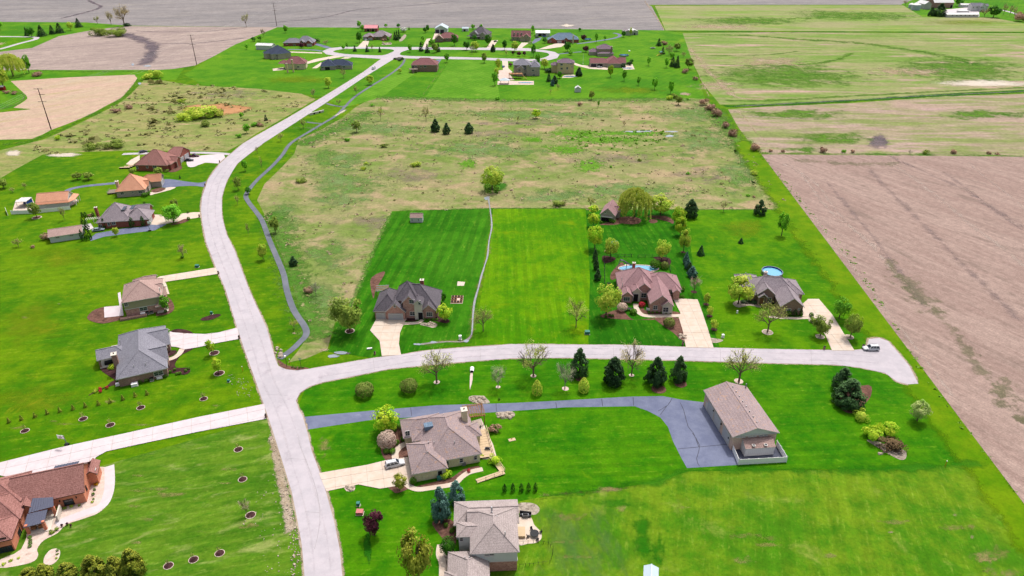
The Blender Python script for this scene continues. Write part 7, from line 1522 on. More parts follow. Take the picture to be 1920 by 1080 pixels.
# ------------------------------------------------------------------ loose scrub, weeds and stones nobody could count
def scatter(name, polys, n, size, mat, seed, shape='tuft', avoid=(), hfac=1.0):
    r = random.Random(seed); mb = MB(); mb.tone = []; wp = [wpts(p) for p in polys]; wa = [wpts(p) for p in avoid]
    for w_ in wp:
        xs = [p[0] for p in w_]; ys = [p[1] for p in w_]; k = 0; t_ = 0
        while k < n and t_ < n*6:
            t_ += 1; x, y = r.uniform(min(xs), max(xs)), r.uniform(min(ys), max(ys))
            if shape == 'tuft' and size > 1:
                if r.random() < .55 and k: x, y = px_+r.gauss(0, size*2.2), py_+r.gauss(0, size*1.6)
                else: px_, py_ = x, y
            if not inside((x, y), w_) or any(inside((x, y), a) for a in wa): continue
            k += 1; s = size*r.uniform(.3, 1.0)**1.3*(1.6 if r.random() < .06 else 1)
            if shape == 'tuft':
                t = r.random()
                for _ in range(9):
                    p = Vector((x+r.gauss(0, .35)*s, y+r.gauss(0, .35)*s, r.uniform(.05, .35)*s*hfac)); nrm = Vector((r.gauss(0, 1), r.gauss(0, 1), r.gauss(1.6, 1))).normalized(); a = nrm.orthogonal().normalized(); b = nrm.cross(a); q = s*r.uniform(.16, .34)
                    mb.quad(p-a*q-b*q, p+a*q-b*q, p+a*q+b*q, p-a*q+b*q); mb.tone.append(min(1, max(0, t+r.uniform(-.2, .2))))
            else:
                mb.box((x, y, s*.2+.06), (s, s*r.uniform(.5, .9), s*.5), r.uniform(0, 3.14), top=.7); mb.tone += [r.random()]*6
    return tag(mb.build(name, mat), label='scattered '+name.replace('_', ' ')+' too many to count', cat=name.replace('_', ' ').split()[-1], kind='stuff')
MEAD = [(560,262), (640,222), (700,183), (960,188), (1325,186), (1412,290), (1484,392), (1100,391), (735,396), (672,541), (630,605), (600,640), (584,610), (556,560), (520,460), (486,378), (530,312)]
MEADW = [(30,317), (80,290), (250,281), (425,282), (478,250), (586,186), (480,168), (300,152), (250,178), (160,228), (80,264)]
scatter('meadow_scrub', [MEAD], 900, 1.2, lfm1 := leafm('scrub_olive', D(176,184,108), D(214,206,150), .25), 21)
scatter('dead_weeds', [MEAD], 900, 1.0, leafm('scrub_tan', D(206,182,150), D(232,210,180), .2), 22)
scatter('west_meadow_scrub', [MEADW], 420, 2.2, leafm('scrub_west', D(176,182,104), D(216,208,152), .25), 23)
scatter('low_brush', [MEADW], 60, 4.2, leafm('scrub_brush', D(156,162,90), D(198,192,126), .3), 31)
scatter('road_edge_stones', [[(505,815), (512,813), (530,880), (550,960), (567,1050), (560,1080), (548,1080), (530,950), (520,880)]], 420, .42, leafm('stone_light', D(190,170,150), D(232,214,196), 0), 25, 'stone')
scatter('lawn_rubble', [[(440,960), (470,950), (500,860), (520,900), (545,1000), (548,1080), (500,1080)], [(425,700), (470,715), (478,750), (440,740)]], 70, .3, bpy.data.materials['stone_light'], 26, 'stone')
scatter('creek_weeds', [[(1060,245), (1230,243), (1260,262), (1100,300)], [(905,340), (940,340), (932,362), (912,362)]], 160, 1.6, leafm('weed_green', D(104,170,30), D(160,210,70), .2), 27)
scatter('field_edge_weeds', [[(1420,278), (1428,288), (1600,480), (1760,730), (1920,940), (1912,942), (1750,735), (1590,485), (1425,296)]], 260, .8, bpy.data.materials['weed_green'], 28)
# ------------------------------------------------------------------ vehicles
PAINT = {}
def paint(k, c):
    m, nt, b = newmat('paint_'+k); b.inputs['Base Color'].default_value = c; b.inputs['Roughness'].default_value = .3; b.inputs['Specular IOR Level'].default_value = .5; b.inputs['Coat Weight'].default_value = .4; PAINT[k] = m
paint('white', D(236,238,244)); paint('silver', D(150,170,180)); paint('navy', D(30,34,60)); paint('maroon', D(96,26,36)); paint('black', D(24,26,32)); paint('blue', D(60,110,180))
TYRE = flat_mat('tyre', D(34,34,38), .9, .1); RIM = flat_mat('alloy_rim', D(170,174,182), .3, .05, 1, .5, .6); LAMP = flat_mat('headlamp', D(230,234,240), .2, .02); TAIL = flat_mat('tail_lamp', D(150,20,24), .3, .03)
def vehicle(kind, px, head, col, label, group=None, L_=None):
    """px: middle of the footprint; head: heading in degrees on the ground; built along +x"""
    Ls, W, Hh = {'suv': (4.8, 1.9, 1.75), 'car': (4.7, 1.82, 1.42), 'van': (5.4, 2.0, 2.2), 'pickup': (5.6, 1.95, 1.8)}[kind]
    rt = empty({'suv': 'parked_suv', 'car': 'parked_car', 'van': 'white_van', 'pickup': 'pickup_truck'}[kind], P(*px), radians(head), label, {'suv': 'suv', 'car': 'car', 'van': 'van', 'pickup': 'pickup'}[kind], group)
    bz = .34; shz = {'suv': 1.02, 'car': .86, 'van': 1.75, 'pickup': 1.0}[kind]
    sec = [(-.5, .72, bz+.15, shz*.9, .86), (-.485, .93, bz, shz*.98, .96), (-.3, 1, bz-.02, shz, 1), (0, 1, bz-.04, shz+.02, 1), (.22, 1, bz-.02, shz+.01, 1), (.33, .98, bz, shz*.97, .98), (.46, .92, bz+.02, shz*.84, .92), (.5, .74, bz+.14, shz*.7, .8)]
    mb = MB(); rings = []
    for x, wd, z0, z1, wt in sec:
        h2 = W/2*wd; n = len(mb.v)
        mb.v += [(x*Ls, -h2*.94, z0), (x*Ls, -h2, z0+(z1-z0)*.35), (x*Ls, -h2*.98, z0+(z1-z0)*.75), (x*Ls, -h2*.86, z1), (x*Ls, h2*.86, z1), (x*Ls, h2*.98, z0+(z1-z0)*.75), (x*Ls, h2, z0+(z1-z0)*.35), (x*Ls, h2*.94, z0)]; rings.append(n)
    for a, b in zip(rings, rings[1:]):
        for i in range(8): j = (i+1) % 8; mb.f.append((a+i, a+j, b+j, b+i)[::-1]); mb.m.append(0)
    mb.f.append(tuple(rings[0]+i for i in range(8))); mb.f.append(tuple(rings[-1]+i for i in range(8))[::-1]); mb.m += [0, 0]
    body = mb.build('body', PAINT[col], rt, smooth=False)
    # glasshouse and roof
    c = {'suv': (-.47, -.43, .06, .22), 'car': (-.40, -.26, .04, .22), 'van': (-.3, -.25, .2, .34), 'pickup': (-.12, -.09, .08, .22)}[kind]
    g = MB(); z1 = shz-.01; z2 = Hh-.07; hb, ht = W/2*.86, W/2*.7
    b_ = [(c[0]*Ls, -hb, z1), (c[3]*Ls, -hb, z1), (c[3]*Ls, hb, z1), (c[0]*Ls, hb, z1)]; t_ = [(c[1]*Ls, -ht, z2), (c[2]*Ls, -ht, z2), (c[2]*Ls, ht, z2), (c[1]*Ls, ht, z2)]
    for i in range(4): g.quad(b_[i], b_[(i+1) % 4], t_[(i+1) % 4], t_[i])
    g.build('windows', M['glass'], rt)
    r = MB(); e = .03; q = [(c[1]*Ls-e, -ht-e, z2), (c[2]*Ls+e, -ht-e, z2), (c[2]*Ls+e, ht+e, z2), (c[1]*Ls-e, ht+e, z2)]; q2 = [(x*.96, y*.93, Hh) for x, y, z in q]
    r.poly(q2)
    for i in range(4): r.quad(q[i], q[(i+1) % 4], q2[(i+1) % 4], q2[i])
    xs = [c[1]*Ls+(c[2]-c[1])*Ls*k for k in (0, .34, .68, 1)]
    for s in (-1, 1):
        for i, x in enumerate(xs):
            xb = c[0]*Ls+(c[3]-c[0])*Ls*(0, .36, .66, 1)[i]; r.bar((xb, s*(hb+.005), z1), (x, s*(ht+.01), z2), .09 if i in (1, 2) else .1)
    r.build('roof', PAINT[col], rt)
    if kind in ('suv', 'van'):
        rr = MB()
        for s in (-1, 1): rr.bar((c[1]*Ls+.2, s*(ht-.08), Hh+.05), (c[2]*Ls-.1, s*(ht-.08), Hh+.05), .05)
        rr.build('roof_rails', M['black'], rt)
    if kind == 'pickup': MB().box((-.3*Ls, 0, shz+.01), (1.7, W*.72, .06)).build('cargo_bed', M['black'], rt)
    for sx in (-.31, .31):
        for s in (-1, 1):
            wl = MB().tube((sx*Ls, s*(W/2-.2), .34), (sx*Ls, s*(W/2+.01), .34), .34, .34, 12).build('wheel', TYRE, rt)
            MB().tube((sx*Ls, s*(W/2-.01), .34), (sx*Ls, s*(W/2+.03), .34), .2, .2, 10).build('rim', RIM, wl)
    for s in (-1, 1):
        MB().box((.475*Ls, s*W*.36, shz*.72), (.14, .3, .16)).build('headlight', LAMP, rt); MB().box((-.487*Ls, s*W*.4, shz*.82), (.1, .2, .28)).build('tail_light', TAIL, rt); MB().box((.14*Ls, s*W*.53, shz+.06), (.16, .16, .12)).build('mirror', PAINT[col], rt)
    return rt
def hd(a, b): p, q = P(*a), P(*b); return math.degrees(atan2(q.y-p.y, q.x-p.x))
vehicle('suv', (741,873), hd((724,875),(758,867)), 'white', 'white SUV parked on the drive of the beige brick house')
vehicle('suv', (1632,656), 180, 'white', 'white SUV standing at the edge of the cul-de-sac')
vehicle('car', (185,433), hd((173,435),(197,432)), 'silver', 'silver sedan on asphalt beside the red brick ranch')
vehicle('car', (355,302), 8, 'navy', 'dark navy car nearest the red brick house garage')
vehicle('pickup', (364,294), 8, 'maroon', 'maroon pickup truck behind the dark navy car')
vehicle('car', (269,286), 50, 'navy', 'dark blue car behind the red brick house on the gravel lane')
vehicle('van', (701,130), hd((680,141),(722,117)), 'white', 'white van driving on the diagonal road')
vehicle('car', (1124,127), 0, 'white', 'white car before the open garage of the maroon-roofed ranch')
vehicle('car', (944,126), 80, 'blue', 'pale blue car on the drive of the turreted stone house')
vehicle('car', (929,78.5), 60, 'black', 'dark car on the drive of the far grey stone house')
vehicle('car', (584,84.5), 20, 'black', 'dark car before the blue-roofed brick house garage')
vehicle('car', (1007,71), 0, 'navy', 'dark car on the asphalt beside the white garage')
vehicle('car', (687,76), 250, 'white', 'white car at the garage of the far taupe ranch')
vehicle('car', (1021,70), 0, 'blue', 'blue car beside the far white garage')

# ------------------------------------------------------------------ fences
def fence(name, label, pts, ht, pan, mat, px=True, cat='fence', rail=False, thick=.06, group=None, pw=.14, rw=.06):
    q = [Vector((P(*p).x, P(*p).y, 0)) for p in pts] if px else [Vector((*p, 0)) for p in pts]
    rt = empty(name, q[0], 0, label, cat, group); o = q[0]; first = True
    for a, b in zip(q, q[1:]):
        ln = (b-a).length; n = max(1, round(ln/pan)); d = (b-a)/n; ang = atan2(d.y, d.x)
        for i in range(n):
            p = a+d*i-o; m_ = p+d/2
            if rail:
                mb = MB()
                for z in rail: mb.bar(p+Vector((0, 0, z)), p+d+Vector((0, 0, z)), rw, rw*1.6)
                mb.build('rail', mat, rt)
            else: MB().box((m_.x, m_.y, ht/2+.05), (d.length-.12, thick, ht-.1), ang).build('panel', mat, rt)
            MB().box((p.x, p.y, ht/2+.04), (pw, pw, ht+.08), ang).build('post', mat, rt)
        MB().box(((b-o).x, (b-o).y, ht/2+.04), (pw, pw, ht+.08)).build('post', mat, rt)
    return rt
fence('vinyl_fence', 'white vinyl privacy fence around the shed yard behind the large outbuilding', [(1370,838), (1384,872), (1474,867), (1455,836)], 1.8, 2.4, M['vinyl'])
fence('vinyl_fence', 'long white vinyl fence along the patio on the far left', [(22,402), (60,401), (100,397), (132,393)], 1.8, 2.6, M['vinyl'])
fence('vinyl_screen', 'short detached white vinyl fence panel at the left end of the patio fence', [(12,396), (15,404)], 1.8, 2.4, M['vinyl'])
fence('picket_fence', 'low white picket fence beside the red ball maple', [(1212,582), (1226,584)], 1.0, 1.2, M['vinyl'])
fence('iron_fence', 'dark metal fence round the pool garden with a gateway', [(1134,536), (1133,483), (1184,482)], 1.2, 3.0, M['black'], rail=(.3, 1.1))
fence('iron_fence', 'dark metal fence at the right side of the pool garden', [(1196,483), (1249,483), (1257,511)], 1.2, 3.0, M['black'], rail=(.3, 1.1))
fence('wire_fence', 'low faint dark wire fence enclosing a rounded lawn patch below the tan patio', [(972,1020), (990,1019), (1010,1018), (1028,1021), (1037,1030), (1036,1042), (1031,1056), (1018,1058), (1000,1061), (985,1062), (974,1063)], .9, 1.0, M['black'], rail=(.75,), pw=.07, rw=.02)
fence('garden_edging', 'curved rough wooden fence by the pale ploughed field', [(0,207), (15,202), (30,197), (42,190), (47,183), (44,177), (36,174), (20,171)], 1.0, 3.2, M['wgrey'], rail=(.4, .85))
# utility poles with cross arms and wires
pl = []
for i, (b, t, lb) in enumerate([((96,243),(75,167),'nearest tall wooden utility pole beside the pale field'), ((369,122),(357,65),'middle tall wooden utility pole at the edge of the green lawn'), ((519,49),(512,2),'farthest tall wooden utility pole against the grey ploughed field')]):
    o = P(*b); H_ = 25.0; rt = empty('utility_pole', o, 0, lb, 'utility pole', 'utility poles'); MB().tube((0, 0, 0), (0, 0, H_), .32, .2, 8).build('pole', M['pole'], rt)
    for z, w_ in ((H_-.4, 5.2), (H_-3.6, 3.6), (H_-8.0, 5.0)):
        a = MB().box((0 if z != H_-3.6 else 1.2, 0, z), (w_, .2, .22)).build('cross_arm', M['pole'], rt)
        for x in (-w_/2+.2, 0, w_/2-.2): MB().tube((x, 0, z+.1), (x, 0, z+.45), .09, .06, 6).build('insulator', M['steel'], a)
    pl.append((o.x, o.y, H_))
wm = flat_mat('wire', D(214,208,206), .5, .02); mb = MB()
ext = [(pl[0][0]-12, pl[0][1]-200, 25)]+pl+[(pl[2][0]+4, pl[2][1]+260, 25)]
for dx, dz in ((-2.4, 0), (2.4, 0), (0, 0), (-2.3, -7.6), (2.3, -7.6)):
    for a, b in zip(ext, ext[1:]):
        n = 16; pr = None
        for k in range(n+1):
            t = k/n; p = Vector((a[0]+(b[0]-a[0])*t+dx, a[1]+(b[1]-a[1])*t, 25+dz+.1-5*4*t*(1-t)))
            if pr: mb.tube(pr, p, .022, .022, 3, cap=False)
            pr = p
tag(mb.build('power_lines', wm), 'thin power lines sagging between the three tall utility poles', 'power lines')
# ------------------------------------------------------------------ pools
def ring(mb, cx, cy, rx, ry, z0, z1, t, n=28, m=0):
    for i in range(n):
        a, b = 2*pi*i/n, 2*pi*(i+1)/n
        p = [(cx+rx*cos(q), cy+ry*sin(q)) for q in (a, b)]; o_ = [(cx+(rx+t)*cos(q), cy+(ry+t)*sin(q)) for q in (a, b)]
        mb.quad((*o_[0], z0), (*o_[1], z0), (*o_[1], z1), (*o_[0], z1), m); mb.quad((*p[1], z0), (*p[0], z0), (*p[0], z1), (*p[1], z1), m); mb.quad((*o_[0], z1), (*o_[1], z1), (*p[1], z1), (*p[0], z1), m)
def agpool(px, rx, ry, h_, label, wmat='pool'):
    rt = empty('above_ground_pool', P(*px), 0, label, 'pool'); mb = MB(); ring(mb, 0, 0, rx, ry, 0, h_, .16); mb.build('pool_wall', M['steel'], rt)
    mb = MB(); ring(mb, 0, 0, rx-.12, ry-.12, .02, h_-.05, .1); mb.build('liner', M['blue'], rt)
    n = 28; mb = MB(); mb.poly([((rx-.1)*cos(2*pi*k/n), (ry-.1)*sin(2*pi*k/n), h_*.62) for k in range(n)]); mb.build('water', G[wmat], rt); return rt
agpool((1447,514), 3.6, 3.9, 1.35, 'round blue above-ground pool behind the grey-mauve house')
agpool((1102,75), 3.6, 3.2, 1.2, 'small round blue pool behind the purple tree on the far street'); agpool((1170,105), 4.2, 3, 1.2, 'oval above-ground pool behind the maroon-roofed ranch')
def ipool(px, rx, ry, label, wmat='pool'):
    rt = empty('swimming_pool', P(*px), 0, label, 'pool'); mb = MB(); ring(mb, 0, 0, rx, ry, .05, .22, .5); mb.build('coping', G['conc'], rt)
    n = 28; mb = MB(); mb.poly([(rx*cos(2*pi*k/n), ry*sin(2*pi*k/n), .16) for k in range(n)]); mb.build('water', G[wmat], rt); mb = MB(); ring(mb, 0, 0, rx-.12, ry-.12, .165, .2, .1); mb.build('waterline', M['blue'], rt); return rt
ipool((1197,504), 7.4, 2.6, 'long bright blue in-ground pool behind the mauve-roofed house'); ipool((1177,128), 4.5, 2, 'teal pool on the right of the maroon-roofed ranch', 'poold'); ipool((1069,143.5), 5.5, 2, 'small dark blue pool behind the yellow brick house', 'poold'); ipool((985,155.5), 6, 1.6, 'white-edged pool in front of the turreted stone house')
sl_ = empty('pool_slide', P(1164,503), .0, 'grey curved pool slide on the pool deck', 'pool slide')
pts = [(-.4, 0, 3.4), (.6, -.3, 3.3), (2.0, -.5, 2.4), (3.4, -.2, 1.5), (4.4, .4, .9), (5.0, 1.0, .5)]; mb = MB()
for a, b in zip(pts, pts[1:]): mb.bar(a, b, .8, .12); mb.bar((a[0], a[1]-.42, a[2]+.15), (b[0], b[1]-.42, b[2]+.15), .1, .3); mb.bar((a[0], a[1]+.42, a[2]+.15), (b[0], b[1]+.42, b[2]+.15), .1, .3)
mb.build('chute', M['steel'], sl_); mb = MB()
for s in (-.35, .35): mb.bar((-1.4, s, 0), (-.4, s, 3.8), .1); mb.bar((2.0, s-.5, 0), (2.0, s-.5, 2.4), .1)
for k in range(8): mb.bar((-1.3+k*.115, -.35, .35+k*.42), (-1.3+k*.115, .35, .35+k*.42), .07)
mb.build('ladder', M['steel'], sl_)
# ------------------------------------------------------------------ yard objects
def hoop(px, rz, label, h_=3.05):
    rt = empty('basketball_hoop', P(*px), radians(rz), label, 'basketball hoop'); MB().box((0, 0, .2), (1.0, .7, .4)).build('base', M['black'], rt); MB().bar((0, 0, .3), (0, -.1, h_), .14).bar((0, -.1, h_-.2), (0, -.9, h_+.1), .1).build('pole', M['steel'], rt)
    bb = MB().box((0, -.95, h_+.35), (1.8, .06, 1.1)).build('backboard', M['vinyl'], rt); mb = MB()
    for s in (-.3, .3): mb.bar((s, -1.0, h_+.08), (s, -1.0, h_+.5), .05)
    for z in (.08, .5): mb.bar((-.3, -1.0, h_+z), (.3, -1.0, h_+z), .05)
    mb.build('target_square', M['black'], bb); mb = MB(); ring(mb, 0, -1.25, .23, .23, h_, h_+.04, .03, 12); mb.build('rim', M['orange'], bb)
hoop((126,834), -10, 'basketball hoop with white backboard beside the wide white drive'); hoop((281,433), 170, 'basketball hoop at the edge of asphalt beside the brick ranch')
def boxy(name, px, d, mat, label, cat, rz=0, lid=None, top=1.0):
    rt = empty(name, P(*px), rz, label, cat); MB().box((0, 0, d[2]/2), d, top=top).build('cabinet', M[mat], rt); MB().box((0, 0, d[2]+.04), (d[0]*top+.06, d[1]*top+.06, .08)).build('lid', M[lid or mat], rt); MB().box((0, 0, .04), (d[0]+.2, d[1]+.2, .08)).build('pad', M['stucco'], rt)
boxy('utility_box', (675,963), (1.5, 1.2, .8), 'pinkb', 'pinkish red utility box on the bottom lawn', 'utility box'); boxy('utility_box', (672,948), (.7, .7, .9), 'teal', 'small blue-green utility box above the pink box', 'utility box')
boxy('utility_box', (1101,626), (1.5, 1.2, 1.0), 'teal', 'pale green transformer box beside the lime lawn', 'utility box'); boxy('utility_box', (370,501), (1.3, 1.0, .9), 'teal', 'blue-grey box at the roadside on the left lawn', 'utility box')
boxy('utility_box', (397,589), (.7, .5, .9), 'teal', 'teal pedestal in the thin mulch strip', 'utility box'); boxy('utility_box', (1355,633), (.7, .6, 1.1), 'vinyl', 'white pedestal right of the wide drive', 'utility box'); boxy('utility_box', (863,637), (.8, .7, 1.5), 'vinyl', 'white pedestal where the creek reaches the road', 'utility box')
boxy('utility_box', (429,716), (.6, .6, .7), 'teal', 'green pedestal on the rubble near the road', 'utility box'); boxy('utility_box', (1382,587), (.4, .4, .9), 'vinyl', 'tiny white marker on the east lawn', 'marker post'); boxy('storage_bench', (978,1001), (1.5, 2.6, .7), 'ltwood', 'tan wooden bench box on the patio by the bottom house', 'bench')
boxy('air_conditioner', (285,713.5), (.9, .9, .9), 'steel', 'grey air conditioner at the wall of the grey-roofed ranch', 'air conditioner', .4, 'black'); boxy('storage_bin', (253,723), (1.6, 1.1, .8), 'vinyl', 'white box against the ranch wall, left of the clipped balls', 'box', .4); boxy('storage_bin', (299.5,709), (1.4, .8, .5), 'vinyl', 'white low basin against the ranch wall, right of the air conditioner', 'box', .4)
boxy('storage_bin', (269,591), (1.4, 1.0, .9), 'vinyl', 'white box at the wall of the pinkish two-storey house', 'box', .3); boxy('air_conditioner', (277,589), (.9, .9, .9), 'steel', 'grey unit beside the white box on the two-storey house wall', 'air conditioner', .3, 'black'); boxy('air_conditioner', (285,587), (.9, .9, .8), 'steel', 'second grey unit at the two-storey house wall', 'air conditioner', .3, 'black')
boxy('concrete_block', (222,722), (1.2, .9, .6), 'vinyl', 'white curved well cover at the ranch corner', 'box', .4); boxy('hot_tub', (1180,96.5), (1.5, 1.5, .8), 'vinyl', 'small white tub on the far lawn', 'tub')
def mailbox(px, label, mat='b_brown'):
    rt = empty('mailbox', P(*px), 0, label, 'mailbox'); MB().box((0, 0, .5), (.5, .5, 1.0)).build('pillar', M[mat], rt); MB().box((0, -.1, 1.15), (.3, .55, .3)).build('box', M['black'], rt)
for px, lb in (((449,635),'mailbox at the mouth of the white curving drive'), ((410,514),'mailbox at the drive of the pinkish two-storey house'), ((703,665),'mailbox left of the centre brick house drive'), ((1280,647),'white-topped mailbox left of the wide drive'), ((1545,655),'mailbox left of the right-hand drive'), ((1618,652),'mailbox at the cul-de-sac'), ((499,783),'mailbox at the long white drive'), ((412,305),'mailbox at the red brick house drive'), ((374,407),'mailbox at the tan drive'), ((385,349),'mailbox at the asphalt drive')): mailbox(px, lb)
# raised beds
rb = empty('raised_beds', P(857,562), 0, 'cluster of small raised vegetable beds on a pale gravel square', 'garden beds'); MB().box((0, 0, .06), (4.2, 5.6, .1)).build('gravel_base', G['gravel'], rb)
for i in range(4):
    for j in range(3):
        if (i, j) == (2, 1): continue
        f = MB(); cx, cy = -1.55+i*1.03, -1.8+j*1.8; ring_ = [(-.42, -.6), (.42, -.6), (.42, .6), (-.42, .6)]
        for k in range(4): a, b = ring_[k], ring_[(k+1) % 4]; f.bar((cx+a[0], cy+a[1], .25), (cx+b[0], cy+b[1], .25), .08, .35)
        fr = f.build('bed_frame', M['wood'], rb); MB().box((cx, cy, .3), (.78, 1.12, .12)).build('soil', M['dark'], fr)
# pergola and deck of the beige house
pg = empty('pergola', P(889,787), radians(12), 'cedar pergola with many slats over the deck of the beige brick house', 'pergola')
for x, y in ((-2.4, -2.2), (2.4, -2.2), (-2.4, 2.4), (2.4, 2.4)): MB().box((x, y, 1.4), (.2, .2, 2.8)).build('post', M['wood'], pg)
for y in (-2.2, 2.4): MB().box((0, y, 2.85), (5.4, .14, .25)).build('beam', M['wood'], pg)
for k in range(9): MB().box((-2.5+k*.625, .1, 3.06), (.12, 5.6, .2)).build('rafter', M['wood'], pg)
for k in range(10): MB().box((0, -2.3+k*.52, 3.2), (5.6, .1, .08)).build('slat', M['wood'], pg)
dk = empty('deck', P(905,835), radians(12), 'pale wooden deck with railings and a ramp along the back of the beige house', 'deck')
for k in range(11): MB().box((.2, -4.6+k*.95, .55), (3.4, .9, .12)).build('deck_board', M['ltwood'], dk)
for k in range(8): MB().box((1.95, -4.6+k*1.45, 1.1), (.12, .12, 1.1)).build('railing_post', M['ltwood'], dk)
MB().bar((1.95, -4.9, 1.62), (1.95, 5.6, 1.62), .14, .08).build('handrail', M['ltwood'], dk)
r1 = MB(); a, b, c_ = Vector((1.4, -5, .5)), Vector((3.0, -10.5, .45)), Vector((-3.6, -12.2, .12)); r1.bar(a, b, 1.3, .12).bar(b+Vector((.4, -.4, 0)), c_, 1.3, .12); r1.build('ramp', M['ltwood'], dk)
for p, q in ((a, b), (b, c_)):
    for t in (0, .33, .66, 1):
        z = p.lerp(q, t); MB().box((z.x+(.65 if q is b else 0), z.y-(.65 if q is c_ else 0), .6), (.1, .1, 1.1)).build('ramp_post', M['ltwood'], dk)
MB().bar(a+Vector((.65, 0, .65)), b+Vector((.65, 0, .65)), .1).bar(b+Vector((0, -.65, .65)), c_+Vector((0, -.65, .65)), .1).build('ramp_rail', M['ltwood'], dk)
def tableset(px, label, r0=.8, mat='black', n=4, name='patio_table'):
    t = empty(name, P(*px), .3, label, 'table'); MB().tube((0, 0, .7), (0, 0, .76), r0, r0, 16).build('table_top', M[mat], t); MB().tube((0, 0, 0), (0, 0, .7), .12, .08, 8).build('pedestal', M[mat], t)
    for k in range(n):
        a = 2*pi*k/n+.4; p = P(*px); c = empty('patio_chair', (p.x+cos(a)*(r0+.5), p.y+sin(a)*(r0+.5), 0), a, 'dark metal chair drawn up to the '+label[:60].split(' on ')[0].split(' in ')[0], 'chair', 'chairs round the '+label.split(' on ')[0].split(' in ')[0])
        MB().box((0, 0, .45), (.5, .5, .08)).build('seat', M[mat], c); MB().box((.25, 0, .75), (.07, .5, .55)).build('backrest', M[mat], c)
        for x in (-.2, .2):
            for y in (-.2, .2): MB().box((x, y, .21), (.05, .05, .42)).build('leg', M[mat], c)
tableset((1002,1004), 'round dark table on the tan patio', 1.0); tableset((1180,582), 'round dark table on the front mulch terrace', .7, 'black'); tableset((891,806), 'dark dining table under the pergola end', .8)
def grill(px, label, rz=0):
    g = empty('grill', P(*px), rz, label, 'grill'); MB().box((0, 0, .75), (1.4, .6, .5)).build('fire_box', M['steel'], g); MB().box((0, 0, 1.1), (1.2, .55, .25), top=.8).build('hood', M['black'], g)
    for x in (-.6, .6): MB().box((x, 0, .25), (.08, .5, .5)).build('leg', M['black'], g)
grill((985,970), 'long dark grill counter on the curved patio wall'); grill((914,846), 'steel grill on the pale wooden deck')
sf = empty('garden_sofa', P(985,967.5), -.15, 'dark outdoor sofa on the patio near the round stone bed', 'sofa'); MB().box((0, 0, .35), (2.6, .9, .4)).build('seat', M['black'], sf); MB().box((0, .42, .7), (2.6, .18, .7)).build('backrest', M['black'], sf); bpy.data.objects.remove(bpy.data.objects['grill'], do_unlink=False) if False else None
# playset and trampoline in the eastern belt, and behind the pool yard
def playset(px, label, sc_=1.0, slide='yellow'):
    p = empty('playset', P(*px), .3, label, 'playset')
    for x in (-1.2, 1.2):
        for y in (-1, 1): MB().box((x, y, 1.5), (.15, .15, 3)).build('post', M['wood'], p)
    MB().box((0, 0, 1.4), (2.5, 2.1, .12)).build('platform', M['wood'], p); mb = MB()
    a, b, c, d = (-1.4, -1.2, 3), (1.4, -1.2, 3), (1.4, 1.2, 3), (-1.4, 1.2, 3); e, f = (-1.4, 0, 3.9), (1.4, 0, 3.9); mb.poly([a, b, f, e]); mb.poly([c, d, e, f]); mb.poly([b, c, f]); mb.poly([d, a, e]); mb.build('roof', M['teal'], p)
    MB().bar((-1.2, -.4, 1.4), (-4.2, -.9, .2), .7, .1).build('slide', M[slide], p)
playset((1238,104), 'playset with a bright yellow slide beside a dark spruce'); playset((1150,468), 'wooden play frame half hidden by the left lime tree', 1, 'ltwood')
tr = empty('trampoline', P(1224,91), 0, 'round trampoline on the far east lawn', 'trampoline'); mb = MB(); ring(mb, 0, 0, 2.1, 2.1, .75, .85, .35, 20); mb.build('frame', M['steel'], tr); mb = MB(); mb.poly([(2.1*cos(2*pi*k/20), 2.1*sin(2*pi*k/20), .8) for k in range(20)]); mb.build('mat', M['black'], tr)
for k in range(6): MB().box((2.2*cos(k*1.047), 2.2*sin(k*1.047), .4), (.08, .08, .8)).build('leg', M['steel'], tr)
fp = empty('flagpole', P(1093,120), 0, 'tall white flagpole left of the maroon-roofed ranch', 'flagpole'); MB().tube((0, 0, 0), (0, 0, hgt(1093,120,100)), .14, .07, 6).build('pole', M['vinyl'], fp); MB().tube((0, 0, 0), (0, 0, .3), .5, .4, 8).build('base', M['stucco'], fp)
# lamp, post and yellow marker at the junction bed
lp = empty('lamp_post', P(538,687), 0, 'brown post lamp in the corner bed at the junction', 'lamp'); MB().tube((0, 0, 0), (0, 0, 3.4), .09, .07, 6).build('post', M['pole'], lp); MB().box((0, 0, 3.6), (.4, .4, .45)).build('lantern', M['vinyl'], lp)
st = empty('sign_post', P(565,690), 0, 'thin dark street sign post in the corner bed', 'sign post'); MB().box((0, 0, 1.7), (.1, .1, 3.4)).build('post', M['black'], st); MB().box((0, 0, 3.3), (.9, .04, .2)).build('name_plate', M['teal'], st); MB().box((0, 0, 3.05), (.04, .9, .2)).build('name_plate', M['teal'], st)
for px, lb in (((544,682),'yellow marker post in the corner bed at the junction'), ((455.5,696),'yellow marker post on the left verge'), ((1772,874),'thin yellow leaning marker pole near the ploughed field')):
    y = empty('marker_post', P(*px), 0, lb, 'marker post'); MB().box((0, 0, .8), (.14, .14, 1.6)).build('post', M['yellow'], y); MB().box((0, 0, 1.65), (.18, .18, .12)).build('cap', M['vinyl'], y)
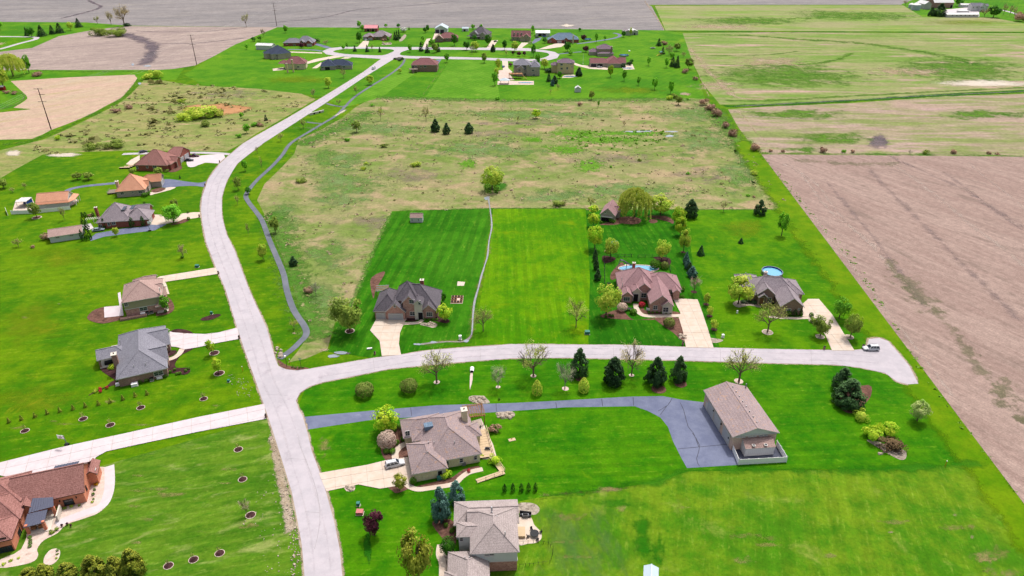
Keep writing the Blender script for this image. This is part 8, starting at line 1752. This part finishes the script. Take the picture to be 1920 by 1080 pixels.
# culvert with two arches by the diagonal road, pipe mouth of the stone ditch
cv = empty('culvert_headwall', P(594,213), radians(50), 'pale concrete culvert headwall with two dark round openings beside the diagonal road', 'culvert'); MB().box((0, 0, .65), (11, .5, 1.3)).build('headwall', M['stucco'], cv); MB().box((0, -.1, 1.35), (11.4, .8, .12)).build('coping', M['trim'], cv)
for x in (-2.2, 2.2): MB().tube((x, -.34, .5), (x, -.24, .5), .62, .62, 16).build('pipe_mouth', M['dark'], cv)
cv = empty('culvert_pipe', P(885,697), 0, 'dark round culvert mouth with white collar at the head of the stone ditch', 'culvert'); mb = MB(); mb.tube((0, 1.2, .5), (0, -.4, .35), .62, .55, 14); mb.build('pipe', M['vinyl'], cv); MB().tube((0, -.42, .35), (0, -.5, .34), .45, .45, 14).build('opening', M['dark'], cv)
cv = empty('culvert_pipe', P(693,655), .2, 'pale pipe end lying on the grass left of the centre drive', 'pipe'); MB().tube((-.8, 0, .3), (.8, 0, .3), .3, .3, 10).build('pipe', M['vinyl'], cv); MB().tube((.8, 0, .3), (.84, 0, .3), .22, .22, 10).build('opening', M['dark'], cv)
# boulders: those one can tell apart
r_ = random.Random(5); k_ = 0
def rock(px, s, label, group):
    o = P(*px); mb = MB(); n = 7
    for lv, (z, rr) in enumerate(((0, 1), (.35, .92), (.6, .5))):
        for i in range(n): a = 2*pi*i/n; q = s*rr*r_.uniform(.8, 1.15)/2; mb.v.append((cos(a)*q*1.2, sin(a)*q, z*s*.8))
    for lv in range(2):
        for i in range(n): j = (i+1) % n; mb.f.append((lv*n+i, lv*n+j, lv*n+n+j, lv*n+n+i)); mb.m.append(0)
    mb.f.append(tuple(2*n+i for i in range(n))); mb.m.append(0)
    tag(mb.build('boulder', M['stone'], None, (o.x, o.y, .05), r_.uniform(0, 6)), label, 'rock', group)
for lb, gr, c, n, sx, sy, s in [('pale boulder in the rock garden right of the pergola', 'rocks right of the pergola', (948,779), 14, 14, 5, .9), ('pale boulder on the stone splash bed above the asphalt lane', 'rocks on the splash bed', (896,750), 14, 14, 5, .8), ('pale rock at the trail end beside the junction', 'rocks at the trail end', (521,662), 10, 7, 9, .9), ('reddish rock in the ditch below the drive of the beige house', 'rocks by the beige house drive', (655,916), 14, 7, 4, .7),
                                ('flat stone beside the mouth of the wide drive', 'stones at the wide drive', (1280,634), 12, 6, 5, .9), ('stone in the small oval bed before the centre brick house', 'stones in the oval bed', (804,608), 12, 13, 3, .7), ('pale stone along the edge of the island bed on the right lawn', 'stones of the island bed', (1665,850), 12, 22, 8, .6), ('stone in the far rock bed before the taupe ranch', 'stones in the far rock bed', (725,82), 8, 7, 1.4, 1.6)]:
    ps = sorted((c[0]+r_.uniform(-sx, sx), c[1]+r_.uniform(-sy, sy)*(1 if s != .6 else .4)) for i in range(n))
    for i, p_ in enumerate(ps): rock(p_, s*r_.uniform(.6, 1.5), lb, gr)
for k, (x, y, rz) in enumerate([(0,0,0)]):
    pass
sk = empty('picnic_deck', P(960,825), .3, 'small tan board lying on the lawn right of the beige house', 'board'); MB().box((0, 0, .1), (1.8, 1.0, .12)).build('board', M['ltwood'], sk); MB().box((0, .3, .2), (.3, .3, .12)).build('block', M['wood'], sk)
cr = empty('raised_planters', P(240,316), .1, 'stacked dark timber planters at the left end of the red brick house', 'planters')
for k in range(3): MB().box((-1.5+k*1.2, k*1.6, .35), (5.2-k, 1.0, .7)).build('planter', M['dark'], cr); MB().box((-1.5+k*1.2, k*1.6, .72), (5.2-k, 1.1, .08)).build('planter_rim', M['ltwood'], cr)
sg = empty('entrance_sign', P(748,112), .3, 'low stone entrance sign among dark shrubs at the far road junction', 'sign'); MB().box((0, 0, .9), (5, .6, 1.8)).build('stone_wall', M['b_stone'], sg); MB().box((0, -.33, 1.1), (3.2, .08, .9)).build('sign_panel', M['trim'], sg)
for px, s_ in (((740,111),6), ((755,111.5),6), ((749,114),7)): plant('dbush', px[0], px[1]+1, px[1]-4, s_, {740:'dark shrub left of the far entrance sign', 755:'dark shrub right of the far entrance sign', 749:'dark shrub in front of the far entrance sign'}[px[0]])
